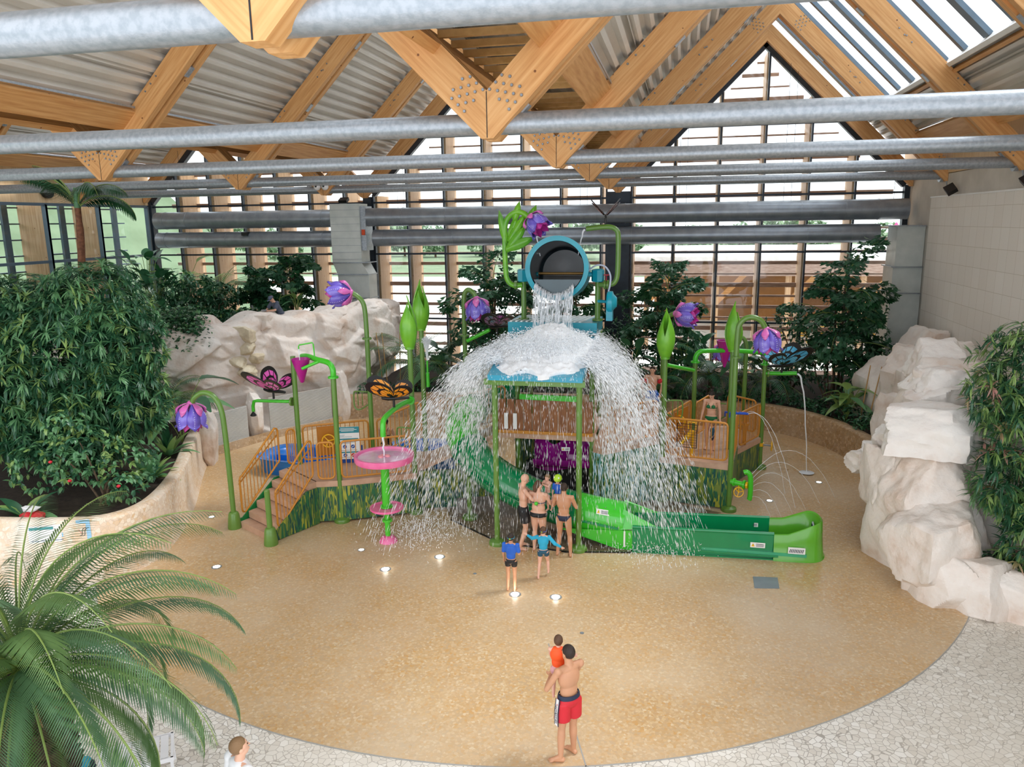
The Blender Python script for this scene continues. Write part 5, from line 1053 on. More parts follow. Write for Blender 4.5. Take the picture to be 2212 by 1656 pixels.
# right outcrop
t = thing('rock_outcrop', 'tall cream rock outcrop on the right with a big overhanging cap stone', 'rock', (5.4, 16.8, 0))
RB = [((5.3, 17.1, 1.35), (1.1, 1.0, 1.75), 101, .3, 'rock'), ((4.72, 17.6, 1.5), (.5, .7, 1.0), 102, .1, 'rock'), ((5.25, 16.2, .85), (.95, .95, 1.15), 103, .5, 'rock'), ((5.45, 17.15, 3.15), (1.12, .85, .58), 104, -.25, 'rockwhite'), ((6.2, 17.4, 2.75), (.9, .8, .5), 114, .1, 'rockwhite'),
      ((4.85, 18.3, 2.55), (.5, .5, .42), 105, .2, 'rockwhite'), ((4.78, 18.5, 2.0), (.55, .55, .4), 106, -.3, 'rockwhite'), ((4.55, 19.1, 1.75), (.55, .5, .3), 107, .4, 'rock'),
      ((5.85, 18.8, 3.7), (.75, .65, .5), 108, .1, 'rockwhite'), ((5.6, 18.5, 3.4), (.7, .6, .4), 118, .6, 'rockwhite'), ((6.3, 20.4, 3.95), (.75, .8, .6), 109, .5, 'rockwhite'), ((6.2, 19.5, 2.6), (1.2, 1.4, 1.7), 110, .2, 'rock'),
      ((7.2, 18.4, 1.7), (1.6, 1.6, 2.0), 111, 0, 'rock'), ((6.4, 22.2, 1.2), (1.0, 1.2, 1.5), 112, .3, 'rock')]
for c, r, sd, rz, m in RB: o = obj('rock_block', block(c, r, sd, rz), M[m], t); weld(o)
t = thing('kerb_rocks', 'low rounded brownish rocks in front of the right bush, reaching the picture edge', 'rock', (6.2, 15.2, 0))
for c, r, sd, rz in (((5.35, 15.55, .38), (.62, .7, .72), 121, .2), ((5.95, 15.35, .35), (.65, .6, .68), 122, .5), ((6.55, 15.2, .3), (.6, .6, .62), 123, .9), ((7.2, 15.1, .25), (.6, .6, .6), 124, .3), ((5.0, 16.0, .3), (.45, .5, .7), 125, 0)):
    o = obj('rock_block', block(c, r, sd, rz, rough=.03), M['rock'], t); weld(o)
t = thing('rock_shelf', 'pale rock shelf with bamboo canes behind the right planter', 'rock', (6.9, 27, .7))
for c, r, sd, rz in (((7.1, 27.6, 1.6), (1.1, 1.3, 1.4), 131, .2), ((7.6, 26.5, 2.2), (1.3, 1.2, 1.3), 132, .5), ((7.6, 24.5, 2.2), (1.3, 1.4, 1.9), 133, .1), ((8.2, 28.2, 2.9), (.8, 1.0, .9), 134, .4)):
    o = obj('rock_block', block(c, r, sd, rz), M['rock'], t); weld(o)
for i, (x, y, dx) in enumerate([(5.95, 26.6, .25), (6.15, 26.4, .35), (6.4, 26.3, .45), (-12.0, 29.3, -.3), (-11.8, 29.3, -.25), (-11.3, 29.4, 0)]):
    tag(obj('bamboo_cane', MB().cyl((x, y, .7), (x+dx, y+.2, 2.7 if i < 3 else 3.1), .022, .018, 8), mat('bamboo', 'C49A62', .6)), ('left', 'middle', 'right')[i % 3]+(' one of three thin bamboo canes leaning on the right rock shelf' if i < 3 else ' one of three thin bamboo canes by the end of the left rock wall'), 'cane', 'bamboo canes right' if i < 3 else 'bamboo canes left')

# ================================================================ PLANTS
def leafmat(name, a, c, rough=.36, sub=0):
    m, n, b = newmat(name); L = n.links; t = n.nodes.new('ShaderNodeTexCoord'); z = n.nodes.new('ShaderNodeTexNoise'); z.inputs['Scale'].default_value = 1.7; z.inputs['Detail'].default_value = 6
    L.new(t.outputs['Object'], z.inputs['Vector']); r = n.nodes.new('ShaderNodeValToRGB'); r.color_ramp.elements[0].position = .35; r.color_ramp.elements[1].position = .65; r.color_ramp.elements[0].color = lin(a); r.color_ramp.elements[1].color = lin(c)
    L.new(z.outputs['Fac'], r.inputs[0]); L.new(r.outputs[0], b.inputs['Base Color']); b.inputs['Roughness'].default_value = rough
    b.inputs['Specular IOR Level'].default_value = .65
    tr = n.nodes.new('ShaderNodeBsdfTranslucent'); L.new(r.outputs[0], tr.inputs[0]); mx = n.nodes.new('ShaderNodeMixShader'); mx.inputs[0].default_value = .22
    L.new(b.outputs[0], mx.inputs[1]); L.new(tr.outputs[0], mx.inputs[2]); L.new(mx.outputs[0], n.nodes['Material Output'].inputs[0]); return m
M['leaf_a'] = leafmat('deep_green_leaf', '2F5F42', '3F7552'); M['leaf_b'] = leafmat('mid_green_leaf', '5C9264', '76A872'); M['leaf_c'] = leafmat('fresh_green_leaf', '85A85C', '9DBB70')
M['leaf_d'] = leafmat('dark_glossy_leaf', '1F4F30', '2C6238', .35); M['leaf_e'] = leafmat('olive_bamboo_leaf', '4F7A4A', '6C9254'); M['leaf_p'] = leafmat('pinkish_new_leaf', 'C98F8A', 'A9A070')
M['cycad_a'] = leafmat('cycad_green', '4B6C38', '66874A', .4); M['cycad_b'] = leafmat('cycad_bluegreen', '426848', '5E8258', .4); M['stemgreen'] = mat('frond_rib', '7E944A', .5)
M['bark'] = mat('grey_bark', '6F5C48', .9, col2='4E3E30', vs=9, bump=.6); M['palmbark'] = mat('fibrous_palm_trunk', '4A3728', .95, col2='2C2019', vs=14, bump=.8, bs=20)
def lance(L, w, droop=.25, n=3, fold=.15):
    """pointed leaf along +X, two halves folded on the midrib"""
    V = []; F = []
    for i in range(n+1):
        v = i/n; h = w*math.sin(PI*(v**.8*.93+.04)); z = -droop*L*v*v; V += [(L*v, -h, z+fold*h), (L*v, 0, z), (L*v, h, z+fold*h)]
    for i in range(n): k = i*3; F += [(k, k+3, k+4, k+1), (k+1, k+4, k+5, k+2)]
    return np.array(V), F
def scatter(b, tmpl, P, D, S, roll=None, mi=None, up=(0, 0, 1)):
    """copies of a leaf template at P pointing along D"""
    V, F = tmpl; P, D = np.asarray(P, float), np.asarray(D, float); n = len(P); D = D/np.linalg.norm(D, axis=1)[:, None]
    U = np.tile(np.array(up, float), (n, 1)); Yv = np.cross(U, D); l = np.linalg.norm(Yv, axis=1)[:, None]; Yv = np.where(l > 1e-3, Yv/np.maximum(l, 1e-3), [0, 1, 0]); Zv = np.cross(D, Yv)
    if roll is not None: c, s = np.cos(roll)[:, None], np.sin(roll)[:, None]; Yv, Zv = c*Yv+s*Zv, -s*Yv+c*Zv
    S = np.broadcast_to(S, (n,))[:, None, None]; W_ = (V[None, :, 0, None]*D[:, None]+V[None, :, 1, None]*Yv[:, None]+V[None, :, 2, None]*Zv[:, None])*S+P[:, None]
    Fa = np.array(F)[None]+(np.arange(n)*len(V))[:, None, None]; mm = np.repeat(np.zeros(n, int) if mi is None else mi, len(F))
    k = b.n; b.v.append(W_.reshape(-1, 3)); b.f.extend(map(tuple, (Fa.reshape(-1, len(F[0]))+k).tolist())); b.m.extend(mm.tolist()); b.n += n*len(V)
def rdir(n, g=NR): d = g.normal(size=(n, 3)); return d/np.linalg.norm(d, axis=1)[:, None]
def blobpts(blobs, dens, g=NR, shell=.35):
    """points and outward normals near the surface of a union of ellipsoids"""
    P, N = [], []
    for c, r in blobs:
        r = np.array(r, float); n = int(dens*4*PI*((r[0]*r[1])**1.6/3+(r[0]*r[2])**1.6/3+(r[1]*r[2])**1.6/3)**(1/1.6)); d = rdir(n, g); lump = 1+.10*np.sin(d[:, 0]*9+c[0])*np.sin(d[:, 2]*8+c[1])*np.sin(d[:, 1]*7)
        f = lump*(1-shell*g.random(n)**2); P.append(np.array(c)+d*r*f[:, None]); nn = d/r; N.append(nn/np.linalg.norm(nn, axis=1)[:, None])
    P, N = np.concatenate(P), np.concatenate(N); keep = np.ones(len(P), bool)
    for c, r in blobs: keep &= (((P-np.array(c))/(np.array(r)*.6))**2).sum(1) > 1
    return P[keep], N[keep]
def whorls(b, P, N, L, w, k, g=NR, cols=3, spread=.9, colw=(.5, .38, .12), droop=.35):
    n = len(P); a = g.random((n, k))*2*PI; A = np.cross(N, [0, 0, 1.001]); A /= np.linalg.norm(A, axis=1)[:, None]+1e-6; B = np.cross(N, A)
    D = N[:, None]*(1-spread*.55)+ (A[:, None]*np.cos(a)[..., None]+B[:, None]*np.sin(a)[..., None])*spread; D[..., 2] -= .15
    S = L*g.uniform(.7, 1.15, (n, k)); mi = g.choice(cols, size=n, p=colw); scatter(b, lance(1, w/L, droop), np.repeat(P, k, 0), D.reshape(-1, 3), S.reshape(-1), g.uniform(-.5, .5, n*k), np.repeat(mi, k))
def branches(t, base, tips, r, m=None, n=4):
    for q in tips:
        base, q = Vector(base), Vector(q); mid = base.lerp(q, .5)+Vector((R.uniform(-.2, .2), R.uniform(-.2, .2), .2)); P = smooth_path([base+Vector((R.uniform(-.1, .1), R.uniform(-.1, .1), 0)), mid, q], n); obj('branch', MB().tube(P, list(np.linspace(r, r*.35, len(P))), 7), m or M['bark'], t)
# the large bush on the left
t = thing('leafy_bush', 'huge dense green bush filling the left side of the planter', 'bush', (-15.6, 17, 1))
BL_ = [((-15.3, 16.6, 4.1), (1.9, 1.8, 1.7)), ((-17.0, 17.2, 4.2), (2.0, 1.9, 2.1)), ((-15.0, 17.2, 5.4), (1.35, 1.4, 1.3)), ((-17.8, 16.2, 5.0), (1.5, 1.5, 1.4)), ((-14.1, 16.8, 4.6), (1.1, 1.2, 1.2)), ((-14.0, 16.6, 3.2), (1.1, 1.2, 1.1)), ((-15.8, 15.8, 2.7), (1.5, 1.3, 1.1)), ((-16.2, 15.2, 3.6), (1.4, 1.2, 1.2)), ((-14.6, 16.0, 2.4), (.9, .9, .8)), ((-17.2, 18.0, 3.0), (1.6, 1.4, 1.6)), ((-17.8, 15.3, 3.2), (1.5, 1.2, 1.3))]
b = MB(); P, N = blobpts(BL_, 18); whorls(b, P, N, .29, .026, 11)
P, N = blobpts([(c, (r[0]*.8, r[1]*.8, r[2]*.8)) for c, r in BL_], 8); whorls(b, P, N, .36, .04, 8, colw=(.8, .2, 0))
obj('foliage', b, [M['leaf_a'], M['leaf_b'], M['leaf_c']], t, smooth=False)
branches(t, (-15.4, 16.6, 1.0), [(-15.0, 16.4, 4), (-16.2, 16.8, 4.2), (-14.3, 16.4, 3.4), (-16.8, 16.2, 3.6), (-15.5, 17.2, 5)], .09)
# lobed shrub in front of it
t = thing('lobed_shrub', 'lighter shrub with lobed leaves and red flowers at the planter rim, lower left', 'shrub', (-13.3, 14.6, 1.05))
b = MB(); P, N = blobpts([((-13.6, 14.7, 2.3), (.9, .8, .7)), ((-13.0, 15.2, 1.9), (.8, .8, .6)), ((-14.6, 14.4, 2.0), (.8, .6, .6)), ((-13.9, 14.6, 3.0), (.5, .5, .4)), ((-12.6, 14.6, 1.6), (.5, .5, .35))], 24, shell=.7); whorls(b, P, N, .15, .04, 5, colw=(.3, .5, .2), spread=1.0)
obj('foliage', b, [M['leaf_a'], M['leaf_b'], M['leaf_c']], t, smooth=False); branches(t, (-13.2, 14.7, 1.05), [(-13.6, 14.6, 2.6), (-12.9, 14.9, 2.1), (-14.2, 14.5, 2.3), (-13.3, 15, 2.6), (-12.7, 14.5, 1.8)], .03)
for p in ((-12.35, 14.2, 1.75), (-13.9, 14.0, 2.3), (-13.4, 13.95, 1.9)): obj('red_blossom', MB().ell(p, (.045, .045, .035), 8, 6), mat('red_blossom', 'D8283A', .5), t)
# bird's nest fern, other rosettes
def rosette(t, c, n, L, w, up=.6, mats=None, nseg=6):
    c = Vector(c)
    for k in range(n):
        a = 2*PI*k/n*1.618*1.0+k*.7; e = up*(.5+.9*((k*7) % n)/n); d = Vector((math.cos(a), math.sin(a), 0)); rows = []
        LL = L*R.uniform(.75, 1.1)
        for j in range(nseg+1):
            v = j/nseg; p = c+d*(LL*v*math.cos(e)+.0)+Vector((0, 0, LL*(v*math.sin(e)-.45*v*v*math.cos(e)))); h = w*math.sin(PI*(v**.7*.9+.06)); s = Vector((-d.y, d.x, 0)); rows.append([p-s*h+Vector((0, 0, h*.35)), p, p+s*h+Vector((0, 0, h*.35))])
        obj('leaf', MB().grid(rows), (mats or [M['leaf_b'], M['leaf_c'], M['leaf_a']])[k % 3], t, ang=1.5)
t = thing('rosette_fern', 'bright rosette of broad strap leaves at the planter edge under the bush', 'fern', (-13.3, 16.4, 1.05)); rosette(t, (-13.3, 16.4, 1.05), 26, 1.0, .11, 1.0, [M['leaf_c'], M['leaf_b'], M['leaf_b']])
t = thing('rosette_fern', 'darker strap-leaved rosette behind the purple bell of the left end', 'fern', (-14.2, 18.4, 1.05)); rosette(t, (-14.2, 18.4, 1.05), 20, 1.1, .1, 1.1)
t = thing('rosette_fern', 'broad-leaved plant below the red flowering shrub near the board', 'fern', (-14.6, 13.6, 1.05)); rosette(t, (-14.4, 13.6, 1.05), 14, 1.0, .14, .9)
# pinnate fronds
def frond(base, az, el, L, n, ll, w, bend, twist=0, lift=.3, taper=True):
    """rib points and leaflets of a feather frond"""
    d = Vector((math.cos(az), math.sin(az), 0)); P = []; e = el; p = Vector(base); k = 16; st = L/k
    for i in range(k+1): P.append(p.copy()); p = p+(d*math.cos(e)+Vector((0, 0, math.sin(e))))*st; e -= bend/k*(1+.9*i/k)
    pts, dirs, sc = [], [], []; A = np.array([tuple(q) for q in P]); tt = np.linspace(.1, .995, n); side = np.array((-d.y, d.x, 0.))
    if twist: side = np.array(Matrix.Rotation(twist, 3, d) @ Vector(side))
    for v in tt:
        x = v*k; i = min(k-1, int(x)); q = A[i]+(A[i+1]-A[i])*(x-i); tg = A[i+1]-A[i]; tg /= np.linalg.norm(tg); nn = np.cross(side, tg); s_ = ll*(math.sin(PI*min(1, .12+v*.86))**.6 if taper else 1)
        for sg in (-1, 1): pts.append(q); dirs.append(side*sg*1.0+tg*(.55+.5*v)+nn*-lift*(-1)); sc.append(s_)
    return P, np.array(pts), np.array(dirs), np.array(sc)
def palmcrown(t, c, n, L, nl, ll, w, els, bends, mats, g=R, nm='frond', az0=0, azr=2*PI, droop=.2, rib=.014, lift=.3):
    for i in range(n):
        az = az0+azr*((i*.618034) % 1)+g.uniform(-.1, .1); u = (i+.5)/n; el = els[0]+(els[1]-els[0])*u+g.uniform(-.08, .08); be = bends[0]+(bends[1]-bends[0])*u+g.uniform(-.15, .15)
        P, p, d, s = frond(c, az, el, L*g.uniform(.85, 1.08), nl, ll, w, be, g.uniform(-.25, .25), lift); b = MB(); scatter(b, lance(1, w/ll, droop, 2, .1), p, d, s); b.mi = 1; b.tube(P, list(np.linspace(rib, rib*.25, len(P))), 5); b.mi = 0
        obj(nm, b, [mats[i % len(mats)], M['stemgreen']], t, smooth=False)
# the cycad, front left
t = thing('cycad_palm', 'large arching cycad palm in the lower left foreground', 'palm', (-6.7, 6.0, 0))
b = MB(); prof = [(.36, 0), (.33, .3), (.36, 1.2), (.38, 2.2), (.3, 2.75), (.12, 2.95)]; b.lathe(prof, (-6.7, 6.0, 0), 28)
for i in range(260):
    z = 2.7*(i/260)+.05; a = i*2.4; rr = .34; b.cap((-6.7+rr*math.cos(a), 6+rr*math.sin(a), z), (-6.7+(rr+.09)*math.cos(a), 6+(rr+.09)*math.sin(a), z+.09), .05, .02, 6)
obj('trunk', b, M['palmbark'], t)
palmcrown(t, (-6.7, 6.0, 2.95), 62, 2.75, 74, .36, .011, (1.45, -.35), (1.25, 1.3), [M['cycad_a'], M['cycad_b']], rib=.016, lift=.35)
for k in range(14):
    a = k*2.4; obj('dry_frond_base', MB().cyl((-6.7+.3*math.cos(a), 6+.3*math.sin(a), 2.75), (-6.7+.6*math.cos(a), 6+.6*math.sin(a), 2.55), .02, .008, 6), mat('dry_frond', 'B0825E', .8), t)
# slim palm, upper left
t = thing('slim_palm', 'slim palm with a thin trunk and upright fronds in front of the left windows', 'palm', (-18.3, 20.6, 4))
obj('trunk', MB().tube(smooth_path([(-18.35, 20.6, 3.5), (-18.3, 20.6, 5.6), (-18.15, 20.6, 7.2), (-18.12, 20.6, 8.2)], 5), [.13]*6+[.11]*6+[.09]*4, 12), mat('red_brown_trunk', '8A5A40', .8, col2='6B4430', vs=12), t)
obj('crownshaft', MB().cyl((-18.12, 20.6, 8.1), (-18.1, 20.6, 8.7), .1, .07, 12), M['leaf_b'], t)
for az, el, be in ((0.0, 1.0, 1.3), (PI, 1.2, .8), (2.8, .95, 1.0), (-.5, 1.2, 1.7), (-2.4, 1.25, 1.1), (.4, .75, 1.6), (3.3, 1.0, .9)):
    P, p, d, s = frond((-18.1, 20.6, 8.1), az, el, 2.05, 34, .62, .045, be, 0, .5); b = MB(); scatter(b, lance(1, .06, .3, 2, .1), p, d, s); b.mi = 1; b.tube(P, list(np.linspace(.03, .008, len(P))), 6); obj('frond', b, [M['leaf_d'] if az > -1 else M['leaf_a'], M['stemgreen']], t, smooth=False)
# bamboo-like bush, right
t = thing('willow_leaf_bush', 'big drooping narrow-leaved bush with pink tips at the right edge', 'bush', (7.2, 16.4, .3))
BR = [((6.9, 16.2, 4.6), (1.2, 1.1, 1.0)), ((7.6, 16.0, 5.2), (.9, .9, .8)), ((6.3, 16.1, 4.2), (.8, .8, .7)), ((6.9, 15.8, 3.4), (1.1, 1.0, 1.1)), ((6.4, 15.7, 2.6), (.8, .7, .7)), ((7.2, 15.7, 2.3), (1.1, .8, 1.1)), ((7.0, 15.6, 1.4), (.8, .6, .7)), ((7.9, 16.2, 3.6), (.9, 1.0, 1.4))]
b = MB(); P, N = blobpts(BR, 20); whorls(b, P, N, .27, .02, 9, cols=4, colw=(.42, .38, .16, .04), droop=.5); P, N = blobpts([(c, (r[0]*.75, r[1]*.75, r[2]*.75)) for c, r in BR], 12); whorls(b, P, N, .28, .024, 7, cols=4, colw=(.9, .1, 0, 0), droop=.4)
obj('foliage', b, [M['leaf_a'], M['leaf_e'], M['leaf_c'], M['leaf_p']], t, smooth=False); branches(t, (7.1, 16.3, .3), [(6.9, 16.2, 4.4), (7.5, 16.1, 4.8), (6.5, 15.9, 3.6), (7.3, 15.8, 2.8)], .06)
b = MB(); P, N = blobpts([((6.5, 15.9, .6), (.8, .4, .35)), ((7.3, 15.7, .6), (.7, .4, .4))], 40); whorls(b, P, N, .13, .03, 5); tag(obj('ground_cover', b, [M['leaf_d'], M['leaf_a'], M['leaf_b']], smooth=False), 'dark low ground cover behind the kerb rocks under the right bush', 'ground cover', kind='stuff')
# fishtail palms and trees along the back planter
def fishtail(lab, x, y, z0, H, nb, spread, seed, group='fishtail palms at the glass wall'):
    g = random.Random(seed); t = thing('fishtail_palm', lab, 'palm', (x, y, z0), group); ng = np.random.default_rng(seed)
    for k in range(3):
        dx, dy = g.uniform(-.35, .35), g.uniform(-.25, .25); obj('trunk', MB().tube(smooth_path([(x+dx*.4, y+dy*.4, z0), (x+dx*.8, y+dy, z0+H*.45), (x+dx, y+dy, z0+H*.8)], 5), list(np.linspace(.06, .03, 11)), 8), M['bark'], t)
    fish = (np.array([(0, 0, 0), (.5, -.18, .02), (1, -.34, 0), (.85, -.05, -.03), (1.05, .1, 0), (.8, .2, 0), (.9, .38, 0), (.5, .2, .02)], float), [(0, 1, 3, 5), (1, 2, 3, 3), (3, 4, 5, 5), (0, 5, 6, 7)])
    fish = (fish[0], [(0, 1, 2, 3), (0, 3, 4, 5), (0, 5, 6, 7)])
    for k in range(nb):
        u = (k+.5)/nb; az = k*2.4+g.uniform(-.3, .3); zb = z0+H*(.25+.6*u); el = .15+.95*u+g.uniform(-.3, .35); L = spread*(1.05-.35*u)*g.uniform(.65, 1.15); P, p, d, s = frond((x+g.uniform(-.2, .2), y+g.uniform(-.2, .2), zb), az, el, L, 9, L*.38, .1, g.uniform(.7, 1.5), g.uniform(-.5, .5), g.uniform(-.1, .5))
        b = MB(); b.mi = 2; b.tube(P, list(np.linspace(.022, .006, len(P))), 5); b.mi = 0; sub = [p+(d/np.linalg.norm(d, axis=1)[:, None])*s[:, None]*q for q in (.2, .4, .6, .8, 1.0)]
        pp = np.concatenate(sub+[q.copy() for q in sub]); dn = d/np.linalg.norm(d, axis=1)[:, None]; pr = np.cross(dn, [0, 0, 1]); dd = np.concatenate([dn*.6+pr*.8 for _ in sub]+[dn*.6-pr*.8 for _ in sub]); dd[:, 2] -= ng.uniform(0, .9, len(dd))
        pp += ng.normal(0, .03, pp.shape); scatter(b, fish, pp, dd, ng.uniform(.2, .33, len(pp)), ng.uniform(-1.2, 1.2, len(pp)), np.full(len(pp), k % 2)); obj('frond', b, [M['leaf_d'], M['leaf_a'], M['stemgreen']], t, smooth=False)
fishtail('tall fishtail palm near the right corner, its crown touching the square duct', 5.9, 30.2, .7, 5.3, 22, 2.6, 1)
fishtail('fishtail palm between the black column and the right bud posts', -.6, 31.0, .7, 5.2, 16, 2.3, 2)
fishtail('wide fishtail palm left of the tipping bucket, behind the rear bell flower', -7.6, 31.0, .7, 5.2, 20, 2.5, 3)
fishtail('slender fishtail palm directly behind the bucket uprights', -4.2, 32.0, .7, 4.6, 12, 2.0, 4)
fishtail('fishtail palm on the left terrace beside the square duct shaft', -17.3, 31.6, 3.5, 2.6, 12, 1.5, 5)
fishtail('smaller fishtail palm on the terrace behind the man in the cap', -18.8, 31.8, 3.5, 2.0, 10, 1.3, 6)
def featherpalm(lab, x, y, z, n, L, seed, group='feather palms in the planters', mats=None, els=(1.35, .25), H=.3):
    g = random.Random(seed); t = thing('feather_palm', lab, 'palm', (x, y, z), group); obj('trunk', MB().cyl((x, y, z), (x, y, z+H), .09, .07, 10), M['bark'], t); palmcrown(t, (x, y, z+H), n, L, 26, L*.24, .022, els, (.9, 1.5), mats or [M['leaf_a'], M['leaf_b']], g, rib=.014, lift=.2)
featherpalm('feather palm at the end of the left rock wall, behind the twin buds', -10.6, 29.6, .8, 20, 2.5, 11, H=1.0)
featherpalm('second feather palm in the back planter, further right of the rock end', -8.6, 29.4, .8, 14, 2.0, 12)
featherpalm('feather palm behind the right pipe arch', 1.2, 29.6, .8, 18, 2.3, 13, mats=[M['leaf_d'], M['leaf_a']], H=.8)
featherpalm('feather palm left of the woman in the green bikini, low in the planter', -.8, 29.2, .8, 14, 2.0, 14, mats=[M['leaf_d'], M['leaf_a']])
featherpalm('feather palm behind the blue butterfly', 3.3, 29.6, .8, 18, 2.2, 15, mats=[M['leaf_d'], M['leaf_a']], H=.6)
featherpalm('light feather palm in the middle of the left terrace', -20.6, 31.4, 3.5, 20, 2.4, 16, mats=[M['leaf_b'], M['leaf_c']], H=.9)
featherpalm('dark feather palm left on the terrace behind the big bush', -22.3, 30.8, 3.5, 16, 2.2, 17, H=.3)
featherpalm('feather palm hanging over the rock wall just right of the big bush', -15.9, 20.9, 1.8, 16, 1.9, 18, mats=[M['leaf_a'], M['leaf_e']], els=(1.0, .0))
# broad leaf plants
def broad(lab, x, y, z, n, H, w, seed, ms, group=None, up=1.2):
    g = random.Random(seed); t = thing('broadleaf_plant', lab, 'plant', (x, y, z), group)
    for k in range(n):
        a = k*2.4+g.random(); h = H*g.uniform(.45, 1); d = Vector((math.cos(a), math.sin(a), 0)); r = H*.35*g.uniform(.2, 1); tip = Vector((x, y, z))+d*r+Vector((0, 0, h)); obj('stalk', MB().tube(smooth_path([(x, y, z), Vector((x, y, z))+d*r*.4+Vector((0, 0, h*.6)), tip], 3), .012, 5), M['stemgreen'], t)
        LL = w*2.1*g.uniform(.8, 1.2); e = g.uniform(-.2, up); dd = d*math.cos(e)+Vector((0, 0, math.sin(e))); s = Vector((-d.y, d.x, 0)); rows = []
        for j in range(7):
            v = j/6; p = tip+dd*LL*v-Vector((0, 0, .35*LL*v*v)); hh_ = w*.5*math.sin(PI*(v**.65*.92+.05)); rows.append([p-s*hh_+Vector((0, 0, hh_*.25)), p, p+s*hh_+Vector((0, 0, hh_*.25))])
        obj('leaf', MB().grid(rows), ms[k % len(ms)], t, ang=1.5)
broad('banana-like plant with an upright bright leaf on the terrace', -22.6, 31.6, 3.5, 7, 2.6, .55, 1, [M['leaf_c'], M['leaf_b']], up=1.5)
broad('dark round-leaved plant at the left end of the terrace', -24.0, 31.0, 3.5, 26, 2.7, .42, 2, [M['leaf_d'], M['leaf_a']])
broad('round-leaved plant right of the dark one on the terrace', -23.0, 30.2, 3.5, 24, 1.9, .4, 3, [M['leaf_a'], M['leaf_d']])
broad('broadleaf plant in the back planter left of the right bud post', -1.9, 29.6, .8, 16, 2.0, .4, 4, [M['leaf_d'], M['leaf_a']])
broad('broadleaf plant between the right posts', .3, 30.0, .8, 18, 2.2, .45, 5, [M['leaf_d'], M['leaf_a']])
broad('broadleaf plant right of the rear small flower', 2.3, 29.4, .8, 16, 1.8, .45, 6, [M['leaf_d'], M['leaf_b']])
broad('large grey-green leaf plant behind the left end bell flower', -14.6, 19.6, 1.1, 7, 2.3, .6, 7, [M['leaf_b'], M['leaf_a']], up=.4)
broad('yellow-green leafy plant in the right corner of the back planter', 5.6, 26.9, .8, 26, 1.1, .3, 8, [M['leaf_c'], M['leaf_c'], M['leaf_b']])
broad('broadleaf plant behind the twin buds by the feather palm', -9.6, 29.8, .8, 14, 1.7, .55, 9, [M['leaf_b'], M['leaf_a']])
broad('leafy plant on the terrace behind the highest left bell flower', -16.4, 30.6, 3.6, 14, 1.1, .25, 10, [M['leaf_b'], M['leaf_c']])
def treelet(lab, x, y, z0, H, r, seed, ms, dens=16, leaf=(.16, .035), k=5, group=None):
    ng = np.random.default_rng(seed); t = thing('leafy_tree', lab, 'tree', (x, y, z0), group); g = random.Random(seed)
    bl = [((x+g.uniform(-r, r)*.6, y+g.uniform(-r, r)*.4, z0+H*(.3+.65*q/6)), (r*g.uniform(.45, .7), r*.5, r*g.uniform(.35, .5))) for q in range(7)]
    b = MB(); P, N = blobpts(bl, dens, ng, .8); whorls(b, P, N, leaf[0], leaf[1], k, ng, spread=1.0); obj('foliage', b, ms, t, smooth=False); branches(t, (x, y, z0), [c for c, _ in bl[2:6]], .04)
D3 = [M['leaf_d'], M['leaf_a'], M['leaf_b']]
treelet('small-leaved tree in front of the glass behind the splash, left part', -6.2, 31.4, .8, 4.4, 1.3, 21, D3)
treelet('small-leaved tree behind the splash next to the rear bell flower', -7.9, 29.8, .8, 2.6, 1.0, 22, D3)
treelet('small-leaved tree by the black column behind the drum', -2.0, 31.6, .8, 3.6, 1.2, 23, D3)
treelet('small-leaved tree under the tall right fishtail palm', 5.4, 29.2, .8, 3.0, 1.2, 24, D3)
treelet('climbing small-leaved tree in front of the dark pane, right corner', 6.9, 30.6, .8, 3.4, .9, 25, D3)
treelet('small-leaved tree right of the blue butterfly', 4.2, 30.4, .8, 3.2, 1.0, 26, D3)
treelet('dense bush at the rear of the terrace left of the light feather palm', -21.6, 30.2, 3.5, 1.6, 1.5, 27, D3, leaf=(.22, .05))
treelet('dense bush at the rear of the terrace behind the low kerb', -19.6, 29.8, 3.5, 1.3, 1.3, 28, D3, leaf=(.22, .05))
def cover(lab, path, z, r, seed, ms, dens=30, leaf=(.15, .035), name='ground_cover'):
    ng = np.random.default_rng(seed); P = smooth_path([(*p, 0) for p in path], 6); bl = [((p.x, p.y, z+r*.3), (r*1.3, r*1.0, r*ng.uniform(.7, 1.2))) for p in P]; b = MB(); P, N = blobpts(bl, dens, ng, .5); whorls(b, P, N, leaf[0], leaf[1], 5, ng); tag(obj(name, b, ms, smooth=False), lab, 'ground cover', kind='stuff')
cover('low dark ground cover along the right half of the back planter', [(-3, 29.3), (0, 29.0), (2.7, 29.0), (4.5, 28.2), (5.6, 26.8), (6.1, 25.2)], .8, .4, 31, D3, 22)
cover('low dark ground cover along the left half of the back planter', [(-12.4, 28.3), (-10, 28.7), (-7, 29.2), (-4, 29.3)], .8, .35, 32, D3, 20)
cover('yellow-green ground cover at the terrace edge behind the ivy', [(-23.5, 29), (-21, 29), (-19, 29), (-17.5, 29)], 3.5, .45, 33, [M['leaf_d'], M['leaf_a'], M['leaf_c']], 20, (.2, .05))
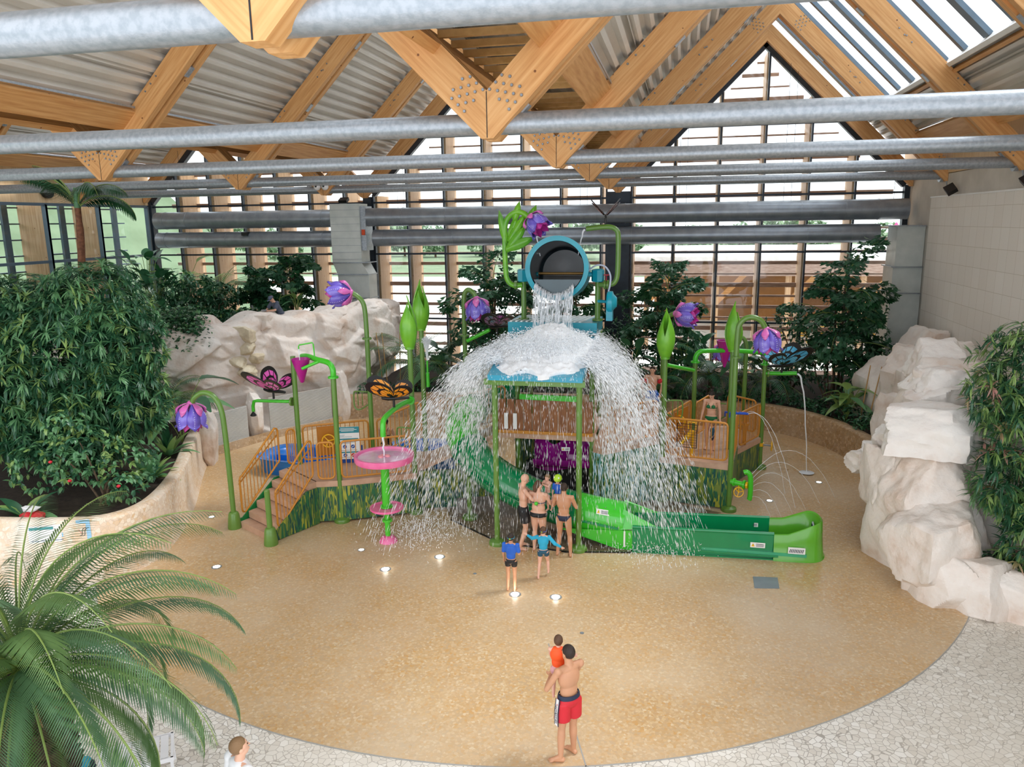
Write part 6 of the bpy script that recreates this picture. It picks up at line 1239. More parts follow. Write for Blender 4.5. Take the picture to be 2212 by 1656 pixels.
# ivy over the rock wall
heart = (np.array([(0, 0, 0), (.5, -.45, .03), (1, 0, -.05), (.5, .45, .03)], float), [(0, 1, 2, 3)])
ng = np.random.default_rng(9); n = 5200; u = ng.random(n); line = smooth_path([(-21.0, 20.6, 4.3), (-18.5, 21.4, 4.5), (-17.0, 22.2, 4.5), (-16.2, 23.2, 4.55)], 10); A = np.array([tuple(p) for p in line]); idx = (u*(len(A)-1)).astype(int); P = A[idx]+ng.normal(0, .22, (n, 3)); drop = ng.random(n)**2*1.0*(.4+.6*np.sin(u*9)**2); P[:, 2] -= drop; P[:, 0] += .35*np.minimum(1, drop*2)+.1; P[:, 1] -= .45*np.minimum(1, drop*2)+.1
d = ng.normal(0, 1, (n, 3)); d[:, 2] = -abs(d[:, 2])*.8; b = MB(); scatter(b, heart, P, d, ng.uniform(.09, .16, n), None, ng.integers(0, 3, n)); tag(obj('ivy', b, [M['leaf_a'], M['leaf_b'], M['leaf_d']], smooth=False), 'ivy trailing over the top of the left rock wall', 'ivy', kind='stuff')
# ================================================================ PEOPLE
def skinmat(name, c):
    return mat(name, c, .5, var=.05, vs=4, sub=.08)
SK = {'fair': skinmat('fair_skin', 'E2B196'), 'tan': skinmat('tanned_skin', 'CC9673'), 'pink': skinmat('rosy_skin', 'E6B49E')}
HAIR = {'dark': mat('dark_hair', '2A1D16', .6, bump=.5, bs=80, stretch=(1, 1, .3)), 'brown': mat('brown_hair', '5C3F2A', .6, bump=.5, bs=80), 'light': mat('light_brown_hair', '8A6A48', .6, bump=.5, bs=80), 'stub': mat('short_dark_hair', '3A2A20', .7, bump=.4, bs=90)}
CL = {k: mat('cloth_'+k, v, .6, var=.05, vs=5, bump=.25, bs=18) for k, v in dict(black='17171B', navy='1E2A44', red='D01F2E', blue='1F62C9', cyan='22A8D0', tealnavy='17506A', orange='FF5A1E', white='EDEDEF', green='12703F', grey='4A5468', pink='D8A0A8', lime='B6E23A', capgrey='56617A').items()}
DG = bpy.context.evaluated_depsgraph_get
def remesh(name, mb, m, parent, vox, sm=3, shrink=.5):
    me = mesh(name+'_src', mb, m, smooth=False); o = bpy.data.objects.new(name, me); COL.objects.link(o)
    r = o.modifiers.new('r', 'REMESH'); r.mode = 'VOXEL'; r.voxel_size = vox; r.use_smooth_shade = True
    s = o.modifiers.new('s', 'SMOOTH'); s.iterations = sm; s.factor = shrink
    bpy.context.view_layer.update(); n = bpy.data.meshes.new_from_object(o.evaluated_get(DG())); n.name = name; n.materials.clear(); n.materials.append(m); n.shade_smooth()
    o.modifiers.clear(); o.data = n; bpy.data.meshes.remove(me); o.parent = parent; return o
DEF = dict(pel=(0, 0, .93), wai=(0, .0, 1.08), che=(0, 0, 1.27), nek=(0, -.01, 1.46), hea=(0, .015, 1.61), shL=(-.19, -.01, 1.41), elL=(-.235, -.03, 1.13), wrL=(-.24, .05, .89), shR=(.19, -.01, 1.41), elR=(.24, -.03, 1.13), wrR=(.245, .05, .89),
           hiL=(-.09, 0, .9), knL=(-.1, .03, .49), anL=(-.105, -.02, .085), hiR=(.09, 0, .9), knR=(.1, .03, .49), anR=(.105, -.02, .085), toL=(-.12, .17, .03), toR=(.12, .17, .03), hdL=None, hdR=None, look=(0, 1, 0))
def figure(lab, loc, rz, s=1, skin='fair', hair='dark', J=None, clothes=(), girth=1.0, vox=.011, hairstyle='short', cat='person', group=None, fem=False, headk=1.0, carried=False):
    j = dict(DEF); j.update(J or {}); V = {k: (Vector(v) if v is not None else None) for k, v in j.items()}
    t = thing('person', lab, cat, loc, group, rz=rz); g = girth; S = Matrix.Scale(s, 4)
    up = (V['che']-V['pel']).normalized(); side = (V['shR']-V['shL']).normalized(); fwd = up.cross(side); fwd = -fwd if fwd.dot(V['look']) < -.9 else fwd
    T3 = Matrix((side, up.cross(side)*-1 if False else side.cross(up)*-1, up)).transposed()
    if T3.determinant() < 0: T3 = Matrix((side, up.cross(side), up)).transposed()
    def torso(b, d=0, parts=('pel', 'wai', 'che')):
        if 'pel' in parts: b.ell(V['pel']+up*.0, (.158*g+d+(.015 if fem else 0), .108*g+d, .125+d), 20, 14, mtx=T3)
        if 'wai' in parts: b.ell(V['wai'], (.128*g+d, .09*g+d, .16+d), 20, 14, mtx=T3)
        if 'che' in parts: b.ell(V['che'], (.167*g**.6+d-(.018 if fem else 0), .105*g**.7+d, .19+d), 20, 14, mtx=T3); b.ell((V['shL']+V['shR'])/2+up*-.01, (.165+d, .07+d, .06+d), 20, 10, mtx=T3)
    lk = V['look'].normalized(); hz = Vector((0, 0, 1)); hx = lk.cross(hz)
    hx = hx.normalized(); hz = hx.cross(lk); H3 = Matrix((hx, lk, hz)).transposed()
    def leg(b, sd, f0=0, f1=1, d=0, foot=True):
        h, k, a, to = V['hi'+sd], V['kn'+sd], V['an'+sd], V['to'+sd]
        b.cap(h, h.lerp(k, .5), .09*g**.8+d, .075*g**.8+d, 14)
        if f1 >= 1:
            b.cap(h.lerp(k, .5), k, .075*g**.8+d, .054+d, 14); c = k.lerp(a, .33); b.cap(k, c, .052+d, .056*g**.5+d, 14); b.cap(c, a, .056*g**.5+d, .036+d, 14)
            if foot:
                fd = (to-a); fd.z = 0; fd.normalize(); b.cap(a-fd*.03+Vector((0, 0, -.045)), a+fd*.12+Vector((0, 0, -.055)), .036, .03, 10); sx = Vector((fd.y, -fd.x, 0)); b.cap(a, a+fd*.09+Vector((0, 0, -.045)), .036, .03, 10)
                for q in range(5): b.cap(a+fd*.11+sx*(.03-.016*q)*(1 if sd == 'R' else -1)*-1+Vector((0, 0, -.062)), a+fd*(.17-.008*abs(q-1))+sx*(.036-.019*q)*(1 if sd == 'R' else -1)*-1+Vector((0, 0, -.066)), .014, .011, 6)
    def arm(b, sd, d=0, f=1, hand=True):
        h, k, a = V['sh'+sd], V['el'+sd], V['wr'+sd]; b.ell(h, .058+d, 12, 8); b.cap(h, k, .049*g**.4+d, .039+d, 12)
        if f >= 1:
            b.cap(k, k.lerp(a, .4), .039+d, .039+d, 12); b.cap(k.lerp(a, .4), a, .039+d, .026+d, 12)
            if hand:
                hd = V['hd'+sd].normalized() if V['hd'+sd] else (a-k).normalized(); u = hd.cross(fwd); u = u.normalized() if u.length > .2 else hd.orthogonal().normalized(); w = hd.cross(u)
                b.cap(a, a+hd*.05, .026, .03, 10); b.ell(a+hd*.055, (.03, .03, .03)); 
                sg = 1 if sd == 'L' else -1
                for q in range(4):
                    o = a+hd*.075+u*(-.027+.018*q); l = (.062, .075, .072, .055)[q]; m_ = o+hd*l*.55+w*.008*sg; b.cap(o-hd*.02, m_, .0105, .0095, 7); b.cap(m_, m_+hd*l*.4+w*.025*sg, .0095, .008, 7)
                o = a+hd*.03+u*-.03; b.cap(o, o+hd*.03-u*.022, .012, .011, 7); b.cap(o+hd*.03-u*.022, o+hd*.06-u*.02, .011, .009, 7)
    b = MB(); torso(b); b.cap(V['nek']-up*.05, V['hea']-hz*.05, .062, .055, 12); [b.cap(V['nek']-up*.035, V['nek'].lerp(V['sh'+q], .75), .052, .045, 12) for q in 'LR']
    K = headk; b.ell(V['hea']+hz*.02, (.076*K, .094*K, .1*K), 20, 14, mtx=H3); b.ell(V['hea']-hz*.055*K+lk*.02, (.056*K, .066*K, .062*K), 16, 10, mtx=H3)
    b.cap(V['hea']+lk*.085*K+hz*.01, V['hea']+lk*.105*K-hz*.025*K, .009, .013, 8)
    for q in (-1, 1): b.ell(V['hea']+hx*.078*K*q-hz*.005, (.012, .022, .03), 8, 6, mtx=H3)
    b.ell(V['hea']+lk*.088*K-hz*.062*K, (.024, .01, .009), 10, 6, mtx=H3)
    for sd in 'LR': leg(b, sd); arm(b, sd)
    if fem:
        for q in (-1, 1): b.ell(V['che']+side*.07*q+T3 @ Vector((0, .085, -.0)), (.055, .05, .055)); b.ell(V['pel']+side*.07*q+T3 @ Vector((0, -.05, -.03)), (.085*g, .08*g, .085))
    remesh('body', b.xf(S), SK[skin], t, vox*s)
    for q in (-1, 1): obj('eye', MB().ell(V['hea']+lk*.09*K+hx*.03*K*q+hz*.012, (.011, .006, .007), 8, 6, mtx=H3).xf(S), M['black'], t, local=True)
    if hairstyle != 'bald':
        b = MB(); P = []
        hc = V['hea']+hz*.03-lk*.012
        for i in range(13):
            row = []; th = PI*i/12*.62
            for k in range(24):
                a = 2*PI*k/24; f = math.cos(a-PI/2); lim = .62+(-.17 if f > .3 else .12 if f < -.2 else -.02); tt = th/.62*lim; row.append(hc+H3 @ Vector((.083*K*math.sin(tt)*math.cos(a), .1*K*math.sin(tt)*math.sin(a), .102*K*math.cos(tt))))
            P.append(row)
        b.grid(P, close=True)
        if hairstyle == 'bun': b.ell(hc-lk*.05+hz*.1, .045); 
        if hairstyle == 'knot': b.ell(hc-lk*.095+hz*.03, (.05, .04, .05))
        if hairstyle == 'tail': b.cap(hc-lk*.08, hc-lk*.1-hz*.16, .04, .02)
        if hairstyle == 'wet': b.cap(hc-lk*.06-hz*.04, hc-lk*.07-hz*.14, .065, .045)
        obj('hair', b.xf(S), HAIR[hair], t, local=True, ang=1.3)
    for c in clothes:
        k, m = c[0], CL[c[1]]; b = MB()
        if k in ('shorts', 'briefs', 'trunks'):
            f = dict(shorts=.62, briefs=.0, trunks=.35)[k]; d = .016 if k == 'shorts' else .008
            b.ell(V['pel']-up*.005, (.16*g+d+(.016 if fem else 0), .108*g+d, .1+d), 20, 14, mtx=T3)
            if fem:
                for q in (-1, 1): b.ell(V['pel']+side*.065*q+T3 @ Vector((0, -.05, -.02)), (.085*g+d, .08*g+d, .075))
            for sd in 'LR':
                if f: h, kk = V['hi'+sd], V['kn'+sd]; b.tube([h+(h-kk).normalized()*.02, h.lerp(kk, f*.5), h.lerp(kk, f)], [.092*g**.8+d, .086*g**.8+d*1.6, .08*g**.8+d*2.2 if k == 'shorts' else .076*g**.8+d], 16)
                else: b.ell(V['hi'+sd]+side*(.02 if sd == 'L' else -.02)-up*.02, (.07*g+d, .085*g+d, .055), mtx=T3)
            remesh(k, b.xf(S), m, t, .011*s, 2)
            if k == 'shorts' and len(c) > 2: b = MB().grid([[V['pel']+T3 @ Vector((math.cos(a)*(r_*g+d), math.sin(a)*(r_*.7*g+d), z_)) for a in np.linspace(0, 2*PI, 33)[:-1]] for r_, z_ in ((.15, .045), (.146, .07), (.135, .1), (.12, .1))], close=True); obj('waistband', b.xf(S), CL['navy'], t, local=True)
        if k in ('shirt', 'longshirt', 'tee'):
            d = .013 if k != 'tee' else .02; torso(b, d, ('wai', 'che'))
            for sd in 'LR':
                h, e, a = V['sh'+sd], V['el'+sd], V['wr'+sd]; b.ell(h, .06+d, 12, 8); b.cap(h, e if k == 'longshirt' else h.lerp(e, .7), .05+d, .042+d*1.4, 12)
                if k == 'longshirt': b.cap(e, e.lerp(a, .85), .042+d, .03+d, 12)
            if k == 'tee': b.ell(V['pel'], (.165*g+d, .115*g+d, .14), mtx=T3)
            remesh(k, b.xf(S), m, t, .012*s, 2)
        if k == 'vest':
            torso(b, .028, ('wai', 'che')); remesh('swim_vest', b.xf(S), m, t, .012*s, 2)
        if k == 'suit':
            d = .007; b.ell(V['pel'], (.16*g+d+.012, .11*g+d, .12), mtx=T3); b.ell(V['wai'], (.128*g+d, .09*g+d, .15), mtx=T3); b.ell(V['che']-up*.03, (.15+d, .1*g+d, .1), mtx=T3); remesh('swimsuit', b.xf(S), m, t, .011*s, 2)
            for q in (-1, 1): obj('strap', MB().tube(smooth_path([V['che']+side*.09*q+T3 @ Vector((0, .105, .02)), V['che']+side*.1*q+T3 @ Vector((0, .04, .18)), V['che']+side*.1*q+T3 @ Vector((0, -.06, .17)), V['che']+side*.05*q+T3 @ Vector((0, -.115, .02))], 5), .008, 6).xf(S), m, t, local=True)
        if k == 'bikini':
            r = (.153*g**.6, .113*g**.7); obj('bikini_band', MB().tube([V['che']-up*.04+T3 @ Vector((math.cos(a)*r[0], math.sin(a)*r[1], .0)) for a in np.linspace(0, 2*PI, 29)[:-1]], .009, 6, closed=True).xf(S), m, t, local=True)
            for q in (-1, 1): obj('bikini_cup', MB().ell(V['che']+side*.07*q+T3 @ Vector((0, .09, -.0)), (.06, .052, .055)).xf(S), m, t, local=True); obj('strap', MB().tube([V['che']+side*.07*q+T3 @ Vector((0, .125, .05)), V['nek']+side*.05*q-up*.02, V['nek']-lk*.06-up*.01], .006, 6).xf(S), m, t, local=True)
            obj('bow', MB().cap(V['che']-up*.04+T3 @ Vector((-.03, -.12, -.02)), V['che']-up*.04+T3 @ Vector((.03, -.12, .01)), .014, .014).cap(V['che']-up*.04+T3 @ Vector((0, -.12, 0)), V['che']-up*.12+T3 @ Vector((.01, -.12, 0)), .01, .006).xf(S), m, t, local=True)
        if k == 'goggles':
            hh_ = V['hea']+hz*.018; obj('goggle_strap', MB().tube([hh_+H3 @ Vector((math.cos(a)*.088*K, math.sin(a)*.107*K, 0)) for a in np.linspace(0, 2*PI, 25)[:-1]], .007, 6, closed=True).xf(S), m, t, local=True); obj('goggle_clip', MB().box((-.02, -.012, -.012), (.02, .01, .012)).xf(Matrix.Translation(hh_-lk*.11*K)).xf(S), CL['lime'], t, local=True)
        if k == 'cap':
            hc = V['hea']+hz*.045; obj('cap_crown', MB().ell(hc, (.09, .108, .085), mtx=H3).xf(S), m, t, local=True); obj('cap_visor', MB().ell(hc+lk*.12-hz*.02, (.065, .075, .012), mtx=H3).xf(S), m, t, local=True)
        if k == 'armbands':
            for sd in 'LR': h, e = V['sh'+sd], V['el'+sd]; p = h.lerp(e, .55); obj('armband', MB().lathe([(.05, -.06), (.09, -.04), (.1, 0), (.09, .04), (.05, .06)], p, 16, mtx=Vector((0, 0, 1)).rotation_difference((h-e).normalized()).to_matrix()).xf(S), m, t, local=True)
    return t
HZ = .008
# adults and children under the splash
figure('bald man in black swim shorts turning towards the woman with the child', (-3.42, 16.42, HZ), -1.15, 1.05, 'fair', hairstyle='bald', girth=1.02,
       J=dict(elL=(-.2, .2, 1.24), wrL=(-.05, .42, 1.2), elR=(.25, .16, 1.2), wrR=(.14, .4, 1.16), hea=(.02, .03, 1.62), look=(.15, 1, -.35), knL=(-.1, .08, .5), anR=(.13, -.12, .085), toR=(.15, .08, .03)), clothes=[('shorts', 'black')])
figure('woman seen from behind in a black and white bikini holding a child', (-3.05, 16.35, HZ), -.15, .98, 'fair', 'brown', hairstyle='wet', girth=1.28, fem=True,
       J=dict(elL=(-.27, .08, 1.16), wrL=(-.1, .25, 1.12), elR=(.27, .08, 1.18), wrR=(.16, .26, 1.14), look=(.7, .7, -.1)), clothes=[('briefs', 'black'), ('bikini', 'grey')])
figure('small child on the arm of the woman in the bikini, bare leg hanging down', (-2.88, 16.62, .82), 2.6, .55, 'pink', 'light', girth=1.1, vox=.013, headk=1.35, J=dict(knL=(-.2, .22, .72), anL=(-.2, .2, .36), toL=(-.2, .35, .3), knR=(.2, .22, .72), anR=(.22, .2, .36), toR=(.2, .35, .3), elL=(-.2, .2, 1.3), wrL=(-.1, .32, 1.38), elR=(.2, .2, 1.3), wrR=(.1, .32, 1.38)), clothes=[('trunks', 'green')])
figure('man seen from behind in black swim briefs holding a child by the canopy post', (-2.44, 16.2, HZ), -.05, 1.0, 'tan', 'stub', girth=1.0,
       J=dict(shL=(-.19, 0, 1.41), elL=(-.27, .1, 1.14), wrL=(-.12, .28, 1.26), elR=(.28, .05, 1.16), wrR=(.12, .26, 1.22), anL=(-.14, -.02, .085), anR=(.17, -.05, .085), knR=(.13, .03, .49), look=(-.15, 1, 0)), clothes=[('briefs', 'navy')])
t = figure('small child in a green and blue hat on the arm of the tanned man', (-2.62, 16.5, .85), 2.9, .52, 'pink', 'light', girth=1.1, vox=.013, headk=1.35, J=dict(knL=(-.2, .22, .72), anL=(-.2, .2, .38), toL=(-.2, .35, .3), knR=(.2, .22, .72), anR=(.2, .2, .38), toR=(.2, .35, .3)), clothes=[('shirt', 'blue')])
obj('fish_hat', MB().ell((0, .01, .90), (.095, .115, .095)), CL['lime'], t, local=True); obj('hat_fin', MB().ell((0, -.07, .93), (.02, .06, .06)), CL['cyan'], t, local=True); each('hat_eye', [MB().ell((q*.05, .08, .93), .022) for q in (-1, 1)], M['white'], t, local=True)
tag(obj('ball', MB().ell((-3.06, 16.13, 1.24), .045), M['lime']), 'small green ball in the hand of the bald man', 'ball')
figure('boy in a blue rash shirt and black trunks seen from behind', (-3.25, 14.3, HZ), -.02, .72, 'tan', 'dark', headk=1.15, girth=.95, vox=.012, J=dict(elL=(-.22, -.02, 1.14), wrL=(-.22, .1, .92), elR=(.24, .0, 1.15), wrR=(.2, .2, 1.08)), clothes=[('shirt', 'blue'), ('trunks', 'black'), ('goggles', 'cyan')])
figure('smaller boy in a cyan long-sleeved shirt stepping forward with arms out', (-2.7, 15.0, HZ), .15, .66, 'pink', 'brown', headk=1.25, vox=.013, J=dict(elL=(-.36, .05, 1.34), wrL=(-.52, .16, 1.4), elR=(.38, -.05, 1.2), wrR=(.58, .02, 1.06), knL=(-.12, .05, .5), anL=(-.16, -.1, .085), knR=(.14, .2, .52), anR=(.16, .1, .2), toR=(.18, .3, .14), toL=(-.2, .1, .03), look=(.35, 1, 0)), clothes=[('longshirt', 'cyan'), ('trunks', 'tealnavy'), ('goggles', 'blue')])
# man with child in front
tm = figure('man in red swim shorts with a white side stripe carrying a child, front centre', (-1.36, 9.5, HZ), .8, 1.02, 'tan', 'dark', girth=1.05, vox=.009,
       J=dict(elL=(-.3, .1, 1.13), wrL=(-.08, .3, 1.16), elR=(.2, .12, 1.18), wrR=(.0, .28, 1.16), anL=(-.14, -.0, .085), toL=(-.3, .13, .03), anR=(.12, .04, .085), toR=(.1, .22, .03), look=(-.1, 1, .05)), clothes=[('shorts', 'red', 1)])
S_ = 1.02
def stripe(t):
    n = 8; P = []
    for k, (w0, w1, m, off) in enumerate(((-.05, -.03, 'navy', .0), (-.028, .028, 'white', .002), (.03, .05, 'navy', .0))):
        rows = []
        for i in range(n+1):
            z = .99-.39*i/n; x = -.182-.028*min(1, i/4); rows.append([Vector((x-.008-off+abs(w)*.15, w, z))*S_ for w in (w0, w1)])
        obj('side_stripe', MB().grid(rows), CL[m], t, local=True, smooth=False)
stripe(tm)
tcu = bpy.data.curves.new('txt', 'FONT'); tcu.body = 'JACK&JONES'; tcu.size = .05; tcu.extrude = .0008; tcu.align_x = 'CENTER'; tcu.align_y = 'CENTER'
to = bpy.data.objects.new('txt', tcu); COL.objects.link(to); bpy.context.view_layer.update(); tme = bpy.data.meshes.new_from_object(to.evaluated_get(DG())); bpy.data.objects.remove(to)
tme.name = 'side_lettering'; tme.materials.clear(); tme.materials.append(CL['navy']); lo = bpy.data.objects.new('side_lettering', tme); COL.objects.link(lo); lo.parent = tm
lo.matrix_local = Matrix.Translation((-.236, 0, .80)) @ Matrix(((0, 0, -1, 0), (0, 1, 0, 0), (-1, 0, 0, 0), (0, 0, 0, 1))).transposed().inverted() @ Matrix.Identity(4)
lo.matrix_local = Matrix(((.0, 0, -1, -.2235), (0, -1, 0, 0), (-1, 0, 0, .79), (0, 0, 0, 1)))
figure('toddler in an orange swim vest on the arm of the man in red shorts', (-1.53, 9.66, .76), .1, .6, 'pink', 'brown', headk=1.3, vox=.012, girth=1.05, J=dict(elR=(.26, .04, 1.18), wrR=(.36, -.08, 1.3), elL=(-.2, .12, 1.2), wrL=(-.1, .25, 1.2), knL=(-.12, .1, .62), anL=(-.12, .04, .2), toL=(-.14, .2, .1), knR=(.15, .25, .75), anR=(.2, .3, .4), toR=(.22, .42, .35), look=(.05, 1, .05)), clothes=[('vest', 'orange'), ('trunks', 'pink')])
figure('woman in a green bikini standing on the right deck', (.92, 21.1, 1.26), 2.9, .96, 'fair', 'dark', hairstyle='bun', fem=True, J=dict(look=(.15, .8, -.5), hea=(0, .05, 1.6), wrR=(.26, .12, .9), wrL=(-.27, .1, .9)), clothes=[('briefs', 'green'), ('bikini', 'green')])
figure('small child in navy and teal swimwear beside the woman in green', (.95, 20.7, 1.26), 1.4, .5, 'fair', 'light', headk=1.35, vox=.013, clothes=[('longshirt', 'tealnavy'), ('trunks', 'navy')])
figure('woman in a black swimsuit seen from behind beside the blue basins', (-8.6, 21.0, HZ), -.1, 1.0, 'fair', 'dark', hairstyle='knot', fem=True, girth=1.1, J=dict(elL=(-.25, .1, 1.15), wrL=(-.2, .25, 1.0), elR=(.25, .1, 1.15), wrR=(.22, .28, 1.05)), clothes=[('suit', 'black')])
figure('man in a cap and dark shirt leaning on top of the left rock wall', (-14.95, 26.35, 3.31), 2.65, 1.0, 'fair', 'stub', J=dict(pel=(0, -.15, .9), wai=(0, -.1, 1.04), che=(0, .02, 1.2), nek=(0, .12, 1.38), hea=(0, .2, 1.5), shL=(-.18, .08, 1.33), shR=(.18, .08, 1.33), elL=(-.27, .24, 1.08), elR=(.27, .24, 1.08), wrL=(-.08, .42, 1.06), wrR=(.08, .42, 1.06), hiL=(-.09, -.15, .88), hiR=(.09, -.15, .88), look=(0, .75, -.6)), clothes=[('tee', 'grey'), ('cap', 'capgrey'), ('shorts', 'navy')])
tag(obj('handheld_device', MB().box((-15.3, 25.82, 4.36), (-15.12, 25.92, 4.42)), M['galv']), 'small grey handheld device held by the man in the cap', 'device')
figure('person with red armbands on the middle deck, seen through the splash', (-.72, 21.7, 1.79), 3.1, .95, 'fair', 'stub', J=dict(elL=(-.3, .1, 1.2), elR=(.3, .1, 1.2)), clothes=[('shorts', 'blue'), ('armbands', 'red')])
figure('man in a white t-shirt seen from behind at the bottom edge', (-4.8, 6.85, 0), -.55, 1.02, 'fair', 'light', vox=.01, J=dict(look=(.25, 1, .25)), clothes=[('tee', 'white'), ('shorts', 'navy')])
# ================================================================ SMALL THINGS ON THE FLOOR
M['spot'] = emis('floor_spot_glow', 'FFF8E8', 9)
lamps = [((-11.89, 16.81), .07, 'small recessed floor spot left of the stairs foot'), ((-10.0, 14.14), .09, 'recessed floor spot on the left near the cycad fronds'), ((-7.15, 15.6), .07, 'recessed floor spot just left of the pink mushroom foot'), ((-6.21, 14.74), .1, 'very bright floor spot in front of the pink mushroom'), ((-5.22, 15.58), .1, 'bright floor spot right of the pink mushroom'),
         ((-3.14, 14.14), .1, 'bright floor spot at the feet of the boy in blue'), ((-2.3, 14.18), .1, 'bright floor spot right of the boy in blue'), ((2.52, 20.64), .08, 'floor spot right of the front jet pipe'), ((4.07, 22.44), .08, 'floor spot on the right near the rocks')]
for (x, y), r, lab in lamps:
    t = thing('floor_spot', lab, 'lamp', (x, y, .008), 'recessed floor spots'); obj('steel_ring', MB().lathe([(r*.85, 0), (r*1.25, 0), (r*1.25, .006), (r*.85, .01)], (0, 0, 0), 24, cap=False), M['galv'], t, local=True); obj('glowing_lens', MB().lathe([(0, .008), (r*.9, .006), (r*.9, 0)], (0, 0, 0), 24, cap=False), M['spot'], t, local=True)
    if r > .09:
        ld = bpy.data.lights.new('floor_spot_light', 'POINT'); ld.energy = .7; ld.shadow_soft_size = .06; ld.color = (1, .95, .85); l = bpy.data.objects.new('floor_spot_light', ld); COL.objects.link(l); l.location = (x, y, .09)
tag(obj('floor_hatch', MB().prism([(1.68, 15.33), (2.18, 15.41), (2.2, 15.92), (1.69, 15.87)], .008, .016), mat('hatch_steel', '8D98A0', .45, .4), smooth=False), 'grey steel floor hatch in front of the slide end', 'hatch')
for x, y, lab in ((-4.2, 14.9, 'tiny round floor drain near the splash'), (-1.6, 12.9, 'tiny round floor drain in the middle of the pad')): tag(obj('floor_drain', MB().cyl((x, y, .008), (x, y, .014), .04, seg=16), M['galv']), lab, 'drain')
t = thing('slatted_stool', 'white slatted low table at the bottom edge beside the cycad', 'table', (-7.12, 7.9, 0), rz=.62)
M['stoolw'] = mat('white_powder_coat', 'EFEFF2', .4, var=.02)
for k in range(7): obj('slat', MB().box((-.42+.12*k, -.27, .40), (-.42+.12*k+.1, .27, .42)), M['stoolw'], t, local=True, smooth=False)
each('rail', [MB().box((-.46, s*.28-.015, .36), (.46, s*.28+.015, .42)) for s in (-1, 1)]+[MB().box((s*.45-.02, -.29, .36), (s*.45+.02, .29, .42)) for s in (-1, 1)], M['stoolw'], t, local=True, smooth=False)
each('leg', [MB().box((a*.44-.02, c*.27-.02, 0), (a*.44+.02, c*.27+.02, .36)) for a in (-1, 1) for c in (-1, 1)], M['stoolw'], t, local=True, smooth=False)
t = thing('beach_bag', 'dark bag with a crumpled turquoise towel at the bottom left edge', 'bag', (-8.05, 7.6, 0)); obj('bag_body', block((-8.05, 7.6, .16), (.33, .24, .2), 201, .3), CL['navy'], t); o = obj('towel', block((-8.0, 7.55, .33), (.3, .2, .12), 202, .5, rough=.25, planes=6), CL['cyan'], t); weld(o)
# signs on the left planter wall
t = thing('wall_sign', 'light blue sign with a black and red symbol on the left planter wall', 'sign', (-12.1, 13.1, 1.0))
d = Vector((-12.15+13.2, 13.3-12.85, 0)).normalized(); nr = Vector((d.y, -d.x, 0)); O_ = Vector((-12.5, 13.12, 1.0))+nr*.2
def signq(t, u0, u1, z0, z1, k, m, nm): obj(nm, MB().add([O_+d*u0+nr*k+Vector((0, 0, z0)), O_+d*u1+nr*k+Vector((0, 0, z0)), O_+d*u1+nr*k+Vector((0, 0, z1)), O_+d*u0+nr*k+Vector((0, 0, z1))], [(0, 1, 2, 3)]), m, t, smooth=False)
sb = mat('sign_light_blue', '9CCBEA', .4, var=.02)
obj('plate', MB().vpanel((O_.x, O_.y), (O_.x+d.x*.27, O_.y+d.y*.27), .98, 1.42, .012), sb, t, smooth=False)
P = [O_+d*.05+nr*.02+Vector((0, 0, .08)), O_+d*.1+nr*.02+Vector((0, 0, .1)), O_+d*.12+nr*.02+Vector((0, 0, .22)), O_+d*.19+nr*.02+Vector((0, 0, .26))]
obj('symbol_stroke', MB().tube(smooth_path(P, 4), .006, 5), M['ink'], t); obj('symbol_stroke', MB().tube(smooth_path([p+d*.05-Vector((0, 0, .01)) for p in P], 4), .006, 5), M['ink'], t); obj('symbol_arrow', MB().cyl(O_+d*.03+nr*.02+Vector((0, 0, .22)), O_+d*.1+nr*.02+Vector((0, 0, .12)), .004, seg=5), mat('sign_red', 'C8324A', .4), t)
t = thing('wall_sign', 'long white information board left of the light blue sign', 'sign', (-12.9, 12.9, 1.0))
obj('plate', MB().vpanel((O_.x-d.x*.95, O_.y-d.y*.95), (O_.x-d.x*.02, O_.y-d.y*.02), .98, 1.36, .012), M['stickerw'], t, smooth=False); signq(t, -.92, -.45, .27, .33, .01, mat('sign_teal', '4E9DA0', .4), 'title_line'); signq(t, -.3, -.18, .08, .18, .01, sb, 'blue_patch'); signq(t, -.9, -.05, .02, .03, .01, mat('sign_navy', '3A4E8C', .4), 'base_line')
t = thing('red_container', 'red and white object tucked under the shrub in the planter corner', 'container', (-14.0, 13.4, 1.05)); obj('shell', block((-14.0, 13.4, 1.2), (.28, .22, .16), 203), CL['red'], t); obj('white_lid', block((-14.05, 13.45, 1.37), (.2, .16, .05), 204), CL['white'], t)
# ================================================================ OUTSIDE
t = thing('pavilion', 'low timber pavilion with a flat white roof outside beyond the right windows', 'building', (10, 52, 0))
obj('flat_roof', MB().box((-3, 46, 4.9), (30, 66, 5.4)), mat('white_roof', 'F2F2F0', .7), t, smooth=False); obj('roof_fascia', MB().box((-3.1, 45.8, 4.3), (30, 46.0, 5.0)), M['slatwood'], t, smooth=False)
for x in np.arange(-2, 30, 4.0): obj('column', MB().box((x-.15, 46.3, 0), (x+.15, 46.6, 4.9)), M['wood_z'], t, smooth=False); obj('roof_beam', MB().beam((x, 46.5, 4.5), (x, 65, 4.5), .2, .5), M['wood_y'], t, smooth=False); obj('brace', MB().beam((x, 47, 2.6), (x+1.7, 47, 4.4), .2, .3), M['wood_x'], t, smooth=False)
obj('back_wall', MB().box((-2, 60, 0), (30, 60.2, 4.9)), mat('pavilion_wall', '9A7458', .7, col2='C48A50', vs=.3), t, smooth=False)
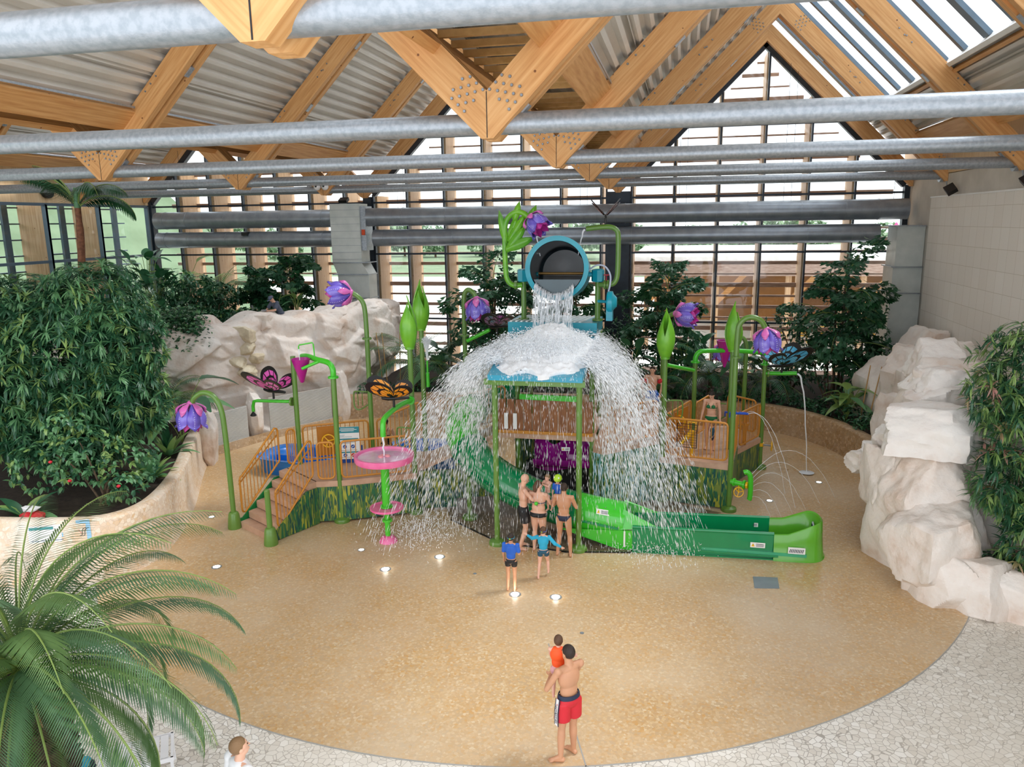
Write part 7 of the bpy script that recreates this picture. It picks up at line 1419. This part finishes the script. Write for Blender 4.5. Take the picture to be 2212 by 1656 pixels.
for i, (x, y) in enumerate([(5, 49), (6.3, 50.2), (7.4, 49.1), (8.8, 50.4), (10.2, 49.3), (11.5, 50.3), (13, 49.2)]):
    t = thing('cafe_chair', 'small yellow cafe chair on the terrace under the pavilion', 'chair', (x, y, 0), 'yellow cafe chairs outside'); obj('seat', MB().box((-.22, -.22, .44), (.22, .22, .48)), M['yellow'], t, local=True); obj('backrest', MB().box((-.22, .19, .55), (.22, .22, .85)), M['yellow'], t, local=True); each('leg', [MB().box((a*.2-.015, c*.2-.015, 0), (a*.2+.015, c*.2+.015, .44)) for a in (-1, 1) for c in (-1, 1)], M['yellow'], t, local=True)
t = thing('parasol', 'closed pink parasol outside behind the right end of the ducts', 'parasol', (18.5, 75, 0)); obj('pole', MB().cyl((18.5, 75, 0), (18.5, 75, 5), .08), M['white'], t); obj('canopy', MB().lathe([(.9, 0), (.7, 2), (.3, 4.2), (.05, 4.6)], (18.5, 75, 2.4), 12), mat('parasol_pink', 'E0508C', .6), t)
for i, (x, y, h) in enumerate([(-62, 60, 2.6), (-50, 66, 2.2)]): t = thing('red_kiosk', ('left' if i == 0 else 'right')+' red kiosk far outside beyond the left windows', 'building', (x, y, 0)); obj('walls', MB().box((x-4, y-2, 0), (x+4, y+2, h)), mat('kiosk_red', 'D8404E', .5), t, smooth=False); obj('kiosk_roof', MB().box((x-4.3, y-2.3, h), (x+4.3, y+2.3, h+.4)), mat('kiosk_roof', 'C8C8C4', .5), t, smooth=False)
g = np.random.default_rng(77)
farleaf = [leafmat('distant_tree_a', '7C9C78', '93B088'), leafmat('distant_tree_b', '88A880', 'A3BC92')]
tm_ = []
for k in range(26):
    x = -115+k*9.5+g.uniform(-3, 3); y = 150+g.uniform(-12, 12); h = g.uniform(5, 11)
    if k < 4:
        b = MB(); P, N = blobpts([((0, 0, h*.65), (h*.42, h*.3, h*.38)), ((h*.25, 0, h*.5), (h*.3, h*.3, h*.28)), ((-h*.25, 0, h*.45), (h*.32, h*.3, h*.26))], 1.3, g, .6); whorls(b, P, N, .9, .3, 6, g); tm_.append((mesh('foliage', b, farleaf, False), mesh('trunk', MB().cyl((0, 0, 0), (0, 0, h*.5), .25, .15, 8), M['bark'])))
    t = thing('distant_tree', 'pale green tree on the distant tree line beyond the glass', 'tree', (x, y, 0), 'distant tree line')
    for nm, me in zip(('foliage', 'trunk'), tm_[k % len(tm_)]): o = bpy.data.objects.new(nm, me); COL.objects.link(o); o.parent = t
# ================================================================ WATER
ng = np.random.default_rng(2024)
SPV = np.array([(0, 0, -.5), (1, 0, 0), (0, 1, 0), (-1, 0, 0), (0, -1, 0), (0, 0, .5)], float); SPF = [(0, 2, 1), (0, 3, 2), (0, 4, 3), (0, 1, 4), (5, 1, 2), (5, 2, 3), (5, 3, 4), (5, 4, 1)]
def drops(b, P, D, Ln, Rd):
    n = len(P); D = D/np.linalg.norm(D, axis=1)[:, None]; A = np.cross(D, [.3, .9, .1]); A /= np.linalg.norm(A, axis=1)[:, None]; B = np.cross(D, A)
    V = P[:, None]+SPV[None, :, 0, None]*A[:, None]*Rd[:, None, None]+SPV[None, :, 1, None]*B[:, None]*Rd[:, None, None]+SPV[None, :, 2, None]*D[:, None]*Ln[:, None, None]
    F = np.array(SPF)[None]+(np.arange(n)*6)[:, None, None]+b.n; b.v.append(V.reshape(-1, 3)); b.f.extend(map(tuple, F.reshape(-1, 3).tolist())); b.m.extend([0]*n*8); b.n += n*6
def ballistic(b, P0, V0, tmax, n_per, Ln, Rd, zmin=.05, jit=.03, tpow=1.0, grow=0.0, clump=0):
    n = len(P0)
    t = ng.random((n, n_per))**tpow*tmax; P = P0[:, None]+V0[:, None]*t[..., None]; P[..., 2] -= 4.9*t*t; P += ng.normal(0, 1, P.shape)*(jit+grow*t[..., None]); D = np.repeat(V0[:, None], n_per, 1).copy(); D[..., 2] -= 9.8*t
    P, D, t = P.reshape(-1, 3), D.reshape(-1, 3), t.reshape(-1); k = P[:, 2] > zmin; P, D = P[k], D[k]
    if clump: k = (np.sin(P[:, 0]*5.1+P[:, 2]*1.7)*np.sin(P[:, 1]*4.3+P[:, 2]*1.1+1)*.5+np.sin(P[:, 0]*13+P[:, 1]*11-P[:, 2]*2.3)*.35+ng.random(len(P))*1.1) > clump; P, D = P[k], D[k]
    m = len(P); sp = np.linalg.norm(D, axis=1); drops(b, P, D, Ln*ng.uniform(.4, 1.3, m)*(.5+sp/6), Rd*ng.uniform(.5, 1.5, m))
M['spray'] = mat('water_spray', 'F1F5F9', .25, var=.0, spec=.7)
# the sheet falling from the bucket lip on to the canopy
b = MB(); n = 230; x = ng.uniform(-.5, .46, n); P0 = np.stack([-3.08+x, 19.02-.03*ng.random(n), 5.72+.28*(x/.5)**2], 1); V0 = np.stack([x*.12, -.75+ng.normal(0, .12, n), np.full(n, .05)], 1)
ballistic(b, P0, V0, .52, 9, .2, .0055, 4.45, .012)
tag(obj('falling_water', b, M['spray'], smooth=False), 'curtain of water falling from the bucket on to the canopy', 'water', kind='stuff')
# foam heap on the roof
P = []; na, nr_ = 144, 44
for i in range(nr_+1):
    u = i/nr_; row = []
    for k in range(na):
        a = 2*PI*k/na; rx, ry = 1.3*u, 1.85*u; x = -3.12+rx*math.cos(a); y = 17.95+ry*math.sin(a); zr = 4.13+(y-16.35)*.148; h = .42*math.exp(-((x+3.1)/.62)**2-((y-18.35)/.75)**2)+.2*(1-u**4); nz_ = noise.fractal(Vector((x*4.5, y*4.5, 1.0)), .7, 2.1, 6)
        y = max(y, 16.42+.12*math.sin(x*7)); x = max(-4.24, min(-2.02, x)); row.append((x, y, zr+max(-.03, h+.08*nz_*(1 if u < .97 else .3))-.03*u**10))
    P.append(row)
b = MB().grid(P, close=True); tag(obj('foam', b, M['foam'], ang=3), 'white foaming water spreading over the blue canopy roof', 'water', kind='stuff')
b = MB(); n = 2600; a = ng.uniform(0, 2*PI, n); r = ng.random(n)**.6; P0 = np.stack([-3.1+.75*r*np.cos(a), 18.1+1.0*r*np.sin(a), 4.55+.25*(1-r)], 1); sp = ng.uniform(.5, 2.4, n); V0 = np.stack([np.cos(a)*sp, np.sin(a)*sp, ng.uniform(.2, 2.2, n)], 1)
ballistic(b, P0, V0, .45, 3, .07, .011, 4.15, .03)
tag(obj('splash', b, M['spray'], smooth=False), 'burst of drops leaping off the canopy roof around the foam', 'water', kind='stuff')
# the great dome of spray
def dome(a0, a1, n, sp0, sp1, nper, Rd, vz=(0, .8), ln=.17):
    a = ng.uniform(a0, a1, n); ca, sa = np.cos(a), np.sin(a); e = 1/np.maximum(np.abs(ca)/1.08, np.abs(sa)/1.55); P0 = np.stack([-3.12+ca*e*.98, 17.85+sa*e*.98, np.zeros(n)], 1); P0[:, 2] = 4.2+(P0[:, 1]-16.35)*.14+ng.uniform(-.03, .12, n); s = ng.uniform(sp0, sp1, n); V0 = np.stack([ca*s*1.0, sa*s*.8, ng.uniform(*vz, n)], 1); return P0, V0
b = MB()
for (a0, a1, n, s0, s1, npn, rd) in ((PI*.80, PI*1.22, 1050, .7, 3.6, 9, .0075), (-PI*.22, PI*.22, 1050, .5, 3.1, 9, .0075), (PI*.5, PI*.8, 350, 1.2, 3.2, 7, .008), (PI*.2, PI*.5, 500, 1.2, 3.2, 9, .008), (PI*1.22, PI*1.78, 170, .1, .9, 5, .005)):
    P0, V0 = dome(a0, a1, n, s0, s1, npn, rd); ballistic(b, P0, V0, .98, int(npn*2.3), .1, rd*.72, .03, .015, 1.0, .07, .42)
tag(obj('spray_dome', b, M['spray'], smooth=False), 'wide dome of spray falling from the canopy edges to the floor', 'water', kind='stuff')
b = MB(); n = 1900; a = np.concatenate([ng.uniform(PI*.8, PI*1.2, n//2), ng.uniform(-PI*.2, PI*.2, n//2)]); P0 = np.stack([-3.12+1.05*np.cos(a)*(1), 17.7+1.4*np.sin(a), 4.35+ng.uniform(0, .15, n)], 1); sp = ng.uniform(1.6, 3.0, n); V0 = np.stack([np.cos(a)*sp, np.sin(a)*sp*.8, ng.uniform(.1, .7, n)], 1)
ballistic(b, P0, V0, .42, 8, .1, .010, 2.0, .02, 1.0, .12, .3); tag(obj('spray_core', b, M['spray'], smooth=False), 'dense white part of the spray just outside the canopy edge', 'water', kind='stuff')
# scattered fine rain under the canopy and at its feet
b = MB(); n = 1200; P = np.stack([ng.uniform(-4.6, -1.6, n), ng.uniform(16.0, 17.4, n), ng.uniform(.1, 3.9, n)], 1); drops(b, P, np.tile((0., 0, 1), (n, 1))+ng.normal(0, .04, (n, 3)), ng.uniform(.05, .16, n), np.full(n, .0024)); tag(obj('fine_rain', b, M['spray'], smooth=False), 'fine rain of drops falling in front of the people under the canopy', 'water', kind='stuff')
b = MB(); n = 2600; a = ng.uniform(0, 2*PI, n); c = np.where(ng.random(n)[:, None] < .5, [[-6.0, 16.8]], [[-.5, 17.0]]); P = np.stack([c[:, 0]+ng.normal(0, .55, n), c[:, 1]+ng.normal(0, .6, n), ng.random(n)**2*.3+.02], 1); drops(b, P, ng.normal(0, 1, (n, 3))+[0, 0, 1.5], ng.uniform(.02, .06, n), np.full(n, .007)); tag(obj('floor_splash', b, M['spray'], smooth=False), 'drops bouncing off the floor where the spray lands', 'water', kind='stuff')
# thin streams
def stream(lab, P0, V0, T, r0, r1, seg=14, splash=True):
    P = []; P0, V0 = Vector(P0), Vector(V0)
    for i in range(seg+1): t_ = T*i/seg; P.append(P0+V0*t_+Vector((R.uniform(-.012, .012), R.uniform(-.012, .012), -4.9*t_*t_)))
    b = MB().tube(P, list(np.linspace(r0, r1, seg+1)), 7)
    q = P[-1]
    if splash: b.lathe([(0, .03), (.1, .015), (.22, 0)], (q.x, q.y, max(.01, q.z)), 14, cap=False)
    tag(obj('water_stream', b, M['water']), lab, 'water', 'thin arcing water streams', kind='stuff')
stream('stream falling from the bright green arm under the blue butterfly to the floor', (3.42, 23.3, 3.02), (.55, -.1, .1), .79, .03, .012)
stream('stream from the highest bell flower into the bucket', (-3.75, 19.75, 7.3), (.45, -.3, 0), .37, .025, .012, 8, False)
stream('stream from the square-bent pipe into the bucket', (-2.44, 19.88, 7.28), (-.45, -.2, 0), .36, .028, .012, 8, False)
stream('stream falling from the bent arm on to the pink mushroom table', (-6.72, 16.22, 2.62), (0, 0, -.1), .3, .03, .018, 8, False)
for i, (p, v) in enumerate([((1.85, 20.6, 2.42), (1.6, -.5, .9)), ((1.9, 21.9, 2.12), (1.4, -.8, 1.2))]): stream(('nearer' if i else 'farther')+' thin arc from the blue spray tubes over the right floor', p, v, .8, .007, .005, 18, False)
for i in range(6): stream('one of the fine arcs fanning out of the bright green jet pipe on the right', (1.92, 19.5, .5+.12*i), (1.2+.25*i, -.9+.3*i, 1.0+.5*i), .42+.09*i, .004, .003, 12, False)
b = MB(); n = 700; a = ng.uniform(0, 2*PI, n); s = ng.uniform(0, .5, n); V0 = np.stack([np.cos(a)*s, np.sin(a)*s, ng.uniform(3.2, 3.7, n)], 1); ballistic(b, np.tile((-6.86, 20., 3.75), (n, 1)), V0, .35, 4, .06, .005, 3.0, .006); tag(obj('fountain_spray', b, M['spray'], smooth=False), 'small cone of spray rising from the nozzle beside the rear bud post', 'water', kind='stuff')
# puddle films of foam where the spray lands
for (x, y, rx, ry, lab) in ((-.35, 17.2, .8, .35, 'white froth in the trough where the spray lands'),):
    P = [[(x+rx*i/5*math.cos(a)*(1+.15*math.sin(5*a)), y+ry*i/5*math.sin(a), .21+.06*(1-i/5)+.02*math.sin(i*3+a*7)) for a in np.linspace(0, 2*PI, 33)[:-1]] for i in range(6)]; tag(obj('froth', MB().grid(P, close=True), M['foam']), lab, 'water', kind='stuff')
